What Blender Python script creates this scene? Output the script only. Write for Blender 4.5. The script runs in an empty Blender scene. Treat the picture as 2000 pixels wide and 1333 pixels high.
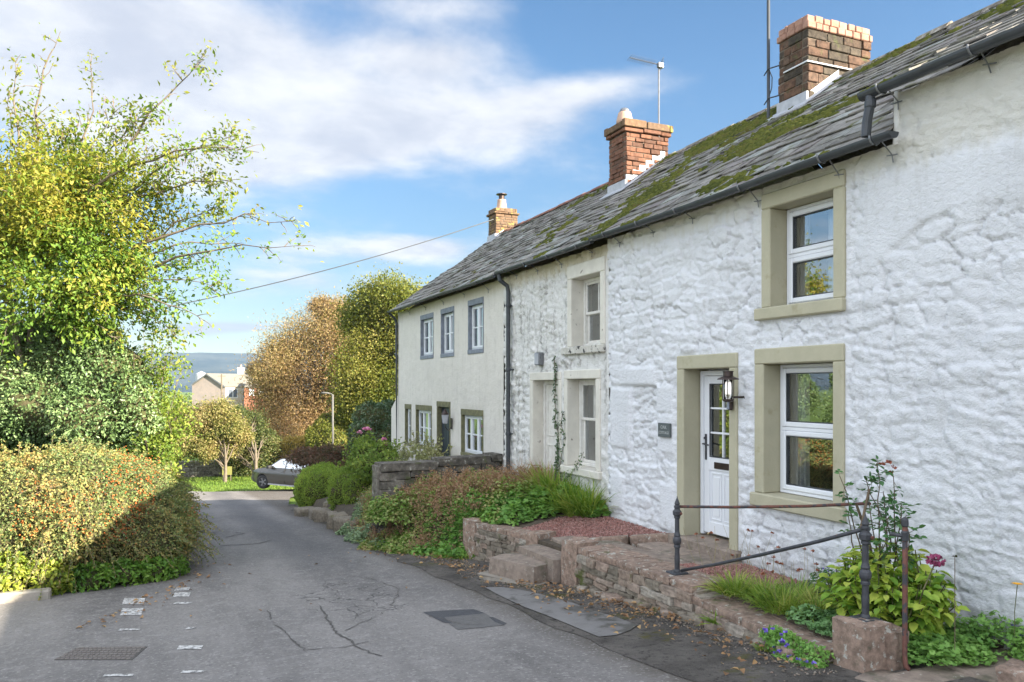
import bpy, bmesh, math, random
import numpy as np
from mathutils import Vector, Matrix
R = math.radians
random.seed(7); rng = np.random.default_rng(7)
SC = bpy.context.scene
COL = SC.collection

# ------------------------------------------------------------------ camera
TH = R(23.649); FPX = 1530.0
sT, cT = math.sin(TH), math.cos(TH)
cam_d = bpy.data.cameras.new("camera"); cam = bpy.data.objects.new("camera", cam_d); COL.objects.link(cam)
cam.location = (0, 0, 0); cam.rotation_euler = (R(90), 0, -TH)
cam_d.sensor_width = 36; cam_d.lens = FPX / 2000 * 36; cam_d.shift_y = 0.04525
cam_d.clip_start = 0.05; cam_d.clip_end = 20000
SC.camera = cam
# ------------------------------------------------------------------ light
SUN_AZ, SUN_EL = 39.5, 24.2        # azimuth from -Y towards +X, elevation
SUN_STRENGTH, SKY_STRENGTH, EXPOSURE = 5.0, 0.10, 2.15
sd = bpy.data.lights.new("sun", 'SUN'); sun = bpy.data.objects.new("sun", sd); COL.objects.link(sun)
sd.energy = SUN_STRENGTH; sd.angle = R(0.5); sd.color = (1.0, 0.89, 0.72)
svec = Vector((math.sin(R(SUN_AZ)) * math.cos(R(SUN_EL)), -math.cos(R(SUN_AZ)) * math.cos(R(SUN_EL)), math.sin(R(SUN_EL))))
sun.rotation_euler = svec.to_track_quat('Z', 'Y').to_euler(); sun.location = (20, -20, 30)
SC.view_settings.view_transform = 'Standard'; SC.view_settings.look = 'None'
SC.view_settings.exposure = EXPOSURE; SC.view_settings.gamma = 1
W = bpy.data.worlds.new("World"); SC.world = W; W.use_nodes = True

class NT:
    """small node-graph writer"""
    def __init__(s, tree): s.t = tree; s.n = tree.nodes; s.l = tree.links
    def new(s, typ, **kw):
        n = s.n.new(typ)
        for k, v in kw.items(): setattr(n, k, v)
        return n
    def put(s, sock, v):
        if isinstance(v, bpy.types.NodeSocket): s.l.new(v, sock)
        elif v is not None: sock.default_value = v
    def math(s, op, a, b=None, c=None, clamp=False):
        n = s.new('ShaderNodeMath', operation=op); n.use_clamp = clamp
        s.put(n.inputs[0], a)
        if b is not None: s.put(n.inputs[1], b)
        if c is not None: s.put(n.inputs[2], c)
        return n.outputs[0]
    def mix(s, fac, a, b, blend='MIX'):
        n = s.new('ShaderNodeMix', data_type='RGBA', blend_type=blend)
        s.put(n.inputs[0], fac); s.put(n.inputs[6], a); s.put(n.inputs[7], b)
        return n.outputs[2]
    def noise(s, vec, scale, detail=4, rough=0.55, dist=0.0):
        n = s.new('ShaderNodeTexNoise'); n.inputs['Scale'].default_value = scale
        n.inputs['Detail'].default_value = detail; n.inputs['Roughness'].default_value = rough
        n.inputs['Distortion'].default_value = dist
        if vec is not None: s.l.new(vec, n.inputs['Vector'])
        return n.outputs['Fac']
    def step(s, v, a, b, lo=0.0, hi=1.0):
        n = s.new('ShaderNodeMapRange', interpolation_type='SMOOTHSTEP')
        s.put(n.inputs[0], v)
        for i, x in enumerate((a, b, lo, hi)): s.put(n.inputs[i + 1], x)
        return n.outputs[0]
    def ramp(s, fac, stops, interp='LINEAR'):
        n = s.new('ShaderNodeValToRGB'); cr = n.color_ramp; cr.interpolation = interp
        while len(cr.elements) < len(stops): cr.elements.new(0.5)
        for e, (p, c) in zip(cr.elements, stops): e.position = p; e.color = (*c, 1) if len(c) == 3 else c
        s.l.new(fac, n.inputs[0]); return n.outputs[0]
    def sep(s, vec):
        n = s.new('ShaderNodeSeparateXYZ'); s.l.new(vec, n.inputs[0]); return n.outputs
    def comb(s, x, y, z):
        n = s.new('ShaderNodeCombineXYZ')
        for i, v in enumerate((x, y, z)): s.put(n.inputs[i], v)
        return n.outputs[0]
    def scalevec(s, vec, sc):
        n = s.new('ShaderNodeMapping'); s.l.new(vec, n.inputs[0]); n.inputs['Scale'].default_value = sc; return n.outputs[0]

def pixdir(px, py):
    t = (px - 1000) / FPX; x, y, z = sT + t * cT, cT - t * sT, (757 - py) / FPX
    return math.atan2(x, y), math.atan2(z, math.hypot(x, y))

def build_world():
    w = NT(W.node_tree); w.n.clear()
    out = w.new('ShaderNodeOutputWorld'); bg = w.new('ShaderNodeBackground')
    sky = w.new('ShaderNodeTexSky', sky_type='NISHITA'); sky.sun_disc = False
    sky.sun_elevation = R(SUN_EL); sky.sun_rotation = R(180 - SUN_AZ); sky.altitude = 150
    sky.air_density = 1.0; sky.dust_density = 0.6; sky.ozone_density = 1.6
    tc = w.new('ShaderNodeTexCoord'); d = tc.outputs['Generated']
    x, y, z = w.sep(d)
    az = w.math('ARCTAN2', x, y); el = w.math('ARCSINE', z)
    zz = w.math('ADD', w.math('MAXIMUM', z, 0.0), 0.16)
    pv = w.comb(w.math('DIVIDE', x, zz), w.math('DIVIDE', y, zz), 0.0)
    n1 = w.noise(pv, 1.05, 8, 0.56, 0.35)
    n2 = w.noise(pv, 3.1, 7, 0.6, 0.2)
    # banks of cloud, each at its own bearing and height in the sky
    bias = None
    for (px, py, sx, sy, tilt, amp) in ((120, 130, 360, 160, 0, .34), (420, 70, 260, 70, 0, .24), (400, 270, 240, 75, 0, .36),
                                        (830, 250, 340, 62, -.10, .38), (1120, 185, 130, 25, -.12, .22), (840, 110, 120, 44, 0, .30),
                                        (810, 485, 95, 20, 0, .48), (440, 640, 120, 10, -.05, .36), (600, 490, 100, 24, 0, .22),
                                        (560, 545, 160, 28, 0, .24), (860, 10, 170, 26, 0, .2), (640, 190, 120, 50, 0, .16)):
        a0, e0 = pixdir(px, py); k = math.cos(a0 - TH) ** 2
        da = w.math('SUBTRACT', az, a0); de = w.math('SUBTRACT', el, e0)
        de = w.math('ADD', de, w.math('MULTIPLY', da, tilt))
        qa = w.math('POWER', w.math('ABSOLUTE', w.math('DIVIDE', da, sx / FPX * k)), 2.0)
        qe = w.math('POWER', w.math('ABSOLUTE', w.math('DIVIDE', de, sy / FPX * k)), 2.0)
        b = w.math('MULTIPLY', w.math('EXPONENT', w.math('MULTIPLY', w.math('ADD', qa, qe), -0.7)), amp)
        bias = b if bias is None else w.math('ADD', bias, b)
    # unseen sky (west, south, overhead): bright cloud added to light the shaded fronts
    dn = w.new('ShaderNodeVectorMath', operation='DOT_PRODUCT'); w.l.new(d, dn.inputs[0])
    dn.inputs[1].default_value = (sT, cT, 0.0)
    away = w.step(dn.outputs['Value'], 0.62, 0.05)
    cover = w.math('ADD', w.math('ADD', w.math('MULTIPLY', n1, 0.62), w.math('MULTIPLY', n2, 0.38)),
                   w.math('ADD', bias, w.math('MULTIPLY', away, 0.30)))
    mask = w.step(cover, 0.51, 0.83)
    mask = w.math('MULTIPLY', mask, 0.93)
    lum = w.step(n2, 0.3, 0.72)
    low = w.step(el, R(2), R(9))
    ccol = w.mix(lum, (0.42, 0.45, 0.52, 1), (0.64, 0.65, 0.67, 1))
    ccol = w.mix(low, (0.30, 0.34, 0.42, 1), ccol)
    gain = w.math('ADD', CLOUD_GAIN, w.math('MULTIPLY', away, UNSEEN_CLOUD_FILL))
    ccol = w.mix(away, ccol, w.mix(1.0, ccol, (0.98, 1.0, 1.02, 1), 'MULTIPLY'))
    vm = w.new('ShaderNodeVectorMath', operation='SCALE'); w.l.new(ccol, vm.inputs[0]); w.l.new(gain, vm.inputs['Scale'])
    hs = w.new('ShaderNodeHueSaturation'); w.l.new(sky.outputs[0], hs.inputs['Color']); hs.inputs['Saturation'].default_value = SKY_SAT
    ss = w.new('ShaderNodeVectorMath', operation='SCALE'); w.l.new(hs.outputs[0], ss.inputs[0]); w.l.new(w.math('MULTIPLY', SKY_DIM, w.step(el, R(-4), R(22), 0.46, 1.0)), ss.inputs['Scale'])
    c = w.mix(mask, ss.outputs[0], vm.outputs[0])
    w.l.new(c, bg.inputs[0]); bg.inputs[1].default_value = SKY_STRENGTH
    w.l.new(bg.outputs[0], out.inputs[0])
CLOUD_GAIN, UNSEEN_CLOUD_FILL, SKY_SAT, SKY_DIM = 3.65, 6.3, 1.20, 0.49
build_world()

# ------------------------------------------------------------------ mesh helpers
def root_loc(o):
    while o.parent is not None: o = o.parent
    return np.array(o.location)
def tag(o, label=None, cat=None, group=None, kind=None):
    if label: o['label'] = label
    if cat: o['category'] = cat
    if group: o['group'] = group
    if kind: o['kind'] = kind
    return o
def thing(name, loc, label, cat, group=None):
    o = bpy.data.objects.new(name, None); COL.objects.link(o); o.location = loc
    o.empty_display_size = 0.1
    return tag(o, label, cat, group)
def np_obj(name, V, F, m, parent=None, smooth=False, origin=None):
    """V (n,3) world coordinates; F a list of faces or an (m,k) array"""
    V = np.asarray(V, dtype=np.float64)
    if parent is not None: V = V - root_loc(parent); loc = (0, 0, 0)
    else:
        if origin is None: origin = ((V[:, 0].min() + V[:, 0].max()) / 2, (V[:, 1].min() + V[:, 1].max()) / 2, V[:, 2].min())
        V = V - np.array(origin); loc = tuple(origin)
    me = bpy.data.meshes.new(name)
    if isinstance(F, np.ndarray):
        n, k = F.shape
        me.vertices.add(len(V)); me.vertices.foreach_set('co', V.astype(np.float32).ravel())
        me.loops.add(n * k); me.loops.foreach_set('vertex_index', F.astype(np.int32).ravel())
        me.polygons.add(n); me.polygons.foreach_set('loop_start', np.arange(0, n * k, k, dtype=np.int32))
        me.polygons.foreach_set('loop_total', np.full(n, k, dtype=np.int32))
        me.update(calc_edges=True)
    else:
        me.from_pydata(V.tolist(), [], F); me.update()
    if smooth: me.polygons.foreach_set('use_smooth', np.ones(len(me.polygons), dtype=bool))
    o = bpy.data.objects.new(name, me); COL.objects.link(o); o.location = loc
    if m is not None: me.materials.append(m)
    if parent is not None: o.parent = parent
    return o
class MB:
    """collects shapes (world coordinates) for one mesh"""
    def __init__(s): s.v = []; s.f = []; s.n = 0
    def add(s, V, F):
        V = np.asarray(V, dtype=float); s.v.append(V); s.f += [tuple(int(i) + s.n for i in f) for f in F]; s.n += len(V); return s
    def box(s, x0, x1, y0, y1, z0, z1, ch=0.0):
        """box, with the corners chamfered when ch > 0"""
        if ch <= 0:
            V = [(x, y, z) for z in (z0, z1) for y in (y0, y1) for x in (x0, x1)]
            return s.add(V, BOXF)
        c = np.array([(x0 + x1) / 2, (y0 + y1) / 2, (z0 + z1) / 2]); h = np.array([x1 - x0, y1 - y0, z1 - z0]) / 2
        ch = min(ch, h.min() * 0.6)
        V = []; idx = {}
        for sx in (-1, 1):
            for sy in (-1, 1):
                for sz in (-1, 1):
                    sg = np.array([sx, sy, sz])
                    for a in range(3):
                        p = sg * (h - ch); p[a] = sg[a] * h[a]; idx[(sx, sy, sz, a)] = len(V); V.append(c + p)
        F = []
        g = lambda sg, a: idx[(sg[0], sg[1], sg[2], a)]
        for a in range(3):
            b, d = (a + 1) % 3, (a + 2) % 3
            for sa in (-1, 1):
                q = []
                for sb, sd_ in ((-1, -1), (1, -1), (1, 1), (-1, 1)):
                    sg = [0, 0, 0]; sg[a] = sa; sg[b] = sb; sg[d] = sd_; q.append(g(sg, a))
                F.append(q if sa > 0 else q[::-1])
            for sb in (-1, 1):
                for sd_ in (-1, 1):
                    lo = [0, 0, 0]; lo[a] = -1; lo[b] = sb; lo[d] = sd_; hi = list(lo); hi[a] = 1
                    q = [g(lo, b), g(hi, b), g(hi, d), g(lo, d)]
                    F.append(q if sb * sd_ < 0 else q[::-1])
        for sx in (-1, 1):
            for sy in (-1, 1):
                for sz in (-1, 1):
                    q = [idx[(sx, sy, sz, a)] for a in range(3)]; F.append(q if sx * sy * sz > 0 else q[::-1])
        return s.add(V, F)
    def hexa(s, P): return s.add(P, BOXF)      # eight corners ordered like box()
    def rock(s, c, size, seed, rot=0.0, rough=0.16, tilt=0.0, sub=3, rnd=0.06):
        """one worn stone: a rounded, dented block"""
        V, F = ROCK[sub]; r = np.random.default_rng(seed); h = np.array(size) / 2
        q = V.copy(); ln = np.abs(q).max(1, keepdims=True); rad = np.linalg.norm(q, axis=1, keepdims=True)
        q = q * (1 - rnd * np.clip(rad / ln - 1.0, 0, 1))                     # round the corners
        ph = r.uniform(0, 6.28, (4, 3)); fr = r.uniform(1.2, 3.4, (4, 3))
        dsp = sum(np.sin((q * fr[i] + ph[i]).sum(1)) for i in range(4)) / 4
        q = q * (1 + rough * dsp[:, None]) + r.normal(0, rough * 0.16, q.shape)
        q = q * h
        ca, sa = math.cos(tilt), math.sin(tilt); q = q @ np.array([[ca, 0, sa], [0, 1, 0], [-sa, 0, ca]]).T
        ca, sa = math.cos(rot), math.sin(rot); q = q @ np.array([[ca, -sa, 0], [sa, ca, 0], [0, 0, 1]]).T
        return s.add(q + np.array(c), F)
    def tube(s, P, rad, n=8, caps=True, flat=1.0):
        P = np.asarray(P, float); m = len(P); rad = np.broadcast_to(np.asarray(rad, float), (m,))
        T = np.gradient(P, axis=0); T /= np.linalg.norm(T, axis=1, keepdims=True) + 1e-9
        up = np.array([0, 0, 1.0]) if abs(T[0, 2]) < 0.9 else np.array([1.0, 0, 0])
        A = np.cross(T, up); A /= np.linalg.norm(A, axis=1, keepdims=True) + 1e-9; B = np.cross(A, T)
        an = np.arange(n) * 2 * math.pi / n
        V = (P[:, None] + rad[:, None, None] * (np.cos(an)[None, :, None] * A[:, None] + flat * np.sin(an)[None, :, None] * B[:, None])).reshape(-1, 3)
        F = [(i * n + j, i * n + (j + 1) % n, (i + 1) * n + (j + 1) % n, (i + 1) * n + j) for i in range(m - 1) for j in range(n)]
        if caps: F += [tuple(range(n))[::-1], tuple(range((m - 1) * n, m * n))]
        return s.add(V, F)
    def lathe(s, c, prof, n=14):
        V = [(c[0] + r * math.cos(2 * math.pi * j / n), c[1] + r * math.sin(2 * math.pi * j / n), c[2] + z) for r, z in prof for j in range(n)]
        m = len(prof)
        F = [(i * n + j, i * n + (j + 1) % n, (i + 1) * n + (j + 1) % n, (i + 1) * n + j) for i in range(m - 1) for j in range(n)]
        F += [tuple(range(n))[::-1], tuple(range((m - 1) * n, m * n))]
        return s.add(V, F)
    def obj(s, name, m, parent=None, smooth=False, origin=None):
        return np_obj(name, np.concatenate(s.v), s.f, m, parent, smooth, origin)
BOXF = [(0, 2, 3, 1), (4, 5, 7, 6), (0, 1, 5, 4), (2, 6, 7, 3), (0, 4, 6, 2), (1, 3, 7, 5)]
def cube_grid(n):
    idx = {}; V = []; F = []
    def vid(p):
        if p not in idx: idx[p] = len(V); V.append(p)
        return idx[p]
    for a in range(3):
        b, d = (a + 1) % 3, (a + 2) % 3
        for sa in (0, n):
            for i in range(n):
                for j in range(n):
                    q = []
                    for (u, v) in ((i, j), (i + 1, j), (i + 1, j + 1), (i, j + 1)):
                        p = [0, 0, 0]; p[a] = sa; p[b] = u; p[d] = v; q.append(vid(tuple(p)))
                    F.append(tuple(q) if sa else tuple(q[::-1]))
    return np.array(V, float) / n * 2 - 1, F
ROCK = {k: cube_grid(k) for k in (2, 3, 5)}

# ------------------------------------------------------------------ numpy noise
def _hash(ix, iy, seed):
    h = (ix.astype(np.int64) * 374761393 + iy.astype(np.int64) * 668265263 + seed * 974711) & 0xffffffff
    h = ((h ^ (h >> 13)) * 1274126177) & 0xffffffff
    return ((h ^ (h >> 16)) & 0xffffff) / float(0xffffff)
def vnoise(x, y, seed=0):
    ix, iy = np.floor(x), np.floor(y); fx, fy = x - ix, y - iy
    fx = fx * fx * (3 - 2 * fx); fy = fy * fy * (3 - 2 * fy)
    a, b = _hash(ix, iy, seed), _hash(ix + 1, iy, seed); c, d = _hash(ix, iy + 1, seed), _hash(ix + 1, iy + 1, seed)
    return (a + (b - a) * fx) * (1 - fy) + (c + (d - c) * fx) * fy
def fbm(x, y, seed=0, oct=4):
    t = 0; a = 0.5; 
    for i in range(oct): t = t + a * vnoise(x * 2 ** i, y * 2 ** i, seed + i * 17); a *= 0.5
    return t
def stones(u, v, cw, ch, seed):
    """rubble stonework: returns (edge distance, per-stone random, local u, local v)"""
    x, y = u / cw, v / ch
    ix, iy = np.floor(x), np.floor(y)
    f1 = np.full(x.shape, 9.0); f2 = f1.copy(); rid = np.zeros(x.shape); lu = rid.copy(); lv = rid.copy()
    for dx in (-1, 0, 1):
        for dy in (-1, 0, 1):
            cx, cy = ix + dx, iy + dy
            px = cx + 0.15 + 0.7 * _hash(cx, cy, seed); py = cy + 0.2 + 0.6 * _hash(cx, cy, seed + 5)
            du, dv = x - px, y - py; d = (np.abs(du) ** 2.6 + np.abs(dv) ** 2.6) ** (1 / 2.6)
            n = d < f1
            f2 = np.where(n, f1, np.minimum(f2, d)); rid = np.where(n, _hash(cx, cy, seed + 9), rid)
            lu = np.where(n, du, lu); lv = np.where(n, dv, lv); f1 = np.where(n, d, f1)
    return f2 - f1, rid, lu, lv
def smoothstep(a, b, x):
    t = np.clip((x - a) / (b - a), 0, 1); return t * t * (3 - 2 * t)

# ------------------------------------------------------------------ materials
MAT = {}
def newmat(name):
    m = bpy.data.materials.new(name); m.use_nodes = True; t = NT(m.node_tree); t.n.clear()
    out = t.new('ShaderNodeOutputMaterial'); b = t.new('ShaderNodeBsdfPrincipled'); t.l.new(b.outputs[0], out.inputs[0])
    tc = t.new('ShaderNodeTexCoord'); MAT[name] = m
    return m, t, b, tc.outputs['Object'], out
def bump(t, b, h, strength, dist):
    n = t.new('ShaderNodeBump'); n.inputs['Strength'].default_value = strength; n.inputs['Distance'].default_value = dist
    t.l.new(h, n.inputs['Height']); t.l.new(n.outputs[0], b.inputs['Normal'])
def simple(name, c1, c2=None, scale=6, rough=0.7, bs=30, bd=0.004, metal=0.0, spec=0.4, c3=None, spots=12, spot_lim=(0.6, 0.7)):
    """two mottled colours, an optional third in blotches, and a fine bump"""
    m, t, b, v, out = newmat(name)
    c2 = c2 or tuple(x * 0.75 for x in c1)
    col = t.mix(t.step(t.noise(v, scale, 5, 0.6), 0.3, 0.7), (*c1, 1), (*c2, 1))
    if c3: col = t.mix(t.step(t.noise(v, spots, 5, 0.65), *spot_lim), col, (*c3, 1))
    t.l.new(col, b.inputs['Base Color']); b.inputs['Roughness'].default_value = rough
    b.inputs['Metallic'].default_value = metal; b.inputs['Specular IOR Level'].default_value = spec
    if bd: bump(t, b, t.noise(v, bs, 5, 0.6), 0.7, bd)
    return m
def island(name, stops, rough=0.8, noise_amt=0.35, scale=8, bs=40, bd=0.004, over=None, spec=0.3):
    """stones, bricks, slates: each piece its own tone, plus mottling; over = (colour, scale, lo, hi) growth in blotches"""
    m, t, b, v, out = newmat(name)
    g = t.new('ShaderNodeNewGeometry')
    col = t.ramp(g.outputs['Random Per Island'], stops)
    n = t.noise(v, scale, 6, 0.65)
    col = t.mix(t.step(n, 0.25, 0.75, 0, 1), t.mix(1.0, col, (1 - noise_amt,) * 3 + (1,), 'MULTIPLY'), t.mix(1.0, col, (1 + noise_amt * 0.6,) * 3 + (1,), 'MULTIPLY'))
    if over:
        for (oc, os_, lo, hi) in over: col = t.mix(t.step(t.noise(v, os_, 6, 0.68), lo, hi), col, (*oc, 1))
    t.l.new(col, b.inputs['Base Color']); b.inputs['Roughness'].default_value = rough; b.inputs['Specular IOR Level'].default_value = spec
    bump(t, b, t.noise(v, bs, 6, 0.65), 0.8, bd)
    return m
LEAF_TONE = 2.2
def leafmat(name, cols, transl=0.4, clump=0.9, rough=0.5, gloss=0.25, tone=None):
    cols = [tuple(min(0.6, q * (tone or LEAF_TONE)) for q in c) for c in cols]
    """leaves: colour picked leaf by leaf, drifting from clump to clump"""
    m, t, b, v, out = newmat(name)
    g = t.new('ShaderNodeNewGeometry')
    r = t.math('ADD', t.math('MULTIPLY', g.outputs['Random Per Island'], 0.55), t.math('MULTIPLY', t.step(t.noise(v, clump, 3, 0.6), 0.28, 0.72), 0.45))
    k = len(cols); col = t.ramp(r, [(0.04 + 0.92 * i / (k - 1), c) for i, c in enumerate(cols)])
    t.l.new(col, b.inputs['Base Color']); b.inputs['Roughness'].default_value = rough; b.inputs['Specular IOR Level'].default_value = gloss
    tr = t.new('ShaderNodeBsdfTranslucent'); t.l.new(t.mix(1.0, col, (1.15, 1.1, 0.7, 1), 'MULTIPLY'), tr.inputs[0])
    mx = t.new('ShaderNodeMixShader'); mx.inputs[0].default_value = transl
    t.l.new(b.outputs[0], mx.inputs[1]); t.l.new(tr.outputs[0], mx.inputs[2]); t.l.new(mx.outputs[0], out.inputs[0])
    return m

def wall_paint(name, c, dirt, dirt_amt, top_stain, zt, zb, streak, bd):
    """limewashed rubble: weathered paint, stain below the eaves and splash at the foot (z in world = object z + origin)"""
    m, t, b, v, out = newmat(name)
    g = t.new('ShaderNodeNewGeometry'); P = g.outputs['Position']; x, y, z = t.sep(P)
    n = t.noise(P, 1.6, 6, 0.62); n2 = t.noise(P, 9.0, 6, 0.65)
    col = t.mix(t.step(n, 0.35, 0.7), (*c, 1), tuple(k * 0.93 for k in c) + (1,))
    sv = t.scalevec(P, (3.0, 3.0, 0.35)); ns = t.noise(sv, 3.2, 6, 0.7)
    if streak: col = t.mix(t.math('MULTIPLY', t.step(t.math('ADD', t.math('MULTIPLY', ns, 0.6), t.math('MULTIPLY', n2, 0.4)), 0.50, 0.64), streak), col, (*dirt, 1))
    hi = t.step(z, zt - 0.55, zt, 0, 1); top = t.step(t.math('ADD', t.math('MULTIPLY', hi, 0.6), t.math('MULTIPLY', ns, 0.5)), 0.48, 0.85)
    col = t.mix(t.math('MULTIPLY', top, 0.75), col, (*top_stain, 1))
    lo = t.step(z, zb + 0.7, zb, 0, 1); bot = t.step(t.math('ADD', t.math('MULTIPLY', lo, 0.5), t.math('MULTIPLY', n2, 0.5)), 0.5, 0.85)
    col = t.mix(t.math('MULTIPLY', bot, dirt_amt), col, (*dirt, 1))
    t.l.new(col, b.inputs['Base Color']); b.inputs['Roughness'].default_value = 0.75; b.inputs['Specular IOR Level'].default_value = 0.25
    h = t.math('ADD', t.math('MULTIPLY', t.noise(t.scalevec(P, (1, 1, 1.4)), 15, 7, 0.7, 0.3), 1.0), t.math('MULTIPLY', t.noise(P, 70, 4, 0.6), 0.25))
    bump(t, b, h, 0.9, bd)
    return m
WHITE = wall_paint('white_limewash', (0.71, 0.72, 0.738), (0.36, 0.345, 0.31), 0.55, (0.62, 0.60, 0.52), 2.15, -2.0, 0.2, 0.026)
GREYW = wall_paint('weathered_limewash', (0.72, 0.71, 0.68), (0.25, 0.235, 0.215), 0.6, (0.56, 0.48, 0.30), 2.1, -1.9, 0.85, 0.03)
CREAM = wall_paint('cream_roughcast', (0.70, 0.665, 0.60), (0.42, 0.39, 0.34), 0.5, (0.55, 0.49, 0.36), 2.1, -2.5, 0.30, 0.014)
OLIVE = simple('olive_masonry_paint', (0.43, 0.40, 0.285), (0.385, 0.36, 0.255), 4, 0.6, 30, 0.004, c3=(0.33, 0.30, 0.19), spots=3.5, spot_lim=(0.56, 0.72))
STONEWHITE = simple('old_white_stone_paint', (0.68, 0.65, 0.57), (0.60, 0.57, 0.50), 5, 0.7, 25, 0.006, c3=(0.22, 0.19, 0.16), spots=9, spot_lim=(0.64, 0.70))
GREYSTONE = simple('grey_painted_stone', (0.24, 0.27, 0.32), (0.17, 0.19, 0.22), 8, 0.7, 30, 0.004)
MOSSSTONE = simple('lichened_lintel_stone', (0.20, 0.19, 0.10), (0.12, 0.12, 0.07), 10, 0.9, 40, 0.005)
FLAKE = simple('flaking_black_and_white_sill', (0.60, 0.58, 0.52), (0.45, 0.43, 0.38), 7, 0.8, 30, 0.006, c3=(0.05, 0.047, 0.045), spots=11, spot_lim=(0.54, 0.58))
PVC = simple('white_plastic_frame', (0.72, 0.74, 0.77), (0.70, 0.72, 0.75), 3, 0.35, 10, 0)
OLDWOOD = simple('worn_white_joinery', (0.72, 0.71, 0.67), (0.60, 0.58, 0.53), 9, 0.6, 40, 0.003, c3=(0.25, 0.13, 0.10), spots=7, spot_lim=(0.70, 0.74))
BLACKPVC = simple('dark_grey_rainwater_plastic', (0.055, 0.06, 0.068), (0.04, 0.045, 0.05), 6, 0.42, 40, 0.001)
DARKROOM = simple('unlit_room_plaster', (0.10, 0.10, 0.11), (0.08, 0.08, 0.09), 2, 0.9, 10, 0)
CURTAIN = simple('grey_white_curtain', (0.62, 0.62, 0.64), (0.5, 0.5, 0.53), 5, 0.9, 60, 0.002)
BLUEDOOR = simple('dark_blue_door_paint', (0.018, 0.026, 0.042), (0.025, 0.034, 0.05), 9, 0.45, 40, 0.001)
IRON = simple('black_cast_iron', (0.035, 0.037, 0.042), (0.06, 0.062, 0.07), 14, 0.5, 60, 0.003, c3=(0.16, 0.07, 0.04), spots=16, spot_lim=(0.62, 0.7))
RUST = simple('rusty_iron', (0.17, 0.07, 0.05), (0.10, 0.05, 0.04), 18, 0.85, 60, 0.003, c3=(0.05, 0.05, 0.055), spots=14, spot_lim=(0.5, 0.56))
LEAD = simple('pale_lead_flashing', (0.42, 0.43, 0.46), (0.32, 0.33, 0.36), 9, 0.55, 30, 0.003)
MORTAR = simple('lime_mortar', (0.17, 0.135, 0.10), (0.11, 0.09, 0.07), 14, 0.95, 50, 0.008)
TERRACOTTA = simple('pale_terracotta', (0.55, 0.36, 0.27), (0.45, 0.30, 0.22), 9, 0.8, 40, 0.003)
RIDGE = island('red_ridge_tile', [(0, (0.22, 0.10, 0.065)), (1, (0.16, 0.08, 0.06))])
DARKMETAL = simple('dark_bronze_metal', (0.05, 0.038, 0.034), (0.07, 0.05, 0.045), 20, 0.4, 40, 0.001, metal=0.6)
STEEL = simple('galvanised_steel', (0.22, 0.225, 0.235), (0.17, 0.175, 0.185), 20, 0.45, 40, 0.001, metal=0.7)
SLATE = island('weathered_slate', [(0, (0.12, 0.113, 0.10)), (0.3, (0.20, 0.19, 0.17)), (0.55, (0.265, 0.25, 0.225)), (0.75, (0.19, 0.17, 0.162)), (0.92, (0.23, 0.235, 0.215)), (1, (0.32, 0.335, 0.31))],
               0.85, 0.4, 9, 60, 0.006, over=[((0.34, 0.33, 0.27), 5.5, 0.58, 0.72), ((0.11, 0.115, 0.045), 3.2, 0.56, 0.70)], spec=0.15)
MOSS = leafmat('roof_moss', [(0.035, 0.042, 0.012), (0.065, 0.075, 0.018), (0.11, 0.115, 0.026), (0.08, 0.065, 0.025)], 0.1, 1.5, 0.9, 0.05, tone=1.0)
BRICKS = island('sooty_sandstone_brick', [(0, (0.085, 0.05, 0.034)), (0.35, (0.13, 0.072, 0.045)), (0.6, (0.05, 0.04, 0.03)), (0.8, (0.075, 0.06, 0.045)), (1, (0.16, 0.088, 0.058))], 0.9, 0.6, 14, 40, 0.014, over=[((0.07, 0.08, 0.03), 4.0, 0.56, 0.70)])
BRICKR = island('red_sandstone_brick', [(0, (0.15, 0.07, 0.042)), (0.5, (0.20, 0.095, 0.06)), (1, (0.105, 0.055, 0.038))], 0.9, 0.4, 11, 40, 0.012)
BRICKP = island('pink_capping_brick', [(0, (0.30, 0.165, 0.12)), (0.5, (0.36, 0.21, 0.155)), (1, (0.24, 0.135, 0.10))], 0.9, 0.3, 12, 40, 0.008)
BRICKL = island('lichened_brick', [(0, (0.14, 0.09, 0.055)), (0.5, (0.19, 0.115, 0.07)), (1, (0.11, 0.08, 0.055))], 0.9, 0.4, 11, 40, 0.012, over=[((0.27, 0.22, 0.06), 4.5, 0.54, 0.64)])
SANDSTONE = island('old_red_sandstone', [(0, (0.24, 0.175, 0.135)), (0.4, (0.30, 0.215, 0.165)), (0.7, (0.29, 0.25, 0.20)), (1, (0.25, 0.19, 0.15))], 0.92, 0.45, 16, 55, 0.012,
                   over=[((0.42, 0.41, 0.36), 14, 0.57, 0.63), ((0.12, 0.11, 0.075), 5, 0.58, 0.70), ((0.10, 0.105, 0.045), 2.5, 0.60, 0.72)])
WALLSTONE = island('drystone_rubble', [(0, (0.15, 0.13, 0.10)), (0.4, (0.24, 0.205, 0.16)), (0.7, (0.27, 0.195, 0.15)), (1, (0.33, 0.30, 0.25))], 0.95, 0.4, 18, 55, 0.012,
                   over=[((0.30, 0.29, 0.24), 11, 0.62, 0.70), ((0.085, 0.095, 0.03), 3.0, 0.56, 0.68)])
DARKSTONE = island('dark_lichened_stone', [(0, (0.10, 0.09, 0.075)), (0.5, (0.17, 0.15, 0.125)), (1, (0.24, 0.215, 0.18))], 0.95, 0.6, 9, 40, 0.016, over=[((0.40, 0.39, 0.34), 9, 0.58, 0.66), ((0.10, 0.11, 0.05), 3, 0.56, 0.68)])
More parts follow.
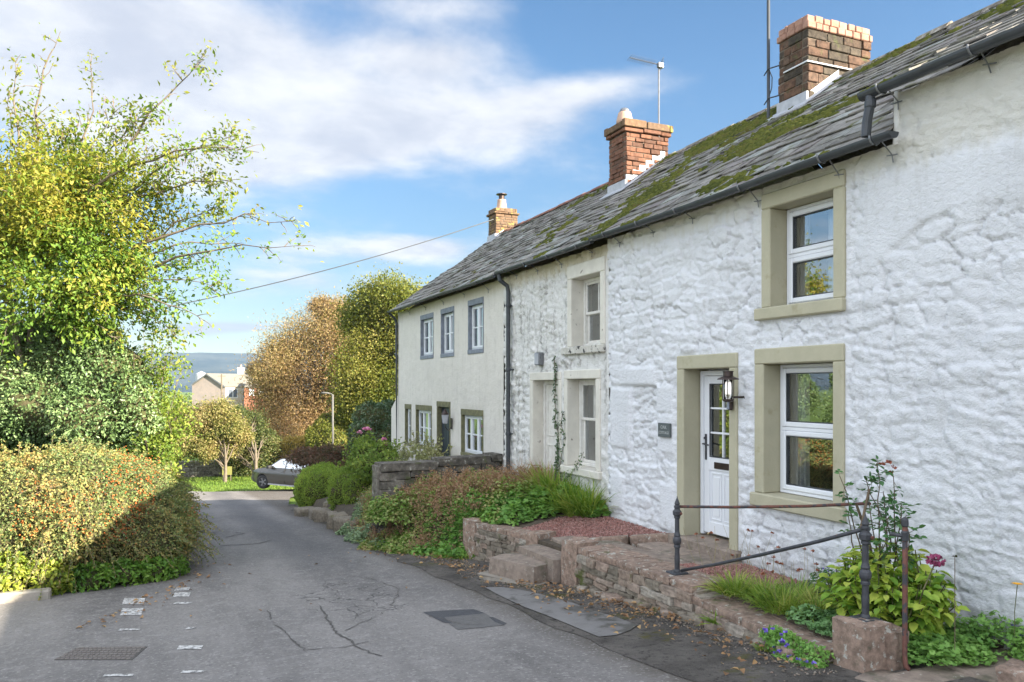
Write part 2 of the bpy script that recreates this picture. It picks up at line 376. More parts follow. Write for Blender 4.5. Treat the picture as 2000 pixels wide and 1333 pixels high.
FLAG = island('sandstone_flag', [(0, (0.23, 0.185, 0.15)), (1, (0.30, 0.24, 0.195))], 0.88, 0.35, 9, 45, 0.008, over=[((0.13, 0.12, 0.085), 3.0, 0.52, 0.68), ((0.40, 0.38, 0.33), 14, 0.62, 0.68)])
SOIL = simple('garden_soil', (0.06, 0.048, 0.035), (0.10, 0.08, 0.055), 9, 0.95, 30, 0.03)
BARK = simple('grey_brown_bark', (0.11, 0.085, 0.06), (0.17, 0.14, 0.105), 12, 0.9, 30, 0.01)
TWIG = simple('thin_brown_twig', (0.12, 0.085, 0.055), (0.17, 0.13, 0.085), 12, 0.9, 30, 0.0)
GREENSTEM = simple('green_stem', (0.09, 0.12, 0.035), (0.14, 0.12, 0.06), 12, 0.8, 30, 0.0)
CORE = simple('dark_core_and_seed_head', (0.065, 0.075, 0.03), (0.09, 0.078, 0.045), 10, 1.0, 20, 0.03, spec=0.0)  # dark filler for the light-blocking foliage cores, also the seed head

def glassmat(name, fac, tint, gain=1.6):
    m, t, b, v, out = newmat(name)
    tr = t.new('ShaderNodeBsdfTransparent'); tr.inputs[0].default_value = (*tint, 1)
    gl = t.new('ShaderNodeBsdfGlossy'); gl.inputs['Roughness'].default_value = 0.015; gl.inputs[0].default_value = (0.92, 0.95, 0.97, 1)
    bn = t.new('ShaderNodeBump'); bn.inputs['Strength'].default_value = 0.15; bn.inputs['Distance'].default_value = 0.004
    t.l.new(t.noise(v, 3.0, 2, 0.5), bn.inputs['Height']); t.l.new(bn.outputs[0], gl.inputs['Normal'])
    lw = t.new('ShaderNodeFresnel'); lw.inputs[0].default_value = 1.5
    mx = t.new('ShaderNodeMixShader'); t.l.new(t.math('ADD', t.math('MULTIPLY', lw.outputs[0], gain), fac, clamp=True), mx.inputs[0])
    t.l.new(tr.outputs[0], mx.inputs[1]); t.l.new(gl.outputs[0], mx.inputs[2]); t.l.new(mx.outputs[0], out.inputs[0])
    return m
GLASS = glassmat('window_glass', 0.24, (0.80, 0.84, 0.85))
# ------------------------------------------------------------------ ground, roads, hills
def zr(Y):
    Y = np.asarray(Y, float)
    return np.where(Y < 42, -1.70 - 0.084 * Y, np.maximum(-5.228 - 0.03 * (Y - 42), -9.0))
def gz(y): return float(zr(y))
def sheet(name, xs, ys, zf, m, kind='structure', parent=None, keep=None):
    X, Y = np.meshgrid(np.asarray(xs, float), np.asarray(ys, float)); Z = zf(X, Y)
    n, k = X.shape; V = np.stack([X.ravel(), Y.ravel(), Z.ravel()], 1)
    i = (np.arange(n - 1)[:, None] * k + np.arange(k - 1)[None]).ravel()
    F = np.stack([i, i + 1, i + k + 1, i + k], 1)
    if keep is not None: F = F[keep(V[F].mean(1))]
    o = np_obj(name, V, F, m, parent, smooth=True)
    if kind: o['kind'] = kind
    return o
def mat_grass():
    m, t, b, v, out = newmat('field_grass')
    n = t.noise(v, 0.25, 5, 0.6); n2 = t.noise(v, 3.0, 6, 0.7)
    col = t.mix(t.step(n, 0.3, 0.7), (0.085, 0.15, 0.022, 1), (0.13, 0.185, 0.035, 1))
    col = t.mix(t.step(n2, 0.4, 0.75), col, (0.07, 0.11, 0.02, 1))
    t.l.new(col, b.inputs['Base Color']); b.inputs['Roughness'].default_value = 0.9; b.inputs['Specular IOR Level'].default_value = 0.1
    bump(t, b, n2, 1.0, 0.1); return m
GRASS = mat_grass()
YS = np.concatenate([np.arange(-60, -10, 10), np.arange(-10, 60, 1.0), np.arange(60, 200, 10), np.arange(200, 3200, 200)])
XS = np.concatenate([np.arange(-3000, -200, 200), np.arange(-200, -20, 15), np.arange(-20, 30, 2), np.arange(30, 200, 15), np.arange(200, 3001, 200)])
sheet('ground', XS, YS, lambda X, Y: zr(Y) - 0.06 - 0.10 * smoothstep(38, 60, np.abs(Y - 25)) * 0, GRASS)

def mat_asphalt():
    m, t, b, v, out = newmat('worn_asphalt')
    g = t.new('ShaderNodeNewGeometry'); P = g.outputs['Position']; x, y, z = t.sep(P)
    sv = t.scalevec(P, (1.0, 0.22, 1.0))
    n1 = t.noise(sv, 0.9, 5, 0.6); n2 = t.noise(P, 7.0, 7, 0.75); n3 = t.noise(P, 75, 4, 0.7)
    col = t.mix(t.step(n1, 0.32, 0.68), (0.118, 0.110, 0.104, 1), (0.21, 0.195, 0.182, 1))
    col = t.mix(t.step(n2, 0.46, 0.72), col, (0.245, 0.23, 0.217, 1))
    col = t.mix(t.step(n3, 0.62, 0.75), col, (0.38, 0.36, 0.34, 1))
    col = t.mix(t.step(n3, 0.36, 0.26), col, (0.075, 0.072, 0.07, 1))
    # faint wheel arcs and pale scuffs
    wv = t.noise(t.scalevec(P, (2.6, 0.5, 1)), 2.2, 6, 0.75, 1.5)
    col = t.mix(t.math('MULTIPLY', t.step(wv, 0.60, 0.70), 0.5), col, (0.33, 0.31, 0.295, 1))
    # dark band down the middle of the lane and worn black repairs
    xd = t.math('ABSOLUTE', t.math('SUBTRACT', x, t.math('ADD', 1.7, t.math('MULTIPLY', t.noise(t.comb(0.0, y, 0.0), 0.12, 2), 0.9))))
    col = t.mix(t.math('MULTIPLY', t.math('MULTIPLY', t.step(xd, 0.7, 0.15), t.step(y, 10, 15)), 0.55), col, (0.075, 0.072, 0.075, 1))
    # cracks: only where the surface has crazed
    vo = t.new('ShaderNodeTexVoronoi', feature='DISTANCE_TO_EDGE'); vo.inputs['Scale'].default_value = 1.9
    pv = t.new('ShaderNodeVectorMath', operation='ADD'); t.l.new(P, pv.inputs[0])
    nv = t.new('ShaderNodeTexNoise'); nv.inputs['Scale'].default_value = 2.5; nv.inputs['Detail'].default_value = 5; t.l.new(P, nv.inputs['Vector'])
    sc = t.new('ShaderNodeVectorMath', operation='SCALE'); t.l.new(nv.outputs['Color'], sc.inputs[0]); sc.inputs['Scale'].default_value = 0.7
    t.l.new(sc.outputs[0], pv.inputs[1]); t.l.new(pv.outputs[0], vo.inputs['Vector'])
    def near(cx, cy, rx, ry):
        a = t.math('POWER', t.math('DIVIDE', t.math('SUBTRACT', x, cx), rx), 2.0); c = t.math('POWER', t.math('DIVIDE', t.math('SUBTRACT', y, cy), ry), 2.0)
        return t.step(t.math('ADD', a, c), 1.25, 0.8)
    zone = t.math('MAXIMUM', near(1.95, 9.3, 0.62, 1.35), t.math('MULTIPLY', near(0.9, 20.5, 0.6, 3.2), 0.8))
    crack = t.math('MULTIPLY', t.math('MULTIPLY', t.step(vo.outputs[0], 0.022, 0.006), zone), t.step(n2, 0.40, 0.52))
    col = t.mix(t.math('MULTIPLY', crack, 0.75), col, (0.05, 0.047, 0.045, 1))
    # earth and leaf dust trodden in along the edges of the lane
    ed = t.math('ADD', t.math('MULTIPLY', t.step(x, 2.5, 3.5), 0.55), t.math('MULTIPLY', t.math('MULTIPLY', t.step(x, 1.1, 0.2), t.step(y, 11.0, 12.2)), 0.55))
    col = t.mix(t.step(t.math('ADD', ed, t.math('MULTIPLY', n2, 0.6)), 0.55, 0.95), col, (0.085, 0.072, 0.058, 1))
    sp = t.noise(P, 34, 2, 0.5); col = t.mix(t.math('MULTIPLY', t.step(sp, 0.60, 0.66), 0.6), col, (0.33, 0.31, 0.29, 1)); col = t.mix(t.math('MULTIPLY', t.step(sp, 0.38, 0.33), 0.5), col, (0.07, 0.067, 0.064, 1))
    t.l.new(col, b.inputs['Base Color']); b.inputs['Roughness'].default_value = 0.82; b.inputs['Specular IOR Level'].default_value = 0.35
    h = t.math('SUBTRACT', t.math('ADD', t.math('MULTIPLY', n3, 0.5), t.math('MULTIPLY', n2, 0.6)), t.math('MULTIPLY', crack, 1.5))
    bump(t, b, h, 0.7, 0.012); return m
ASPHALT = mat_asphalt()
PATCH = simple('dark_asphalt_patch', (0.055, 0.055, 0.06), (0.075, 0.075, 0.08), 20, 0.85, 90, 0.01, c3=(0.12, 0.12, 0.12), spots=90, spot_lim=(0.6, 0.7))
TAR = simple('tar_joint', (0.06, 0.055, 0.05), (0.11, 0.10, 0.09), 14, 0.8, 60, 0.006)
def roadline(m_edge, pts):
    ys = [p[1] for p in pts]; xs = [p[0] for p in pts]; return lambda Y: np.interp(Y, ys, xs)
XR = roadline(0, [(3.55, -20), (3.52, 4), (3.42, 6), (3.34, 9.85), (3.3, 14), (3.45, 18), (3.5, 24), (3.8, 28), (4.4, 32), (5.2, 35), (7.5, 36.5)])
XL = roadline(0, [(-8, -20), (-8, 3), (-8, 11.2), (0.1, 12.6), (0.3, 14), (0.3, 44)])
def strip(name, xl, xr, ys, m, dz, nx=8, kind='structure', rough=0.0):
    ys = np.asarray(ys, float); u = np.linspace(0, 1, nx)
    X = xl(ys)[:, None] * (1 - u) + xr(ys)[:, None] * u; Y = np.repeat(ys[:, None], nx, 1)
    Z = zr(Y) + dz + (rough * (fbm(X * 2.3, Y * 2.3, 3) - 0.5) if rough else 0)
    k = nx; n = len(ys); i = (np.arange(n - 1)[:, None] * k + np.arange(k - 1)[None]).ravel()
    o = np_obj(name, np.stack([X.ravel(), Y.ravel(), Z.ravel()], 1), np.stack([i, i + 1, i + k + 1, i + k], 1), m, None, True)
    o['kind'] = kind; return o
def poly_sheet(name, pts, m, dz, zf=None, kind='structure'):
    """flat marking or patch lying dz above the slope"""
    V = [(x, y, (gz(y) if zf is None else zf(x, y)) + dz) for x, y in pts]
    o = np_obj(name, V, [tuple(range(len(V)))], m); o['kind'] = kind; return o
ROADY = np.concatenate([np.arange(-20, 34, 0.5), np.arange(34, 44.01, 0.25)])
def xr_road(Y): return np.where(Y < 33, XR(Y), np.interp(Y, [33, 34.2, 35.2, 36.2, 44], [4.7, 7.0, 14, 40, 40]))
def xl_road(Y): return np.where(Y < 42, np.interp(Y, [-20, 11.0, 11.6, 12.4, 13.5, 14.5, 40], [-9, -9, -4.2, -0.35, 0.16, 0.3, 0.3]), 0.3)
strip('road', xl_road, xr_road, np.concatenate([np.arange(-20, 10.9, 0.6), np.arange(10.9, 15, 0.15), np.arange(15, 33, 0.5), np.arange(33, 38.5, 0.15)]), ASPHALT, 0.0, 9)
# the junction beyond: its far edge runs back towards the parked car
FAR_EDGE = lambda X: np.interp(X, [-30, 0.36, 2.2, 3.9, 6.5, 14, 40], [44.5, 43.4, 41.6, 40.5, 40.0, 39.4, 39.0])
jx = np.concatenate([np.arange(-30, 0, 3.0), np.arange(0, 8, 0.4), np.arange(8, 41, 3.0)]); jv = np.linspace(0, 1, 10)
JX = np.repeat(jx[:, None], 10, 1); JY = 38.2 + (FAR_EDGE(JX) - 38.2) * jv; ji = (np.arange(len(jx) - 1)[:, None] * 10 + np.arange(9)[None]).ravel()
o = np_obj('road', np.stack([JX.ravel(), JY.ravel(), zr(JY).ravel() + 0.004], 1), np.stack([ji, ji + 10, ji + 11, ji + 1], 1), ASPHALT, None, True); o['kind'] = 'structure'
strip('side_road', lambda Y: np.full_like(Y, -60.0), lambda Y: np.full_like(Y, -8.9), np.arange(-4, 11.4, 0.7), ASPHALT, 0.001, 6)

def mat_verge():
    m, t, b, v, out = newmat('mossy_gutter_grit')
    n1 = t.noise(v, 1.3, 6, 0.7); n2 = t.noise(v, 14, 6, 0.7); n3 = t.noise(v, 60, 3, 0.6)
    col = t.mix(t.step(n1, 0.35, 0.65), (0.075, 0.068, 0.06, 1), (0.15, 0.135, 0.12, 1))
    col = t.mix(t.step(n2, 0.5, 0.7), col, (0.03, 0.027, 0.024, 1))
    col = t.mix(t.step(n3, 0.6, 0.7), col, (0.17, 0.15, 0.13, 1))
    col = t.mix(t.math('MULTIPLY', t.step(t.noise(v, 1.6, 5, 0.7), 0.56, 0.66), 0.7), col, (0.09, 0.085, 0.012, 1))
    t.l.new(col, b.inputs['Base Color']); b.inputs['Roughness'].default_value = 0.9; b.inputs['Specular IOR Level'].default_value = 0.2
    bump(t, b, t.math('ADD', n2, n3), 0.9, 0.03); return m
VERGE = mat_verge()
def wob(f, a, fr, s): return lambda Y: f(Y) + a * (vnoise(np.asarray(Y) * fr, np.zeros_like(np.asarray(Y, float)), s) - 0.5)
strip('verge', wob(lambda Y: XR(Y) - 0.07, 0.14, 2.3, 4), lambda Y: np.interp(Y, [-20, 8, 9.5, 11.5, 14, 22, 28], [5.0, 5.1, 5.1, 4.9, 4.2, 4.2, 4.4]), np.arange(-20, 28, 0.25), VERGE, 0.006, 14, rough=0.003)
# long concrete slab let into the verge and the worn asphalt patches
SLABC = simple('worn_footway_concrete', (0.20, 0.192, 0.185), (0.16, 0.152, 0.145), 3, 0.9, 60, 0.01, c3=(0.085, 0.08, 0.07), spots=2.2, spot_lim=(0.5, 0.62))
poly_sheet('pavement', [(3.46, 6.0), (3.62, 5.97), (3.82, 6.06), (3.99, 6.2), (4.0, 6.6), (3.95, 7.0), (3.97, 7.4), (3.93, 7.8), (3.86, 8.3), (3.70, 8.75), (3.52, 8.85), (3.47, 8.3), (3.44, 7.6), (3.46, 6.9)], SLABC, 0.014)
def gpx(px, py):
    t_ = (px - 1000) / FPX; v = (757 - py) / FPX; kx, ky = sT + t_ * cT, cT - t_ * sT
    d = -1.70 / (v + 0.084 * ky); return kx * d, ky * d
poly_sheet('road_patch', [gpx(*p) for p in ((826, 1197), (855, 1194), (925, 1191), (948, 1199), (905, 1203), (868, 1207), (874, 1213), (884, 1219), (866, 1217), (848, 1208))][::-1], PATCH, 0.005)
poly_sheet('road_patch', [gpx(*p) for p in ((868, 1207), (905, 1203), (948, 1199), (962, 1208), (985, 1222), (940, 1227), (893, 1231), (878, 1220))][::-1], simple('mid_grey_asphalt_patch', (0.135, 0.13, 0.125), (0.11, 0.105, 0.10), 20, 0.85, 90, 0.01, c3=(0.2, 0.19, 0.18), spots=90, spot_lim=(0.6, 0.7)), 0.004)
poly_sheet('road_patch', [gpx(*p) for p in ((955, 1207), (962, 1206), (990, 1219), (984, 1222), (968, 1217))][::-1], PATCH, 0.006)
def tarline(pts, w, seed, closed=False):
    r = np.random.default_rng(seed); P = []
    for (a, b_) in zip(pts[:-1], pts[1:]):
        n = max(2, int(math.dist(a, b_) / 0.07))
        for i in range(n): P.append((a[0] + (b_[0] - a[0]) * i / n, a[1] + (b_[1] - a[1]) * i / n))
    P.append(pts[-1]); P = np.array(P); P += r.normal(0, 0.012, P.shape); T = np.gradient(P, axis=0); T /= np.linalg.norm(T, axis=1, keepdims=True)
    N = np.stack([-T[:, 1], T[:, 0]], 1) * (w * r.uniform(0.35, 1.0, (len(P), 1)))
    Q = np.concatenate([P + N, P - N]); V = np.c_[Q, zr(Q[:, 1]) + 0.006]; n = len(P)
    return V, [(i, i + 1, n + i + 1, n + i) for i in range(n - 1) if vnoise(np.array(i * 0.23), np.array(0.5), seed) > 0.36]
tb = MB()
for k, (p, w) in enumerate([([(0.98, 8.95), (1.0, 8.0), (1.08, 6.95), (1.4, 6.88), (1.62, 6.95)], 0.009), ([(1.55, 8.9), (1.5, 8.2), (1.46, 7.5), (1.52, 6.8), (1.6, 6.4)], 0.014),
                            ([(1.55, 7.5), (2.2, 8.3), (2.6, 9.4), (2.5, 10.4), (2.2, 10.9)], 0.007), ([(2.42, 7.8), (2.62, 7.1), (2.95, 6.95)], 0.008), ([(0.4, 22.0), (1.4, 22.2), (1.9, 21.9)], 0.02),
                            ([(0.5, 19.2), (1.2, 19.0), (1.5, 18.2), (1.1, 17.6)], 0.03), ([(0.9, 16.0), (1.6, 15.9), (1.9, 16.4)], 0.04)]):
    tb.add(*tarline(p, w, 50 + k))
o = tb.obj('road_joint', TAR); o['kind'] = 'structure'
# dashed give-way marks, mostly worn away
def mat_marking():
    m, t, b, v, out = newmat('worn_road_paint')
    g = t.new('ShaderNodeNewGeometry'); P = g.outputs['Position']
    n = t.noise(P, 26, 5, 0.7)
    t.l.new(t.mix(t.step(n, 0.43, 0.56), (0.17, 0.163, 0.155, 1), (0.58, 0.565, 0.54, 1)), b.inputs['Base Color']); b.inputs['Roughness'].default_value = 0.7
    bump(t, b, n, 0.4, 0.004); return m
MARKING = mat_marking()
def gpx(px, py):
    t_ = (px - 1000) / FPX; v = (757 - py) / FPX; kx, ky = sT + t_ * cT, cT - t_ * sT
    d = -1.70 / (v + 0.084 * ky); return kx * d, ky * d
for (x0, x1, y0, y1) in ((238, 284, 1169, 1182), (234, 280, 1189, 1203), (230, 275, 1229, 1233), (340, 372, 1148, 1155), (337, 373, 1158, 1167), (338, 377, 1177, 1181), (345, 397, 1262, 1270), (352, 400, 1311, 1316), (200, 262, 1318, 1323), (362, 384, 1226, 1230)):
    P = [gpx(x0, y1), gpx(x1 - 4, y1 - 1), gpx(x1, y0), gpx(x0 + 5, y0)]
    poly_sheet('road_marking', P, MARKING, 0.005)

# kerb on the corner by the hedge
kb = MB(); 
for i in range(4): kb.box(-1.35 - 0.93 * (i + 1), -1.35 - 0.93 * i - 0.012, 11.28, 11.44, gz(11.3) - 0.2, gz(11.3) + 0.12, 0.02)
o = kb.obj('kerb', simple('pale_concrete_kerb', (0.34, 0.30, 0.25), (0.26, 0.24, 0.20), 9, 0.9, 40, 0.006)); o['kind'] = 'structure'

# bank of soil between lane and the two far cottages
BX = lambda Y: np.interp(Y, [9.6, 10.5, 11.4, 12.5, 14, 16, 20, 24, 28], [4.6, 4.5, 4.3, 3.85, 3.45, 3.5, 3.55, 3.6, 4.0])
BH = lambda Y: np.interp(Y, [9.6, 11, 14, 17.5, 21.5, 28], [-1.80, -1.72, -1.85, -2.42, -2.75, -3.5])
def bankz(X, Y):
    x0 = BX(Y); t_ = np.clip((X - x0) / (5.9 - x0), 0, 1)
    z0 = zr(Y) - 0.05
    lim = np.where(Y < 14, 0.40, 0.6)
    b_ = z0 + (BH(Y) - z0) * (0.62 * smoothstep(0, 0.10, t_) + 0.38 * smoothstep(0.05, lim, t_)) + 0.05 * (fbm(X * 3, Y * 3, 8) - 0.5)
    gp = -1.87 - 0.2 * (5.9 - X)                      # level of the gravel forecourt the bank rises from
    return np.where(Y < 11.5, gp + (b_ - gp) * smoothstep(10.5, 11.5, Y), b_)
ub = np.linspace(-0.02, 1.04, 30); yb = np.arange(10.5, 28, 0.2)
Xb = BX(yb)[:, None] + (5.95 - BX(yb)[:, None]) * ub; Yb = np.repeat(yb[:, None], 30, 1)
ib = (np.arange(len(yb) - 1)[:, None] * 30 + np.arange(29)[None]).ravel()
o = np_obj('garden_bank', np.stack([Xb.ravel(), Yb.ravel(), bankz(Xb, Yb).ravel()], 1), np.stack([ib, ib + 1, ib + 31, ib + 30], 1), SOIL, None, True); o['kind'] = 'structure'

# fells on the skyline
def mat_hill():
    m, t, b, v, out = newmat('hazed_moorland')
    g = t.new('ShaderNodeNewGeometry'); P = g.outputs['Position']
    n = t.noise(t.scalevec(P, (1, 0.4, 4)), 0.008, 6, 0.65)
    col = t.mix(t.step(n, 0.35, 0.65), (0.020, 0.034, 0.044, 1), (0.05, 0.062, 0.066, 1))  # blue of the distant haze mixed into the hill colour
    t.l.new(col, b.inputs['Base Color']); b.inputs['Roughness'].default_value = 1.0; b.inputs['Specular IOR Level'].default_value = 0.0; return m
hx = np.linspace(-2600, 2600, 140); hy = np.linspace(1500, 3400, 50)
def hillz(X, Y):
    u = (Y - 1500) / 1900
    crest = 106 + 10 * (fbm(X / 900, np.full_like(X, 2.0), 5) - 0.5) + 0.004 * (X - 100)
    prof = smoothstep(0, 0.62, u) ** 1.2
    return -9.2 + (crest + 9) * prof * (0.86 + 0.28 * fbm(X / 260, Y / 420, 6, 4)) 
sheet('hills', hx, hy, hillz, mat_hill())

# ------------------------------------------------------------------ cottages
XF = 5.9                                   # plane of the fronts
XRIDGE, ZRIDGE = 8.9, 4.47
def make_front(name, y0, y1, zb, ztop, holes, m, parent, fn, step=0.03):
    """front wall as a dense sheet with openings, pushed in and out like the masonry"""
    ys = set(np.arange(max(y0, 3.0), y1 + 1e-6, step).round(4)) | set(np.arange(y0, 3.0, 0.1).round(4)) | {y1}; zs = set(np.arange(zb, 2.9, step).round(4))
    hy_ = {h[0] for h in holes} | {h[1] for h in holes}; hz_ = {h[2] for h in holes} | {h[3] for h in holes}
    ys = sorted({v for v in ys if all(abs(v - h) > step * 0.45 for h in hy_)} | hy_ | {y0, y1})
    zs = sorted({v for v in zs if all(abs(v - h) > step * 0.45 for h in hz_)} | hz_)
    ys, zs = np.array(ys), np.array(zs); Y, Z = np.meshgrid(ys, zs)
    zt = ztop(Y); Zc = np.minimum(Z, zt)
    D = fn(Y, Zc)
    for (a, b_, c_, d_) in holes:
        dy = np.maximum(np.maximum(a - Y, Y - b_), 0); dz = np.maximum(np.maximum(c_ - Zc, Zc - d_), 0); D = D * smoothstep(0.0, 0.07, np.hypot(dy, dz))
    X = XF - D
    n, k = Y.shape; i = (np.arange(n - 1)[:, None] * k + np.arange(k - 1)[None]).ravel(); F = np.stack([i, i + k, i + k + 1, i + 1], 1)
    V = np.stack([X.ravel(), Y.ravel(), Zc.ravel()], 1); C = V[F].mean(1)
    keep = np.ones(len(F), bool)
    for (a, b_, c_, d_) in holes: keep &= ~((C[:, 1] > a) & (C[:, 1] < b_) & (C[:, 2] > c_) & (C[:, 2] < d_))
    keep &= np.ptp(V[F][:, :, 2], axis=1) > 1e-5
    return V, F[keep]
def body_faces(y0, y1, zb, ze, x0):
    """gables and back wall behind the front sheet"""
    xb = 2 * XRIDGE - x0; V = []; F = []
    for y in (y0, y1):
        V += [(x0, y, zb), (xb, y, zb), (xb, y, ze), (XRIDGE, y, ZRIDGE - 0.1), (x0, y, ze)]
    F = [(0, 1, 2, 3, 4), (9, 8, 7, 6, 5), (1, 6, 7, 2)]
    return V, F
def rubble(scale_u, scale_v, seed, relief):
    def fn(Y, Z, amp=1.0):
        wu = Y + 0.15 * (fbm(Y * 2.6, Z * 3.2, seed + 1) - 0.5) * 2 + 0.05 * (fbm(Y * 11, Z * 14, seed + 3, 3) - 0.5) * 2
        wv = Z + 0.08 * (fbm(Y * 2.0, Z * 2.6, seed + 2) - 0.5) * 2 + 0.02 * np.sin(Y * 2.1) + 0.035 * (fbm(Y * 10, Z * 12, seed + 4, 3) - 0.5) * 2
        e, rid, lu, lv = stones(wu, wv, scale_u, scale_v, seed)
        e2, rid2, lu2, lv2 = stones(wu * 1.02 + 3.1, wv + 1.7, scale_u * 0.5, scale_v * 0.42, seed + 40)
        big = smoothstep(0.0, 0.30, e); tilt = lv * (rid - 0.30) * 1.0 + lu * (np.modf(rid * 7.3)[0] - 0.5) * 0.6
        gate = smoothstep(0.38, 0.58, fbm(Y * 2.3, Z * 3.1, seed + 55))           # joints show here and there only
        a = relief * (0.30 * big + 0.55 * (rid - 0.5) + 0.8 * tilt * big - 0.75 * gate * (1 - smoothstep(0.0, 0.07, e)))
        b_ = relief * (0.30 * (rid2 - 0.5) + 0.35 * lv2 * smoothstep(0, .25, e2) - 0.50 * gate * (1 - smoothstep(0.0, 0.08, e2)))
        sm = smoothstep(0.45, 0.62, fbm(Y * 0.8, Z * 0.9, seed + 60))
        rg = 1 - np.abs(2 * fbm(Y * 4.2 + 0.8 * wv, Z * 10.5, seed + 75, 4) / 0.94 - 1)    # ragged, mostly level ridges
        d = a * (1 - 0.4 * sm) + b_ * (0.45 + 0.55 * sm) + relief * 0.30 * (rg - 0.6) + relief * 0.45 * (fbm(Y * 16, Z * 20, seed + 70, 3) - 0.5) + relief * 1.0 * (fbm(Y * 1.1, Z * 1.3, seed + 80) - 0.5)
        return d * amp
    return fn
def surround(parent, m, yo0, yo1, yi0, yi1, zo1, zi1, zs0, zs1, ys0, ys1, depth=0.24, proud=0.03, name='window_surround', sill=True, sill_m=None, jag=0.0):
    """painted stone round an opening: two jambs, a lintel, a sill; they butt end to end"""
    b = MB(); xf = XF - proud; xb = XF + depth + 0.14
    zb = zs1 if sill else zs0
    b.box(xf, xb, yo0, yi0, zb, zi1, 0.012); b.box(xf, xb, yi1, yo1, zb, zi1, 0.012)
    b.box(xf - 0.002, xb, yo0, yo1, zi1, zo1, 0.012)
    o = b.obj(name, m, parent)
    if sill:
        s = MB(); s.box(xf - 0.035, xb, ys0, ys1, zs0, zs1, 0.014); s.obj('sill', sill_m or m, o)
    return o
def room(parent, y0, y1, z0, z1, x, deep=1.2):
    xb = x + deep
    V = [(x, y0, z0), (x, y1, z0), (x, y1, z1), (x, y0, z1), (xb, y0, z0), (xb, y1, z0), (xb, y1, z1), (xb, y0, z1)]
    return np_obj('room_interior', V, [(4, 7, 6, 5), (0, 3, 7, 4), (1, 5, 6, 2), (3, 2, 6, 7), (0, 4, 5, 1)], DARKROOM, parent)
def frame_bars(b, x0, x1, y0, y1, z0, z1, w, ch=0.006):
    b.box(x0, x1, y0, y0 + w, z0, z1, ch); b.box(x0, x1, y1 - w, y1, z0, z1, ch)
    b.box(x0, x1, y0 + w, y1 - w, z0, z0 + w, ch); b.box(x0, x1, y0 + w, y1 - w, z1 - w, z1, ch)
def pane(parent, y0, y1, z0, z1, x, m=None):
    return np_obj('glass', [(x, y0, z0), (x, y0, z1), (x, y1, z1), (x, y1, z0)], [(0, 1, 2, 3)], m or GLASS, parent)
def curtain(parent, y0, y1, z0, z1, x, seed=0):
    n = 26; ys = np.linspace(y0, y1, n); xs = x + 0.025 * np.sin(np.linspace(0, 22, n) + seed) ; V = [(a, b_, z0) for a, b_ in zip(xs, ys)] + [(a, b_, z1) for a, b_ in zip(xs, ys)]
    return np_obj('curtain', V, [(i, i + 1, n + i + 1, n + i) for i in range(n - 1)], CURTAIN, parent, True)
def pvc_window(parent, y0, y1, z0, z1, x, split, m=PVC, fw=0.065):
    """casement pair one above the other, in a white frame"""
    b = MB(); frame_bars(b, x, x + 0.07, y0, y1, z0, z1, 0.035)
    w = b.obj('window', m, parent)
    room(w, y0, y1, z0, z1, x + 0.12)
    for (a, c_) in ((z0 + 0.037, split - 0.02), (split + 0.02, z1 - 0.037)):
        s = MB(); frame_bars(s, x - 0.012, x + 0.055, y0 + 0.037, y1 - 0.037, a, c_, 0.055, 0.01); s.obj('sash', m, w)
        g_ = MB(); frame_bars(g_, x - 0.001, x + 0.03, y0 + 0.094, y1 - 0.094, a + 0.057, c_ - 0.057, 0.009, 0); g_.obj('seal', BLACKPVC, w)
        pane(w, y0 + 0.09, y1 - 0.09, a + 0.05, c_ - 0.05, x + 0.022)
    mb_ = MB(); mb_.box(x - 0.004, x + 0.07, y0 + 0.037, y1 - 0.037, split - 0.018, split + 0.018, 0.004); mb_.obj('transom', m, w)
    return w

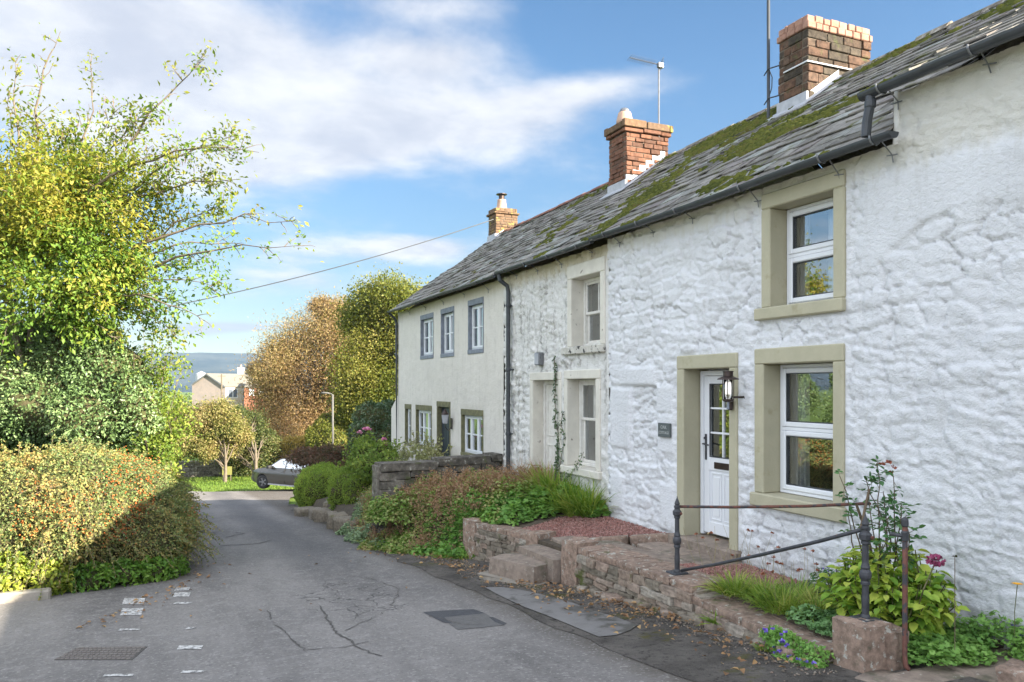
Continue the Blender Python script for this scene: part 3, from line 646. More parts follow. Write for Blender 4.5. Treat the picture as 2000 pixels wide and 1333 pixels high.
# ---- slates
def slate_roof(name, parent, y0, y1, xe, ze, seed, xr=XRIDGE, zrid=ZRIDGE, sag=0.04, verge=False, ends=(0, 0)):
    r = np.random.default_rng(seed); L = math.hypot(xr - xe, zrid - ze); ux, uz = (xr - xe) / L, (zrid - ze) / L; nx_, nz_ = -uz, ux
    def surf(s_, y, h):
        sg = sag * (math.sin(y * 0.9 + 1) * 0.5 + (float(vnoise(np.array(y * 0.5), np.array(s_ * 0.8), 5)) - 0.5) * 1.6) * math.sin(math.pi * min(1, max(0, s_ / L)))
        return (xe + ux * s_ + nx_ * (h + sg), y, ze + uz * s_ + nz_ * (h + sg))
    b = MB(); s_ = -0.06; k = 0
    while s_ < L - 0.05:
        ex = 0.255 - 0.085 * max(0, s_) / L + r.uniform(-0.012, 0.012); y = y0 - r.uniform(0, 0.3)
        while y < y1:
            w = r.uniform(0.20, 0.44) * (1.05 - 0.25 * s_ / L); ya, yb_ = max(y, y0 - 0.02), min(y + w - 0.006, y1 + 0.02)
            if yb_ - ya > 0.04:
                lo = s_ + r.normal(0, 0.012) - (0.03 if r.random() < 0.08 else 0); hi = min(s_ + ex * 1.75, L + 0.02); th = r.uniform(0.012, 0.022)
                dl, dr = r.normal(0, 0.006, 2); h0 = 0.026 + abs(r.normal(0, 0.007)); t0, t1 = r.normal(0, 0.007, 2)
                P = [surf(lo + dl, ya, h0 - th + t0), surf(hi, ya, -0.012), surf(lo + dr, yb_, h0 - th + t1), surf(hi, yb_, -0.012),
                     surf(lo + dl, ya, h0 + t0), surf(hi, ya, 0.004), surf(lo + dr, yb_, h0 + t1), surf(hi, yb_, 0.004)]
                b.hexa(P)
            y += w
        s_ += ex; k += 1
    # back slope, soffit and boarding under the slates
    xb = 2 * xr - xe
    b.add([surf(-0.0, y0, -0.035), surf(L, y0, -0.035), surf(L, y1, -0.035), surf(-0.0, y1, -0.035)], [(0, 3, 2, 1)])
    b.add([(xr, y0, zrid + 0.01), (xb, y0, ze), (xb, y1, ze), (xr, y1, zrid + 0.01)], [(0, 1, 2, 3)])
    o = b.obj(name, SLATE, parent)
    return o, surf, L
def ridge_tiles(parent, y0, y1, m, seed, w=0.12, h=0.035, zrid=ZRIDGE):
    r = np.random.default_rng(seed); b = MB(); y = y0
    while y < y1 - 0.05:
        l = min(r.uniform(0.38, 0.5), y1 - y); j = r.normal(0, 0.008); zc = zrid + h + j
        P = []
        for yy in (y, y + l - 0.012):
            P += [(XRIDGE - w, yy, zc - 0.09), (XRIDGE - w * 0.5, yy, zc - 0.012), (XRIDGE, yy, zc + 0.022), (XRIDGE + w * 0.5, yy, zc - 0.012), (XRIDGE + w, yy, zc - 0.09)]
        b.add(P, [(i, i + 1, i + 6, i + 5) for i in range(4)] + [(0, 1, 2, 3, 4), (9, 8, 7, 6, 5)]); y += l
    return b.obj('ridge_tiles', m, parent)
ICO = None
def moss_on(parent, surf, L, y0, y1, dens, n, seed, size=(0.018, 0.06)):
    """cushions of moss in the joints of the slates"""
    r = np.random.default_rng(seed); C = []
    ang = np.arange(6) * math.pi / 3
    base = np.concatenate([np.stack([np.cos(ang), np.sin(ang), np.zeros(6)], 1), np.stack([0.6 * np.cos(ang + 0.5), 0.6 * np.sin(ang + 0.5), np.full(6, 0.7)], 1), [[0, 0, 1.0]]])
    tri = [(i, (i + 1) % 6, 6 + i) for i in range(6)] + [((i + 1) % 6, 6 + (i + 1) % 6, 6 + i) for i in range(6)] + [(6 + i, 6 + (i + 1) % 6, 12) for i in range(6)]
    V = []; k = 0; tries = 0
    while k < n and tries < n * 40:
        tries += 1; y = r.uniform(y0, y1); s_ = r.uniform(0.0, L)
        p = dens(y, s_, float(fbm(np.array(y * 1.1), np.array(s_ * 1.4 + y * 0.35), seed, 4)))
        if r.random() > p: continue
        for q in range(r.integers(2, 6)):
            yy, ss = y + r.normal(0, 0.05), s_ + r.normal(0, 0.025)
            if not (y0 < yy < y1 and 0 < ss < L): continue
            a = r.uniform(*size); c0 = np.array(surf(ss, yy, 0.012)); ex = np.array(surf(ss + 0.01, yy, 0.012)) - c0; ex /= np.linalg.norm(ex)
            ey = np.array([0, 1.0, 0]); ez = np.cross(ex, ey); ez = -ez if ez[2] < 0 else ez
            B_ = base * (1 + r.normal(0, 0.16, base.shape)); V.append(c0 + a * (B_[:, :1] * ex * r.uniform(.7, 1.2) + B_[:, 1:2] * ey * r.uniform(.8, 1.6) + B_[:, 2:] * ez * r.uniform(.5, .9))); k += 1
    if not V: return None
    F = np.concatenate([np.array(tri) + 13 * i for i in range(len(V))]); return tag(np_obj('moss', np.concatenate(V), F, MOSS, parent), kind='stuff')

def chimney(parent, x0, x1, y0, y1, zb, zt, course, bl, m, seed, cap=None, capm=None, jut=0.05, ragged=0.02, mixcorner=None):
    """stack laid brick by brick round a mortar core"""
    r = np.random.default_rng(seed); b = MB(); j = 0.012
    z = zb; k = 0
    while z < zt - 0.02:
        h = course * r.uniform(0.85, 1.2); h = min(h, zt - z)
        for (a0, a1, ax) in ((x0, x1, 'x0'), (x0, x1, 'x1'), (y0, y1, 'y0'), (y0, y1, 'y1')):
            off = 0.10 if ax[0] == 'y' else 0.0
            p = a0 + off; e = a1 - off; first = True
            while p < e - 0.01:
                w = bl * r.uniform(0.65, 1.35) * (0.5 if first and k % 2 else 1.0); first = False; q = min(p + w, e)
                if e - q < 0.06: q = e
                d = abs(r.normal(0, ragged * 0.5)) - 0.002; dd = 0.10
                if ax == 'x0': b.box(p + j / 2, q - j / 2, y0 - d, y0 + dd, z + j / 2, z + h - j / 2, 0.008)
                elif ax == 'x1': b.box(p + j / 2, q - j / 2, y1 - dd, y1 + d, z + j / 2, z + h - j / 2, 0.008)
                elif ax == 'y0': b.box(x0 - d, x0 + dd, p + j / 2, q - j / 2, z + j / 2, z + h - j / 2, 0.008)
                else: b.box(x1 - dd, x1 + d, p + j / 2, q - j / 2, z + j / 2, z + h - j / 2, 0.008)
                p = q
        z += h; k += 1
    c = b.obj('chimney', m, parent)
    co = MB(); co.box(x0 + 0.010, x1 - 0.010, y0 + 0.010, y1 - 0.010, zb, zt - 0.004); co.obj('mortar_core', MORTAR, c)
    return c
def brick_course(parent, name, x0, x1, y0, y1, z0, z1, bl, m, seed, jit=0.006):
    r = np.random.default_rng(seed); b = MB(); j = 0.01
    for ax in range(4):
        a0, a1 = ((x0, x1) if ax < 2 else (y0 + 0.11, y1 - 0.11)); p = a0
        while p < a1 - 0.01:
            q = min(p + bl * r.uniform(0.85, 1.15), a1)
            if a1 - q < 0.05: q = a1
            d = r.normal(0, jit)
            if ax == 0: b.box(p, q - j, y0 + d, y0 + 0.11, z0 + r.normal(0, jit / 2), z1 + r.normal(0, jit), 0.01)
            if ax == 1: b.box(p, q - j, y1 - 0.11, y1 + d, z0 + r.normal(0, jit / 2), z1 + r.normal(0, jit), 0.01)
            if ax == 2: b.box(x0 + d, x0 + 0.11, p, q - j, z0 + r.normal(0, jit / 2), z1 + r.normal(0, jit), 0.01)
            if ax == 3: b.box(x1 - 0.11, x1 + d, p, q - j, z0 + r.normal(0, jit / 2), z1 + r.normal(0, jit), 0.01)
            p = q
    b.box(x0 + 0.115, x1 - 0.115, y0 + 0.115, y1 - 0.115, z0, z1 - 0.012)
    return b.obj(name, m, parent)
def gutter(parent, y0, y1, x, z, brackets, seed, r0=0.055):
    """half-round gutter with its clips and the iron spikes driven into the wall"""
    r = np.random.default_rng(seed); n = 10; b = MB(); ys = np.linspace(y0, y1, int((y1 - y0) / 0.25) + 2)
    an = np.linspace(math.pi, 2 * math.pi, n); V = []; zz = z + 0.010 * np.sin(ys * 1.3 + seed)
    for rr in (r0, r0 - 0.006):
        for y, zc in zip(ys, zz): V += [(x + rr * math.cos(a), y, zc + rr * math.sin(a)) for a in an]
    m = len(ys); F = []
    for q in range(2):
        o_ = q * m * n; F += [((o_ + i * n + j, o_ + i * n + j + 1, o_ + (i + 1) * n + j + 1, o_ + (i + 1) * n + j)) for i in range(m - 1) for j in range(n - 1)]
    for j in (0, n - 1): F += [(i * n + j, (i + 1) * n + j, m * n + (i + 1) * n + j, m * n + i * n + j) for i in range(m - 1)]
    b.add(V, F); g = None
    # stop ends
    for y, zc in ((y0, zz[0]), (y1, zz[-1])):
        P = [(x + (r0 + .004) * math.cos(a), y, zc + (r0 + .004) * math.sin(a)) for a in an]; b.add(P, [tuple(range(n))])
    g = b.obj('gutter', BLACKPVC, parent)
    for y in brackets:
        c = MB(); zc = float(np.interp(y, ys, zz))
        P = [(x + (r0 + 0.008) * math.cos(a), y, zc + (r0 + 0.008) * math.sin(a)) for a in np.linspace(math.pi * 0.95, 2.05 * math.pi, 9)]
        c.tube(P, 0.009, 6)
        dz = r.uniform(0.09, 0.15); c.tube([P[-1], (x + r0 + 0.045, y + 0.01, zc - 0.02), (XF - 0.03, y + r.normal(0, 0.01), zc - dz), (XF - 0.025, y, zc - dz - 0.07)], 0.006, 5)
        c.tube([(XF - 0.035, y - 0.05, zc - dz - 0.01), (XF - 0.035, y + 0.06, zc - dz + r.normal(0, 0.012))], 0.006, 5)
        c.obj('gutter_bracket', STEEL, g)
    return g
# ================================================================== near white cottage
ct = thing('cottage', (6.0, 6.5, -1.9), 'near whitewashed rubble cottage with olive stone surrounds and mossy slate roof', 'cottage')
H1 = [(7.10, 8.22, -1.98, 0.385), (5.57, 6.79, -1.28, 0.41), (5.57, 6.69, 0.73, 2.07)]
rb = rubble(0.34, 0.17, 11, 0.050)
rb_small = rubble(0.24, 0.12, 31, 0.06)
def front1(Y, Z):
    near = smoothstep(5.9, 5.2, Y)
    d = rb(Y, Z) * (1 - 0.25 * near)
    # smooth patch at the top right, left by an old filled arch
    arc = 1.45 - 0.34 * (Y - 4.2) ** 2 + 0.06 * (fbm(Y * 3, Z * 0 + 1, 3) - 0.5)
    sm = smoothstep(-0.02, 0.06, Z - arc) * smoothstep(1.98, 1.80, Z) * smoothstep(5.5, 5.2, Y)
    d = d * (1 - 0.86 * sm) + 0.022 * sm
    # blocked-up opening: dressed jambs and lintel flush round a rough infill
    def blk(y0, y1, z0, z1): return smoothstep(-0.015, 0.02, np.minimum(np.minimum(Y - y0, y1 - Y), np.minimum(Z - z0, z1 - Z)))
    dressed = np.maximum.reduce([blk(8.72, 9.62, 0.03, 0.27), blk(9.33, 9.86, -0.86, -0.02), blk(8.30, 8.66, -0.85, -0.35), blk(8.32, 8.68, -0.33, 0.02), blk(9.5, 9.86, -1.75, -1.25), blk(9.45, 9.84, 0.05, 0.5) * 0.6, blk(8.3, 8.62, -1.85, -1.25)])
    infill = blk(8.68, 9.32, -1.05, 0.02)
    d = d * (1 - infill) + (rb_small(Y, Z) - 0.03) * infill
    d = d * (1 - 0.92 * dressed) + 0.030 * dressed + 0.006 * dressed * (fbm(Y * 12, Z * 12, 4) - 0.5)
    return d
def top1(Y): return np.where(Y > 5.0, 2.16, 2.60)
V, F = make_front('wall', -3.0, 9.93, -2.45, top1, H1, WHITE, ct, front1, 0.02)
w1 = np_obj('wall', V, F, WHITE, ct, True)
bV, bF = body_faces(-3.0, 9.93, -2.6, 2.1, XF + 0.08); np_obj('gable_wall', bV, bF, WHITE, w1)
# door
s = surround(ct, OLIVE, 7.09, 8.23, 7.225, 8.085, 0.395, 0.225, -1.95, -1.95, 0, 0, 0.23, 0.03, 'door_surround', sill=False)
xd = XF + 0.215
b = MB(); b.box(xd, xd + 0.08, 7.24, 7.30, -1.83, 0.205, 0.006); b.box(xd, xd + 0.08, 8.01, 8.07, -1.83, 0.205, 0.006); b.box(xd, xd + 0.08, 7.30, 8.01, 0.145, 0.205, 0.006)
b.obj('door_frame', PVC, s)
door = MB(); dx = xd + 0.012
y0, y1 = 7.305, 8.005; gz0, gz1 = -0.86, 0.045; gy0, gy1 = 7.41, 7.90
door.box(dx, dx + 0.05, y0, gy0, -1.80, 0.14, 0.004); door.box(dx, dx + 0.05, gy1, y1, -1.80, 0.14, 0.004); door.box(dx, dx + 0.05, gy0, gy1, gz1, 0.14, 0.004)
door.box(dx, dx + 0.05, gy0, gy1, -1.02, gz0, 0.004); door.box(dx, dx + 0.05, gy0, gy1, -1.80, -1.66, 0.004)
door.box(dx + 0.014, dx + 0.05, gy0, gy1, -1.66, -1.02)
for (a, c_) in ((7.435, 7.635), (7.675, 7.875)): 
    fb = MB(); frame_bars(door, dx + 0.004, dx + 0.016, a, c_, -1.63, -1.05, 0.016, 0.003); door.box(dx + 0.005, dx + 0.016, a + 0.045, c_ - 0.045, -1.58, -1.10, 0.005)
for gy in (7.655,): door.box(dx + 0.008, dx + 0.03, gy - 0.011, gy + 0.011, gz0, gz1)
for k in (1, 2): door.box(dx + 0.006, dx + 0.03, gy0, gy1, gz0 + (gz1 - gz0) * k / 3 - 0.011, gz0 + (gz1 - gz0) * k / 3 + 0.011)
do = door.obj('door', PVC, ct)
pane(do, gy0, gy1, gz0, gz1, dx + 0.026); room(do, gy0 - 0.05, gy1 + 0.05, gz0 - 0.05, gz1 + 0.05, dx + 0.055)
b = MB(); frame_bars(b, dx - 0.002, dx + 0.012, gy0, gy1, gz0, gz1, 0.012, 0); b.obj('seal', BLACKPVC, do)
b = MB(); b.box(dx - 0.012, dx + 0.002, 7.945, 7.98, -0.90, -0.58, 0.005); b.tube([(dx - 0.01, 7.962, -0.70), (dx - 0.055, 7.962, -0.70), (dx - 0.06, 7.90, -0.705), (dx - 0.055, 7.85, -0.71)], 0.010, 7); b.tube([(dx - 0.01, 7.962, -0.63), (dx - 0.03, 7.962, -0.63)], 0.018, 8)
b.obj('handle', IRON, do)
b = MB(); b.box(dx - 0.012, dx + 0.002, 7.53, 7.80, -0.995, -0.915, 0.006); b.obj('letterbox', DARKMETAL, do)
b = MB(); b.box(XF - 0.12, xd + 0.1, 7.02, 8.3, -1.99, -1.845, 0.02); b.obj('doorstep', FLAG, ct)
# ground-floor window
s = surround(ct, OLIVE, 5.56, 6.80, 5.695, 6.655, 0.42, 0.25, -1.29, -1.145, 5.54, 6.84, 0.21, 0.03)
w = pvc_window(ct, 5.70, 6.65, -1.14, 0.245, XF + 0.20, -0.445)
curtain(w, 5.75, 5.92, -1.1, 0.2, XF + 0.36); curtain(w, 6.40, 6.62, -1.1, 0.2, XF + 0.36, 2)
# first-floor window
s = surround(ct, OLIVE, 5.55, 6.69, 5.69, 6.555, 2.08, 1.915, 0.725, 0.855, 5.55, 6.77, 0.21, 0.03)
w = pvc_window(ct, 5.695, 6.55, 0.86, 1.91, XF + 0.20, 1.40)
curtain(w, 5.72, 6.12, 0.9, 1.87, XF + 0.36); curtain(w, 6.38, 6.5, 0.9, 1.87, XF + 0.36, 3)
# roof: low eave over the house, a higher eave over the near end
r1, sf1, L1 = slate_roof('roof', ct, 5.02, 9.93, 5.71, 2.185, 1)
r1b, sf1b, L1b = slate_roof('roof', ct, -3.0, 5.0, 5.74, 2.63, 2)
ridge_tiles(r1, 5.02, 8.40, DARKSTONE, 3); ridge_tiles(r1b, -3.0, 5.0, DARKSTONE, 4); ridge_tiles(r1, 9.1, 9.93, DARKSTONE, 5)
def d1(y, s_, n):
    top = smoothstep(2.5, 3.7, s_ + (n - 0.5) * 1.2) * smoothstep(0.42, 0.55, n) * 0.9
    mid = smoothstep(0.50, 0.62, n) * (0.6 if y > 7.5 else 0.3)
    lowl = smoothstep(9.2, 10.0, y) * smoothstep(2.6, 1.2, s_) * smoothstep(0.44, 0.56, n)
    return float(np.clip(max(top, mid, lowl), 0, 1))
moss_on(r1, sf1, L1, 5.05, 9.9, d1, 6500, 21)
moss_on(r1b, sf1b, L1b, 3.0, 5.0, lambda y, s_, n: float(smoothstep(2.6, 3.4, s_) * smoothstep(0.46, 0.58, n)), 900, 22)
gutter(ct, 4.80, 10.0, 5.648, 2.172, (5.0, 5.60, 6.73, 7.9, 8.75, 9.6), 1, 0.056)
gutter(ct, -3.0, 5.16, 5.675, 2.61, (4.95, 4.1, 3.2), 2, 0.06)
b = MB(); b.tube([(5.675, 5.07, 2.60), (5.675, 5.07, 2.50), (5.66, 5.09, 2.36), (5.655, 5.10, 2.22)], 0.042, 10); b.lathe((5.675, 5.07, 2.47), [(0.047, 0), (0.05, 0.01), (0.05, 0.05), (0.047, 0.06)], 12); b.obj('downpipe', BLACKPVC, ct)
b = MB(); b.box(5.885, 6.5, 4.955, 5.005, 2.14, 2.62, 0.006); b.obj('eave_board', OLDWOOD, ct)
# chimney
c1 = chimney(ct, 8.26, 9.47, 8.46, 9.03, 3.7, 5.08, 0.125, 0.34, BRICKS, 3, ragged=0.03)
brick_course(c1, 'cap_course', 8.235, 9.50, 8.43, 9.06, 5.08, 5.175, 0.15, BRICKP, 5, 0.005); brick_course(c1, 'cap_course', 8.26, 9.47, 8.45, 9.04, 5.18, 5.275, 0.15, BRICKP, 6, 0.007)
b = MB(); b.tube([(8.235, 8.9, 4.60), (8.235, 8.435, 4.60), (8.6, 8.43, 4.60), (9.45, 8.43, 4.61)], 0.011, 6); b.obj('cable', PVC, c1)
def flashing(parent, x0, x1, y0, y1, zf, h=0.13, stepped=False):
    b = MB(); n = 6; e = 0.012
    for i in range(n):
        a, c_ = x0 + (x1 - x0) * i / n, x0 + (x1 - x0) * (i + 1) / n
        top = (zf(c_) + h * 0.8, ) * 2 if stepped else (zf(a) + h, zf(c_) + h)
        P = [(a, y0 - e, zf(a) - 0.03), (c_, y0 - e, zf(c_) - 0.03), (a, y0 + 0.02, zf(a) - 0.03), (c_, y0 + 0.02, zf(c_) - 0.03), (a, y0 - e, top[0]), (c_, y0 - e, top[1]), (a, y0 + 0.02, top[0]), (c_, y0 + 0.02, top[1])]
        b.hexa(P)
        P = [(a, y0 - 0.10, zf(a) + 0.012), (c_, y0 - 0.10, zf(c_) + 0.012), (a, y0 - e - 0.002, zf(a) + 0.012), (c_, y0 - e - 0.002, zf(c_) + 0.012), (a, y0 - 0.10, zf(a) + 0.024), (c_, y0 - 0.10, zf(c_) + 0.024), (a, y0 - e - 0.002, zf(a) + 0.05), (c_, y0 - e - 0.002, zf(c_) + 0.05)]
        b.hexa(P)
    b.box(x0 - e - 0.02, x0 + 0.02, y0 - e - 0.003, y1 + e, zf(x0) - 0.05, zf(x0) + 0.15, 0.004)
    P = [(x0 - 0.16, y0 - 0.1, zf(x0 - 0.16) + 0.012), (x0, y0 - 0.1, zf(x0) + 0.012), (x0 - 0.16, y1 + 0.1, zf(x0 - 0.16) + 0.012), (x0, y1 + 0.1, zf(x0) + 0.012)]
    P = P + [(p[0], p[1], p[2] + 0.02) for p in P]; b.hexa(P)
    return b.obj('flashing', LEAD, parent)
def rz(xe, ze): return lambda x: min(ze + (x - xe) * (ZRIDGE - ze) / (XRIDGE - xe), ZRIDGE + 0.03) + 0.02
flashing(c1, 8.26, 8.84, 8.46, 9.03, rz(5.72, 2.20))

# ================================================================== middle, weathered cottage
cm = thing('cottage', (6.0, 11.9, -1.9), 'narrow middle cottage of flaking grey-white rubble with old sash windows', 'cottage')
H2 = [(11.46, 12.64, -2.0, 0.255), (10.18, 11.32, -1.37, 0.27), (10.04, 11.20, 0.525, 1.93)]
rb2 = rubble(0.26, 0.14, 77, 0.06)
def front2(Y, Z):
    d = rb2(Y, Z); sm = smoothstep(0.45, 0.6, fbm(Y * 1.3, Z * 1.0, 91)); edge = smoothstep(10.06, 9.98, Y)
    d = d * (1 - 0.45 * sm) - 0.012
    cr = np.exp(-((Y - 13.62 - 0.05 * (vnoise(Z * 3, Z * 0, 5) - 0.5)) / 0.025) ** 2)
    return d * (1 - edge * 0.8) - 0.03 * cr
V, F = make_front('wall', 9.93, 13.84, -2.6, lambda Y: np.full_like(Y, 2.11), H2, GREYW, cm, front2, 0.028)
w2 = np_obj('wall', V, F, GREYW, cm, True)
bV, bF = body_faces(9.94, 13.83, -2.8, 2.05, XF + 0.08); np_obj('gable_wall', bV, bF, GREYW, w2)
surround(cm, STONEWHITE, 10.03, 11.21, 10.165, 11.075, 1.94, 1.725, 0.52, 0.645, 10.03, 11.36, 0.24, 0.025, sill_m=FLAKE)
surround(cm, STONEWHITE, 10.17, 11.33, 10.30, 11.22, 0.275, 0.13, -1.38, -1.26, 10.14, 11.40, 0.24, 0.025)
ds = surround(cm, STONEWHITE, 11.45, 12.65, 11.60, 12.53, 0.26, 0.12, -1.95, -1.95, 0, 0, 0.24, 0.02, 'door_surround', sill=False)
def sash_window(parent, y0, y1, z0, z1, x, mid):
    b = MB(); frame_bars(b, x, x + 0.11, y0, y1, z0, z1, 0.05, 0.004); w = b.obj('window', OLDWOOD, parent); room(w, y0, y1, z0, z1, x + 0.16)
    for (a, c_, xx, g2) in ((mid - 0.005, z1 - 0.05, x + 0.015, .022), (z0 + 0.05, mid + 0.03, x + 0.055, .022)):
        s = MB(); frame_bars(s, xx, xx + 0.035, y0 + 0.05, y1 - 0.05, a, c_, 0.042, 0.004)
        s.box(xx + 0.004, xx + 0.03, (y0 + y1) / 2 - 0.011, (y0 + y1) / 2 + 0.011, a + 0.04, c_ - 0.04)
        so = s.obj('sash', OLDWOOD, w)
        pane(w, y0 + 0.08, y1 - 0.08, a + 0.03, c_ - 0.03, xx + 0.02)
    curtain(w, y0 + 0.05, y0 + 0.30, z0, z1, x + 0.25); return w
sash_window(cm, 10.17, 11.07, 0.65, 1.72, XF + 0.20, 1.16)
sash_window(cm, 10.305, 11.215, -1.255, 0.125, XF + 0.20, -0.52)
b = MB(); xd = XF + 0.19
b.box(xd, xd + 0.07, 11.605, 11.67, -1.95, 0.115, 0.005); b.box(xd, xd + 0.07, 12.46, 12.525, -1.95, 0.115, 0.005); b.box(xd, xd + 0.07, 11.67, 12.46, 0.05, 0.115, 0.005); b.obj('door_frame', OLDWOOD, ds)
d = MB(); d.box(xd + 0.025, xd + 0.065, 11.675, 12.455, -1.93, 0.045)
for (a, c_, e, f_) in ((11.74, 12.03, -0.85, -0.08), (12.10, 12.39, -0.85, -0.08), (11.74, 12.03, -1.8, -1.0), (12.10, 12.39, -1.8, -1.0)): frame_bars(d, xd + 0.012, xd + 0.026, a, c_, e, f_, 0.02, 0.004)
do = d.obj('door', OLDWOOD, cm)
b = MB(); b.lathe((0, 0, 0), [(0.02, 0), (0.03, 0.012), (0.03, 0.03), (0.015, 0.042)], 10); vv = b.v[0]; b.v[0] = np.stack([xd + 0.025 - vv[:, 2] - 0.01, 11.76 + vv[:, 0], -0.92 + vv[:, 1]], 1); b.obj('handle', IRON, do)
r2, sf2, L2 = slate_roof('roof', cm, 9.94, 13.82, 5.70, 2.165, 5, sag=0.04)
ridge_tiles(r2, 9.94, 12.75, DARKSTONE, 6)
def d2(y, s_, n):
    low = smoothstep(12.6, 10.2, y) * smoothstep(2.5, 0.9, s_ + (n - .5)) * smoothstep(0.40, 0.54, n)
    top = smoothstep(2.4, 3.5, s_) * smoothstep(0.44, 0.56, n) * 0.9 * smoothstep(13.0, 11.5, y)
    return float(np.clip(max(low, top, 0.4 * smoothstep(0.52, 0.62, n)), 0, 1))
moss_on(r2, sf2, L2, 9.95, 13.7, d2, 5200, 23)
gutter(cm, 10.0, 13.60, 5.642, 2.15, (10.4, 11.4, 12.3, 13.2), 3, 0.05)
c2 = chimney(cm, 7.97, 8.93, 12.79, 13.42, 3.45, 4.88, 0.085, 0.26, BRICKR, 13, ragged=0.028)
brick_course(c2, 'cap_course', 7.92, 8.99, 12.74, 13.47, 4.885, 4.955, 0.4, BRICKR, 15, 0.01); brick_course(c2, 'cap_course', 7.90, 9.01, 12.72, 13.49, 4.96, 5.10, 0.5, BRICKL, 16, 0.012)
b = MB(); b.lathe((8.10, 13.05, 5.09), [(0.165, 0), (0.16, 0.08), (0.125, 0.22), (0.12, 0.235), (0.10, 0.235), (0.095, 0.18)], 4 if False else 16); b.obj('chimney_pot', TERRACOTTA, c2, True)
b = MB(); b.lathe((8.10, 13.05, 5.325), [(0.10, 0), (0.10, 0.03), (0.075, 0.075), (0.03, 0.095)], 12); b.obj('cowl', STEEL, c2, True)
flashing(c2, 7.97, 8.85, 12.79, 13.42, rz(5.70, 2.13), 0.17, True)
b = MB(); b.tube([(5.645, 13.5, 2.10), (5.66, 13.49, 2.0), (5.80, 13.47, 1.9), (5.82, 13.47, 1.8), (5.82, 13.47, -1.95)], 0.04, 10)
for zc in (1.5, 0.3, -0.9): b.lathe((5.82, 13.47, zc), [(0.046, 0), (0.05, 0.012), (0.05, 0.05), (0.046, 0.062)], 12); b.box(5.815, 5.93, 13.40, 13.54, zc + 0.02, zc + 0.04)
b.obj('downpipe', BLACKPVC, cm)

# ================================================================== far, cream cottage
cf = thing('cottage', (6.0, 17.6, -2.6), 'far cream roughcast cottage with a dark blue front door', 'cottage')
UPW = [(14.95, 15.78, 0.80, 1.74), (16.76, 17.62, 0.79, 1.72), (18.27, 19.26, 0.80, 1.71)]
LOW = [(14.97, 16.22, -1.42, -0.60), (18.40, 19.68, -1.48, -0.58), (20.18, 20.70, -1.50, -0.58)]
DR = (17.03, 17.90, -2.5, -0.46)
HO = [(a - 0.04, b_ + 0.04, c_ - 0.09, d_ + 0.12) for a, b_, c_, d_ in UPW] + [(a - 0.04, b_ + 0.04, c_ - 0.07, d_ + 0.13) for a, b_, c_, d_ in LOW] + [(DR[0] - 0.05, DR[1] + 0.05, DR[2], DR[3] + 0.13)]
def front3(Y, Z): return 0.018 * (fbm(Y * 14, Z * 14, 5) - 0.5) + 0.03 * (fbm(Y * 1.2, Z * 1.2, 6) - 0.5) + 0.01
V, F = make_front('wall', 13.85, 21.43, -3.4, lambda Y: np.full_like(Y, 2.09), HO, CREAM, cf, front3, 0.05)
w3 = np_obj('wall', V, F, CREAM, cf, True)
bV, bF = body_faces(13.86, 21.42, -3.6, 2.02, XF + 0.08); np_obj('gable_wall', bV, bF, CREAM, w3)
def casement(parent, y0, y1, z0, z1, lights, trim, lint, sillh):
    s = MB(); xf = XF - 0.012; xb = XF + 0.16
    s.box(xf, xb, y0 - 0.035, y0, z0, z1, 0.006); s.box(xf, xb, y1, y1 + 0.035, z0, z1, 0.006)
    s.box(xf - 0.004, xb, y0 - 0.04, y1 + 0.04, z1, z1 + lint, 0.006); s.box(xf - 0.01, xb, y0 - 0.04, y1 + 0.04, z0 - sillh, z0, 0.006)
    s.obj('window_surround', trim, parent)
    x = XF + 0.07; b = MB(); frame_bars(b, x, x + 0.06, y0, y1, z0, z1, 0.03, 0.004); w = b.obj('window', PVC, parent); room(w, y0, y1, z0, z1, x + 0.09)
    lw = (y1 - y0 - 0.06) / lights
    for i in range(lights):
        a = y0 + 0.03 + i * lw; q = MB(); frame_bars(q, x - 0.01, x + 0.045, a + 0.004, a + lw - 0.004, z0 + 0.03, z1 - 0.03, 0.05, 0.006)
        q.box(x, x + 0.03, a + 0.05, a + lw - 0.05, (z0 + z1) / 2 - 0.014, (z0 + z1) / 2 + 0.014); q.obj('sash', PVC, w)
        pane(w, a + 0.045, a + lw - 0.045, z0 + 0.07, z1 - 0.07, x + 0.018)
    curtain(w, y0 + 0.04, y0 + 0.22, z0, z1, x + 0.16); curtain(w, y1 - 0.22, y1 - 0.04, z0, z1, x + 0.16, 1)
for q in UPW: casement(cf, *q, 2, GREYSTONE, 0.12, 0.09)
for q, l in zip(LOW, (3, 3, 1)): casement(cf, *q, l, MOSSSTONE, 0.13, 0.07)
b = MB(); b.box(XF - 0.015, XF + 0.2, 16.98, 17.03, -2.5, -0.46, 0.006); b.box(XF - 0.015, XF + 0.2, 17.90, 17.95, -2.5, -0.46, 0.006); b.box(XF - 0.02, XF + 0.2, 16.98, 17.95, -0.46, -0.33, 0.006); ds = b.obj('door_surround', MOSSSTONE, cf)
d = MB(); d.box(XF + 0.10, XF + 0.15, 17.03, 17.90, -2.5, -0.46)
for k in range(5): d.box(XF + 0.088, XF + 0.101, 17.05 + k * 0.168, 17.05 + k * 0.168 + 0.155, -2.45, -0.5, 0.006)
do = d.obj('door', BLUEDOOR, cf)
b = MB(); b.lathe((XF + 0.06, 17.14, -1.45), [(0.01, 0), (0.026, 0.015), (0.026, 0.04), (0.01, 0.055)], 10); b.obj('handle', STEEL, do)
r3, sf3, L3 = slate_roof('roof', cf, 13.80, 21.48, 5.70, 2.14, 9, sag=0.04)
ridge_tiles(r3, 13.5, 20.85, RIDGE, 8, 0.13, 0.05)
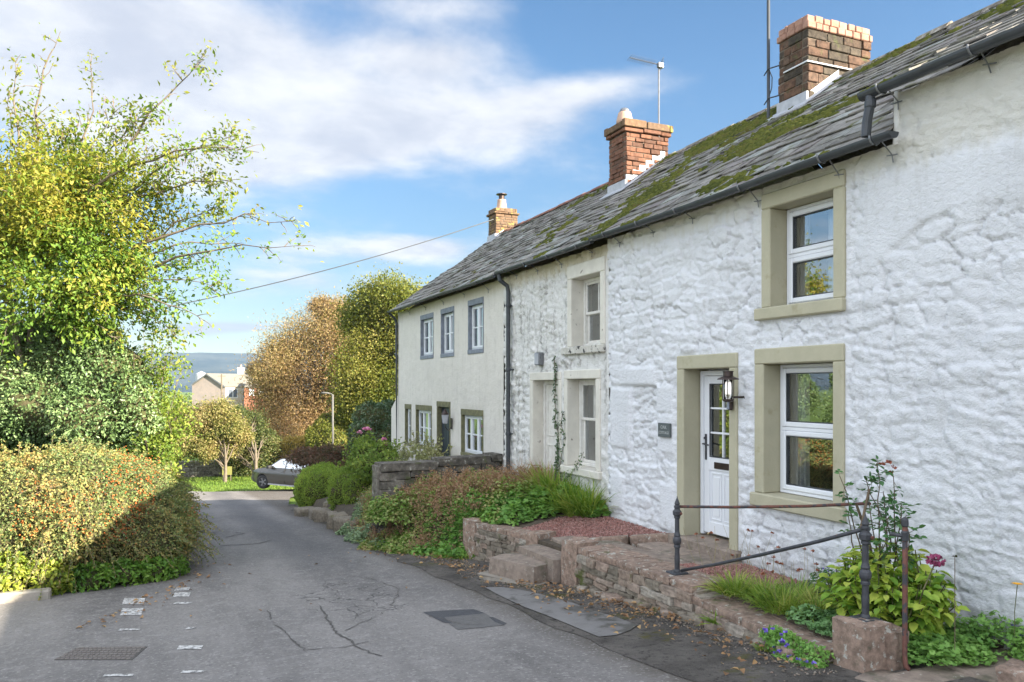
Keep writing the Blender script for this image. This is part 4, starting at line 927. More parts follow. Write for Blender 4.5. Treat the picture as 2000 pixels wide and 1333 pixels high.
moss_on(r3, sf3, L3, 13.9, 21, lambda y, s_, n: float(0.5 * smoothstep(0.60, 0.68, n) * smoothstep(19, 14, y)), 350, 24)
gutter(cf, 13.7, 21.5, 5.64, 2.12, (14.6, 16.0, 17.4, 18.8, 20.2), 4, 0.045)
c3 = chimney(cf, 8.63, 9.33, 20.88, 21.45, 4.0, 5.03, 0.08, 0.22, BRICKL, 33, ragged=0.02)
brick_course(c3, 'cap_course', 8.58, 9.38, 20.83, 21.50, 5.03, 5.08, 0.4, BRICKL, 17, 0.008); brick_course(c3, 'cap_course', 8.63, 9.33, 20.88, 21.45, 5.085, 5.2, 0.3, BRICKL, 18, 0.01)
b = MB(); b.lathe((8.93, 21.15, 5.19), [(0.16, 0), (0.155, 0.05), (0.12, 0.27), (0.13, 0.30), (0.10, 0.30)], 14); b.obj('chimney_pot', TERRACOTTA, c3, True)
b = MB(); b.lathe((8.93, 21.15, 5.49), [(0.085, 0), (0.085, 0.14), (0.16, 0.15), (0.16, 0.17), (0.02, 0.185)], 14); b.obj('cowl', DARKMETAL, c3)
flashing(c3, 8.63, 8.88, 20.88, 21.45, rz(5.70, 2.11), 0.10)
b = MB(); b.tube([(5.64, 21.44, 2.07), (5.80, 21.40, 1.92), (5.84, 21.40, 1.8), (5.84, 21.40, -2.6)], 0.038, 10); b.obj('downpipe', BLACKPVC, cf)
b = MB(); b.add([(5.93, 21.46, -3.4), (5.93, 22.3, -3.4), (5.93, 22.3, -0.62), (5.93, 21.46, -0.15), (8, 21.46, -3.4), (8, 22.3, -3.4), (8, 22.3, -0.62), (8, 21.46, -0.15)], [(0, 3, 2, 1), (1, 2, 6, 5), (3, 7, 6, 2), (4, 5, 6, 7)]); b.obj('lean_to', CREAM, cf)

# ------------------------------------------------------------------ things fixed on the fronts
la = thing('wall_lantern', (XF - 0.02, 6.97, -0.11), 'lit dark metal lantern on the white wall, right of the half-glazed white door', 'wall lamp')
b = MB(); b.lathe((0, 0, 0), [(0.055, 0), (0.055, 0.012), (0.04, 0.025), (0.02, 0.03)], 16); vv = b.v[0]; b.v[0] = np.stack([XF - 0.005 - vv[:, 2], 6.97 + vv[:, 0], -0.11 + vv[:, 1]], 1)
b.tube([(XF - 0.03, 6.97, -0.11), (XF - 0.12, 6.99, -0.11), (XF - 0.145, 7.0, -0.11)], 0.012, 8); b.obj('bracket', DARKMETAL, la)
LX, LY = XF - 0.20, 7.02
b = MB(); b.lathe((LX, LY, -0.135), [(0.035, -0.03), (0.06, -0.015), (0.062, 0.0), (0.05, 0.005)], 16)
for k in range(4):
    a = math.pi / 4 + k * math.pi / 2; b.tube([(LX + 0.06 * math.cos(a), LY + 0.06 * math.sin(a), -0.14), (LX + 0.06 * math.cos(a), LY + 0.06 * math.sin(a), 0.09)], 0.005, 5)
b.lathe((LX, LY, 0.085), [(0.12, 0.0), (0.115, 0.012), (0.065, 0.035), (0.055, 0.04), (0.055, 0.085), (0.06, 0.09), (0.0585, 0.098), (0.01, 0.1)], 18)
b.obj('lantern_body', DARKMETAL, la)
LAMPG = glassmat('lantern_glass', 0.06, (0.93, 0.93, 0.93)); b = MB(); b.lathe((LX, LY, -0.13), [(0.05, 0), (0.05, 0.215)], 16); b.obj('lantern_glass', LAMPG, la, True)
m, t, bs, v, out = newmat('glowing_lamp_tube'); bs.inputs['Emission Color'].default_value = (1.0, 0.95, 0.88, 1); bs.inputs['Emission Strength'].default_value = 0.22; bs.inputs['Base Color'].default_value = (0.85, 0.85, 0.85, 1)
b = MB(); b.lathe((LX, LY, -0.08), [(0.03, 0), (0.034, 0.01), (0.034, 0.12), (0.03, 0.14)], 14); b.obj('bulb', m, la, True)

ks = thing('key_safe', (XF - 0.03, 7.16, -0.25), 'small grey key safe on the olive door jamb under the lantern', 'key safe')
b = MB(); b.box(XF - 0.085, XF - 0.031, 7.125, 7.195, -0.26, -0.13, 0.016); b.obj('case', STEEL if False else DARKMETAL, ks)
b = MB(); b.box(XF - 0.093, XF - 0.086, 7.138, 7.182, -0.25, -0.14, 0.004); b.obj('cover', GREYSTONE, ks)

SLATEPLATE = simple('grey_slate_plate', (0.10, 0.115, 0.115), (0.085, 0.10, 0.10), 12, 0.6, 50, 0.001)
npz = thing('name_plate', (XF - 0.04, 8.45, -0.63), 'square grey slate house-name plate on the white wall, left of the glazed door', 'sign')
b = MB(); b.box(XF - 0.068, XF - 0.036, 8.325, 8.585, -0.64, -0.46, 0.004); b.obj('plate', SLATEPLATE, npz)
LETTER = simple('pale_engraved_lettering', (0.42, 0.44, 0.42), None, 5, 0.8, 10, 0)
def lettering(txt, size, y, z, x, parent, m):
    cu = bpy.data.curves.new('lettering', 'FONT'); cu.body = txt; cu.size = size; cu.align_x = 'CENTER'; cu.align_y = 'CENTER'; cu.extrude = 0.0015
    o = bpy.data.objects.new('lettering', cu); COL.objects.link(o); bpy.context.view_layer.update()
    me = bpy.data.meshes.new_from_object(o); bpy.data.objects.remove(o)
    V = np.array([v.co[:] for v in me.vertices]); F = [tuple(p.vertices) for p in me.polygons]; bpy.data.meshes.remove(me)
    return np_obj('lettering', np.stack([x - V[:, 2], y - V[:, 0], z + V[:, 1]], 1), F, m, parent)
lettering('OAK', 0.062, 8.455, -0.515, XF - 0.0695, npz, LETTER); lettering('COTTAGE', 0.052, 8.455, -0.585, XF - 0.0695, npz, LETTER)

bx = thing('alarm_box', (XF - 0.03, 12.19, 0.38), 'small grey box high on the weathered wall above the middle door', 'alarm box')
b = MB(); b.box(XF - 0.10, XF - 0.005, 12.10, 12.28, 0.38, 0.60, 0.012); b.obj('case', STEEL, bx); b = MB(); b.box(XF - 0.106, XF - 0.101, 12.115, 12.265, 0.395, 0.585, 0.003); b.obj('cover', LEAD, bx)

l2 = thing('wall_lantern', (XF - 0.02, 16.86, -0.72), 'small pale carriage lantern beside the dark blue door of the cream cottage', 'wall lamp')
b = MB(); b.box(XF - 0.03, XF - 0.015, 16.81, 16.91, -0.95, -0.70, 0.006); b.tube([(XF - 0.02, 16.86, -0.9), (XF - 0.10, 16.86, -0.98), (XF - 0.17, 16.86, -0.9), (XF - 0.17, 16.86, -0.82)], 0.012, 6); b.obj('bracket', DARKMETAL, l2)
b = MB(); b.lathe((XF - 0.17, 16.86, -0.82), [(0.05, 0), (0.06, 0.02), (0.085, 0.19), (0.08, 0.2)], 6); b.obj('lantern_glass', LEAD, l2); b = MB(); b.lathe((XF - 0.17, 16.86, -0.615), [(0.095, 0), (0.09, 0.01), (0.03, 0.09), (0.02, 0.12)], 6); b.obj('lantern_top', DARKMETAL, l2)

# aerials
a1 = thing('tv_aerial', (8.75, 12.95, 5.0), 'thin television aerial with ridged boom on the middle red chimney', 'aerial')
b = MB(); b.tube([(8.72, 12.80, 4.75), (8.72, 12.80, 6.30)], 0.016, 8); b.obj('mast', STEEL, a1)
bm0 = np.array([8.76, 12.78, 6.26]); bd_ = np.array([-0.62, 0.15, 0.10]); 
b = MB(); b.tube([bm0, bm0 + bd_], 0.010, 6)
for k in range(11):
    p = bm0 + bd_ * (0.25 + 0.75 * k / 10); q = np.array([0.03, 0.14, 0.0]); b.tube([p - q, p + q], 0.005, 5)
for dz in (-0.06, 0.0, 0.06):
    p = bm0 + np.array([0, 0, dz]); q = np.array([0.08, 0.20, 0]); b.tube([p - q, p + q], 0.007, 5)
b.box(8.68, 8.80, 12.74, 12.82, 6.20, 6.30, 0.01); b.obj('boom', STEEL, a1)
a2 = thing('aerial_pole', (8.2, 9.2, 4.1), 'tall dark aerial pole strapped beside the large sooty chimney', 'aerial')
b = MB(); b.tube([(8.20, 9.18, 4.02), (8.20, 9.18, 7.2)], 0.024, 10); b.obj('mast', BLACKPVC, a2)
b = MB()
for zc in (4.28, 4.72): b.tube([(8.20, 9.27, zc - 0.03), (8.17, 9.15, zc + 0.02), (8.235, 8.98, zc + 0.02)], 0.010, 6)
b.tube([(8.19, 9.16, 4.75), (8.2, 9.10, 4.6), (8.21, 9.12, 4.45), (8.2, 9.16, 4.35)], 0.008, 5); b.obj('strap', IRON, a2)
# overhead wire from the far chimney across to the tree side
P0 = np.array([8.6, 20.95, 4.86]); P1 = np.array([-9.0, 21.0, 0.3]); tt = np.linspace(0, 1, 40)[:, None]
wp = P0 + (P1 - P0) * tt; wp[:, 2] -= 1.3 * 4 * (tt * (1 - tt))[:, 0] * 0.5
b = MB(); b.tube(wp, 0.013, 5); tag(b.obj('overhead_wire', BLACKPVC), 'thin black overhead wire running from the far chimney to the left', 'wire')
# ------------------------------------------------------------------ foliage
def unit(v): return v / (np.linalg.norm(v, axis=-1, keepdims=True) + 1e-9)
def leaves_mesh(P, D, N, L, Wd, shape='simple', curl=0.15, r=rng):
    """leaf blades: base P, axis D, face normal N, length L, half width Wd"""
    n = len(P); D = unit(D); S = unit(np.cross(D, N)); U = np.cross(S, D); L = np.broadcast_to(L, (n,))[:, None]; Wd = np.broadcast_to(Wd, (n,))[:, None]
    if shape == 'simple':
        k = 4; V = np.stack([P, P + D * L * 0.5 + S * Wd + U * L * curl, P + D * L - U * L * curl * 0.6, P + D * L * 0.5 - S * Wd + U * L * curl], 1)
        T = np.array([(0, 1, 2), (0, 2, 3)])
    elif shape == 'broad':        # pointed oval blade folded along its rib
        k = 8; V = np.stack([P, P + D * L * .28 + S * Wd * .85 + U * L * curl, P + D * L * .62 + S * Wd * .85 + U * L * curl * .8, P + D * L - U * L * curl, P + D * L * .62 - S * Wd * .85 + U * L * curl * .8,
                          P + D * L * .28 - S * Wd * .85 + U * L * curl, P + D * L * .3, P + D * L * .65 - U * L * curl * .2], 1)
        T = np.array([(0, 1, 6), (1, 2, 7), (1, 7, 6), (2, 3, 7), (3, 4, 7), (4, 5, 6), (4, 6, 7), (5, 0, 6)])
    elif shape == 'blade':        # grass: bends over along its length
        k = 7; V = np.stack([P - S * Wd, P + S * Wd, P + D * L * .4 - S * Wd * .9 + U * L * curl * .1, P + D * L * .4 + S * Wd * .9 + U * L * curl * .1, P + D * L * .75 - S * Wd * .6 + U * L * curl * .45,
                          P + D * L * .75 + S * Wd * .6 + U * L * curl * .45, P + D * L * .98 + U * L * curl], 1)
        T = np.array([(0, 1, 3), (0, 3, 2), (2, 3, 5), (2, 5, 4), (4, 5, 6)])
    elif shape == 'lobed':        # round, five-lobed leaf held flat
        a = np.linspace(-2.5, 2.5, 11); rr = np.where(np.arange(11) % 2 == 1, 1.0, 0.72); k = 12
        V = np.stack([P] + [P + D * L * 0.55 * 0 + (D * np.cos(t_) * q + S * np.sin(t_) * q) * Wd * 1.2 + U * L * curl * (0.6 - abs(t_) / 4) for t_, q in zip(a, rr)], 1)
        T = np.array([(0, i, i + 1) for i in range(1, 11)])
    V = V.reshape(-1, 3); F = (T[None] + (np.arange(n) * k)[:, None, None]).reshape(-1, 3)
    return V, F
def rand_dirs(n, r): return unit(r.normal(size=(n, 3)))
def leaf_obj(name, m, parts, parent=None, origin=None):
    V = []; F = []; o = 0
    for v, f in parts: V.append(v); F.append(f + o); o += len(v)
    return np_obj(name, np.concatenate(V), np.concatenate(F), m, parent, False, origin)
def orient(P, out, r, droop=0.2, spread=0.9):
    """leaf axes lean outwards and down, faces turn to the light"""
    D = unit(out * 0.5 + r.normal(size=P.shape) * spread + np.array([0, 0, -droop])); N = unit(out * 0.6 + r.normal(size=P.shape) * 0.7 + np.array([0, 0, 0.6])); return D, N
def in_blobs(P, C, Rr, shrink=0.92):
    k = np.zeros(len(P), bool)
    for c, q in zip(C, Rr): k |= (((P - c) / (np.array(q) * shrink)) ** 2).sum(1) < 1
    return k
def shell_points(C, Rr, dens, r, lump=0.12, freq=2.2, seed=1):
    """points over the outside of a union of ellipsoids, with a lumpy surface"""
    Ps, Ns = [], []
    for i, (c, q) in enumerate(zip(C, Rr)):
        q = np.array(q, float); a = 4 * math.pi * ((q[0] * q[1]) ** 1.6 / 3 + (q[0] * q[2]) ** 1.6 / 3 + (q[1] * q[2]) ** 1.6 / 3) ** (1 / 1.6)
        n = int(a * dens); u = rand_dirs(n, r); P = c + u * q; N = unit(u / q)
        lm = fbm(P[:, 0] * freq + P[:, 2] * freq * 0.7, P[:, 1] * freq - P[:, 2] * freq * 0.6, seed, 3) - 0.5
        P = P + N * (lm * 2 * lump - np.abs(r.normal(0, lump * 0.5, n)))[:, None]
        Cn = [x for j, x in enumerate(C) if j != i]; Rn = [x for j, x in enumerate(Rr) if j != i]
        k = ~in_blobs(P, Cn, Rn) if Cn else np.ones(n, bool); Ps.append(P[k]); Ns.append(N[k])
    return np.concatenate(Ps), np.concatenate(Ns)
def core_obj(C, Rr, parent, s=0.80, name='light_blocking_core', zmin=None):  # solid dark core added inside the foliage to block light
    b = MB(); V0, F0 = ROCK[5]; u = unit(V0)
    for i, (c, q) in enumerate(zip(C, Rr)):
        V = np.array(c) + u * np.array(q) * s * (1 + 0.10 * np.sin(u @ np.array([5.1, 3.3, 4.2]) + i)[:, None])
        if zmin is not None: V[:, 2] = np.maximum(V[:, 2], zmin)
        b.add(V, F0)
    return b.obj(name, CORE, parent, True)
def tube_paths(paths, n=6):
    b = MB()
    for P, rad in paths: b.tube(P, rad, n, caps=False)
    return b
def curve(p0, p1, bend, k=7, r=rng, jit=0.03):
    p0, p1 = np.array(p0, float), np.array(p1, float); t = np.linspace(0, 1, k)[:, None]; L = np.linalg.norm(p1 - p0)
    mid = (p0 + p1) / 2 + np.array(bend); P = (1 - t) ** 2 * p0 + 2 * t * (1 - t) * mid + t ** 2 * p1
    P[1:-1] += r.normal(0, jit * L / k, (k - 2, 3)); return P
def pts_on(P, t):
    s_ = np.linspace(0, 1, len(P)); return np.stack([np.interp(t, s_, P[:, i]) for i in range(3)], 1)
def atZ(px, py, d):
    t_ = (px - 1000) / FPX; return np.array([(sT + t_ * cT) * d, (cT - t_ * sT) * d, (757 - py) / FPX * d])
def sprays(P, N, r, ln, nl, leaf, droop=0.5, shape='simple', wr=0.25, curl=0.1, out=1.0, up=0.0):
    """short arching twigs starting at P, leafy along their length; returns (twig paths, leaf mesh)"""
    tw = []; LP, LD, LN = [], [], []
    for p, nn in zip(P, N):
        l = r.uniform(*ln); d = unit(nn * out + r.normal(size=3) * 0.45 + np.array([0, 0, up])); k = 6; t = np.linspace(0, 1, k)
        Q = p + d * (t * l)[:, None] + np.array([0, 0, -1.0]) * (droop * l * t ** 2)[:, None]
        tw.append((Q, np.linspace(0.0045, 0.0015, k))); m_ = max(3, int(nl * l)); tt = r.uniform(0.1, 1.0, m_); LP.append(pts_on(Q, tt)); 
        T = unit(Q[-1] - Q[0]); LD.append(unit(T * 0.5 + r.normal(size=(m_, 3)))); LN.append(unit(r.normal(size=(m_, 3)) * 0.6 + np.array([0, 0, 0.7])))
    LP, LD, LN = map(np.concatenate, (LP, LD, LN)); L = r.uniform(*leaf, len(LP)); return tw, leaves_mesh(LP, LD, LN, L, L * wr * r.uniform(0.8, 1.2, len(LP)), shape, curl)

L_HEDGE = leafmat('cotoneaster_leaf', [(0.035, 0.060, 0.022), (0.065, 0.10, 0.035), (0.10, 0.135, 0.045), (0.15, 0.155, 0.055), (0.20, 0.165, 0.055), (0.23, 0.14, 0.05)], 0.25, 1.1, tone=1.7)
L_HOLLY = leafmat('holly_leaf', [(0.035, 0.06, 0.022), (0.06, 0.10, 0.035), (0.10, 0.15, 0.06), (0.14, 0.18, 0.08)], 0.25, 1.0, 0.4, 0.4, tone=2.0)
L_TREE = leafmat('yellowing_leaf', [(0.05, 0.085, 0.012), (0.11, 0.16, 0.018), (0.18, 0.20, 0.03), (0.27, 0.25, 0.05), (0.35, 0.30, 0.07)], 0.5, 0.55, tone=1.4)
L_TREEG = leafmat('green_leaf', [(0.035, 0.075, 0.014), (0.065, 0.12, 0.02), (0.10, 0.155, 0.024), (0.17, 0.19, 0.03)], 0.45, 0.7, tone=1.9)
L_VARIEG = leafmat('variegated_leaf', [(0.07, 0.12, 0.02), (0.16, 0.22, 0.03), (0.30, 0.33, 0.05), (0.42, 0.42, 0.10)], 0.35, 2.0, tone=1.3)
L_BERRY = simple('orange_red_berry', (0.46, 0.15, 0.03), (0.40, 0.09, 0.025), 20, 0.35, 10, 0)
BASE = lambda x, y: (x, y, gz(y))

# ---- the big tree at the left: several stems, long arching limbs, hanging seed keys
def big_tree():
    r = np.random.default_rng(42); root = thing('tree', (-2.1, 16.2, gz(16.2)), 'tall airy tree with yellow-green autumn leaves and bare arching twigs', 'tree')
    base = np.array([-2.1, 16.2, gz(16.2)]); forks = [atZ(62, 560, 14.4), atZ(95, 520, 14.9), atZ(18, 590, 14.0), atZ(128, 600, 14.2)]
    paths = []
    for i, fk in enumerate(forks):
        P = curve(base + np.array([(i - 1.5) * 0.13, 0.05 * i, -0.1]), fk, (r.normal(0, .12), r.normal(0, .12), 0.1), 9, r); paths.append((P, np.linspace(0.10, 0.05, 9)))
    # (px, py, depth, leafiness, fork)
    tips = [(118, 62, 14.4, .25, 1), (30, 118, 14.0, .22, 0), (175, 120, 14.8, .2, 1), (398, 106, 14.0, .3, 1), (300, 205, 14.6, .4, 1), (225, 215, 14.2, .35, 1), (460, 262, 13.6, .4, 1), (506, 298, 13.2, .5, 1),
            (470, 350, 13.8, .55, 1), (440, 395, 14.2, .6, 3), (578, 432, 13.4, .12, 3), (583, 480, 13.0, .12, 3), (478, 478, 14.4, .35, 3), (420, 560, 13.4, .6, 3), (380, 500, 14.6, .6, 3), (350, 590, 13.8, .7, 3), (408, 632, 13.2, .15, 3), (330, 640, 14, .7, 3),
            (10, 190, 14.5, .2, 0), (-40, 250, 14, .5, 2), (60, 290, 13.6, 1.2, 0), (130, 262, 14.8, 1.2, 1), (200, 300, 13.8, 1.3, 1), (250, 330, 14.8, 1.3, 1), (330, 350, 14.4, .9, 1), (0, 330, 15, 1.4, 0), (-110, 320, 14, 1.4, 2),
            (40, 380, 13.4, 1.6, 0), (110, 360, 13.2, 1.6, 0), (170, 390, 15.2, 1.6, 1), (60, 620, 13.4, .8, 2), (140, 640, 13.5, .8, 3), (220, 660, 13.6, .8, 3), (-40, 610, 13.6, .8, 2), (10, 660, 13.2, .7, 2), (100, 590, 13.2, .8, 3), (240, 410, 13.4, 1.6, 1), (310, 430, 14.6, 1.3, 3), (-60, 430, 13.5, 1.7, 2), (10, 470, 14.8, 1.7, 2), (90, 450, 13.2, 1.7, 0), (160, 480, 13.4, 1.6, 3), (220, 500, 15, 1.5, 3),
            (280, 520, 13.6, 1.2, 3), (-100, 520, 14.2, 1.5, 2), (40, 540, 13.0, 1.3, 2), (120, 560, 13.6, 1.2, 3), (200, 580, 13.2, 1.3, 3), (260, 610, 14.2, 1.1, 3), (-140, 150, 14.0, .6, 2), (-150, 420, 13, 1.4, 2), (60, 330, 15.6, 1.4, 0), (150, 330, 15.8, 1.3, 1), (20, 420, 16, 1.4, 0)]
    LPy, LPg, keys = [], [], []
    for (px, py, d, lf, fk) in tips:
        tip = atZ(px, py, d); st = forks[fk]; k = 12; ln = np.linalg.norm(tip - st)
        P = curve(st + r.normal(0, 0.04, 3), tip, (r.normal(0, .15) * ln * .5, r.normal(0, .15) * ln * .5, ln * r.uniform(0.06, 0.24)), k, r, 0.10); paths.append((P, np.linspace(0.020 + 0.004 * ln, 0.004, k)))
        ns = int((7 + 13 * min(lf, 1.2)) * max(0.6, ln / 2.2))
        for q in range(ns):
            t = r.uniform(0.28, 1.0); p = pts_on(P, np.array([t]))[0]; T = unit(P[min(k - 1, int(t * k) + 1 if int(t * k) + 1 < k else k - 1)] - P[int(t * (k - 1)) - 1 if t > .1 else 0])
            l = r.uniform(0.22, 0.62) * (1.15 - 0.55 * t); dd = unit(T * 0.75 + r.normal(size=3) * 0.75 + np.array([0, 0, 0.12])); Q = curve(p, p + dd * l, (0, 0, 0.08 * l), 5, r, 0.1); Q[-1, 2] -= 0.06 * l
            paths.append((Q, np.linspace(0.008, 0.003, 5)))
            m_ = r.poisson(66 * lf * l / 0.4 + 0.5); X = pts_on(Q, r.uniform(0.1, 1.08, m_)) + r.normal(0, 0.07 + 0.09 * min(lf, 1.3), (m_, 3))
            g_ = py > 470 or (r.random() < 0.22) ; (LPg if g_ and r.random() < 0.8 else LPy).append(X)
            if r.random() < 0.16 and px > 60: keys.append(Q[-1])
    trunk = tube_paths(paths, 6).obj('trunk', BARK, root, True)
    for X, m in ((np.concatenate(LPy), L_TREE), (np.concatenate(LPg), L_TREEG)):
        out = unit(X - np.array([-1.6, 16, 1.5])); D, N = orient(X, out, r, 0.55, 0.8); L = r.uniform(0.05, 0.125, len(X)); leaf_obj('crown', m, [leaves_mesh(X, D, N, L, L * 0.24, 'simple', 0.10)], root)
    K = np.array(keys[:25]); K = np.repeat(K, 4, 0) + r.normal(0, 0.06, (len(K) * 4, 3)) * np.array([1, 1, .3]); D = np.tile([0, 0, -1.0], (len(K), 1)) + r.normal(0, 0.12, K.shape); N = rand_dirs(len(K), r); L = r.uniform(0.10, 0.22, len(K))
    SK = leaf_obj('seed_keys', simple('dry_seed_key', (0.17, 0.11, 0.06), (0.11, 0.07, 0.045), 9, 0.9, 10, 0), [leaves_mesh(K, D, N, L, np.full(len(K), 0.008), 'simple', 0.02)], root); SK['kind'] = 'stuff'
big_tree()

# ---- holly mass behind the berried hedge
def bush(name, label, cat, C, Rr, m, dens, leaf, r, shape='simple', wr=0.28, lump=0.14, freq=2.0, droop=0.2, spread=0.9, core=0.8, spr=None, group=None, curl=0.12, zmin=None, stem=True, part='foliage', depthfill=0.0):
    C = [np.array(c, float) for c in C]; lo = min(c[2] - q[2] for c, q in zip(C, Rr)); ctr = np.mean(C, 0)
    root = thing(name, (ctr[0], ctr[1], zmin if zmin is not None else lo), label, cat, group)
    P, N = shell_points(C, Rr, dens, r, lump, freq, int(r.integers(1, 99)))
    if zmin is not None: k = P[:, 2] > zmin; P, N = P[k], N[k]
    D, Nn = orient(P, N, r, droop, spread); L = r.uniform(*leaf, len(P)); parts = [leaves_mesh(P, D, Nn, L, L * wr * r.uniform(0.8, 1.2, len(P)), shape, curl)]
    if spr:
        idx = r.choice(len(P), min(spr['n'], len(P)), replace=False); tw, lm = sprays(P[idx], N[idx], r, spr['ln'], spr['nl'], spr.get('leaf', leaf), spr.get('droop', .5), shape, wr, curl, up=spr.get('up', 0)); parts.append(lm)
        tube_paths(tw, 3).obj('twigs', TWIG, root)
    leaf_obj(part, m, parts, root)
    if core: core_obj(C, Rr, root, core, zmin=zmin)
    return root, P, N
r = np.random.default_rng(5)
C = [atZ(60, 740, 14.6), atZ(150, 700, 14.6), atZ(215, 740, 14.2), atZ(20, 700, 14.8), atZ(-80, 720, 14.6), atZ(265, 800, 13.9), atZ(100, 800, 14.0), atZ(180, 820, 13.8), atZ(0, 820, 14.2), atZ(110, 650, 14.9), atZ(200, 660, 14.9), atZ(-150, 780, 14.4), (-5.4, 15.4, 0.0), (-6.8, 15.2, 0.3), (-8.3, 15.2, 0.2), (-4.6, 15.0, -1.0), (-6.2, 15.0, -1.2), (-7.8, 15.0, -1.2)]
Rr = [(0.85, 0.8, 0.85), (0.8, 0.8, 0.8), (0.75, 0.7, 0.75), (0.7, 0.7, 0.8), (0.9, 0.8, 0.9), (0.5, 0.5, 0.65), (0.9, 0.6, 0.7), (0.8, 0.6, 0.6), (0.9, 0.7, 0.8), (0.5, 0.6, 0.5), (0.42, 0.5, 0.45), (0.9, 0.8, 0.9), (1.3, 1.2, 1.5), (1.3, 1.2, 1.5), (1.3, 1.2, 1.5), (1.2, 1.1, 1.2), (1.2, 1.1, 1.2), (1.2, 1.1, 1.2)]
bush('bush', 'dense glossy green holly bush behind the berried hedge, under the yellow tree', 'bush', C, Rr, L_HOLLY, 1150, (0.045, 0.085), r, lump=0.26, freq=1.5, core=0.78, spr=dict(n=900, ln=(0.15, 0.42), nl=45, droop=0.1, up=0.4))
# leafy saplings leaning out over the lane
def sapling():
    r = np.random.default_rng(12); root = thing('sapling', (-0.35, 15.6, gz(15.6)), 'loose yellow-green sapling leaning towards the lane above the hedge corner', 'tree'); base = np.array([-0.45, 15.6, gz(15.6)])
    paths, LP = [], []
    for (px, py, d, n) in ((335, 660, 14.4, 9), (345, 745, 14.0, 10), (318, 700, 14.8, 9), (352, 800, 14.2, 9), (300, 650, 15, 8), (325, 820, 14, 9), (290, 720, 14.4, 9), (338, 690, 15.2, 8), (280, 640, 15.4, 7), (350, 850, 14.6, 7), (310, 780, 14.2, 9), (262, 690, 14.0, 8), (300, 760, 13.8, 10), (335, 840, 13.9, 10), (318, 880, 13.7, 10), (285, 830, 13.7, 9), (340, 900, 14.2, 9)):
        tip = atZ(px, py, d); P = curve(base + r.normal(0, .12, 3) * np.array([1, 1, 0]), tip, (-.1, 0, .35), 9, r, 0.08); paths.append((P, np.linspace(0.022, 0.004, 9)))
        for q in range(n):
            t = r.uniform(0.4, 1); p = pts_on(P, np.array([t]))[0]; l = r.uniform(0.2, 0.5); Q = curve(p, p + unit(r.normal(size=3) + np.array([.35, -.1, .35])) * l, (0, 0, .05), 5, r); paths.append((Q, np.linspace(0.006, 0.002, 5)))
            LP.append(pts_on(Q, r.uniform(0.1, 1.05, 46)) + r.normal(0, 0.09, (46, 3)))
    tube_paths(paths, 5).obj('trunk', BARK, root, True); X = np.concatenate(LP); D, N = orient(X, unit(X - base), r, 0.5); L = r.uniform(0.05, 0.095, len(X)); leaf_obj('crown', L_SAP, [leaves_mesh(X, D, N, L, L * 0.28, 'simple', 0.1)], root)
L_SAP = leafmat('sapling_leaf', [(0.06, 0.11, 0.02), (0.11, 0.17, 0.03), (0.17, 0.21, 0.04), (0.24, 0.24, 0.05)], 0.5, 0.8, tone=1.6)
sapling()

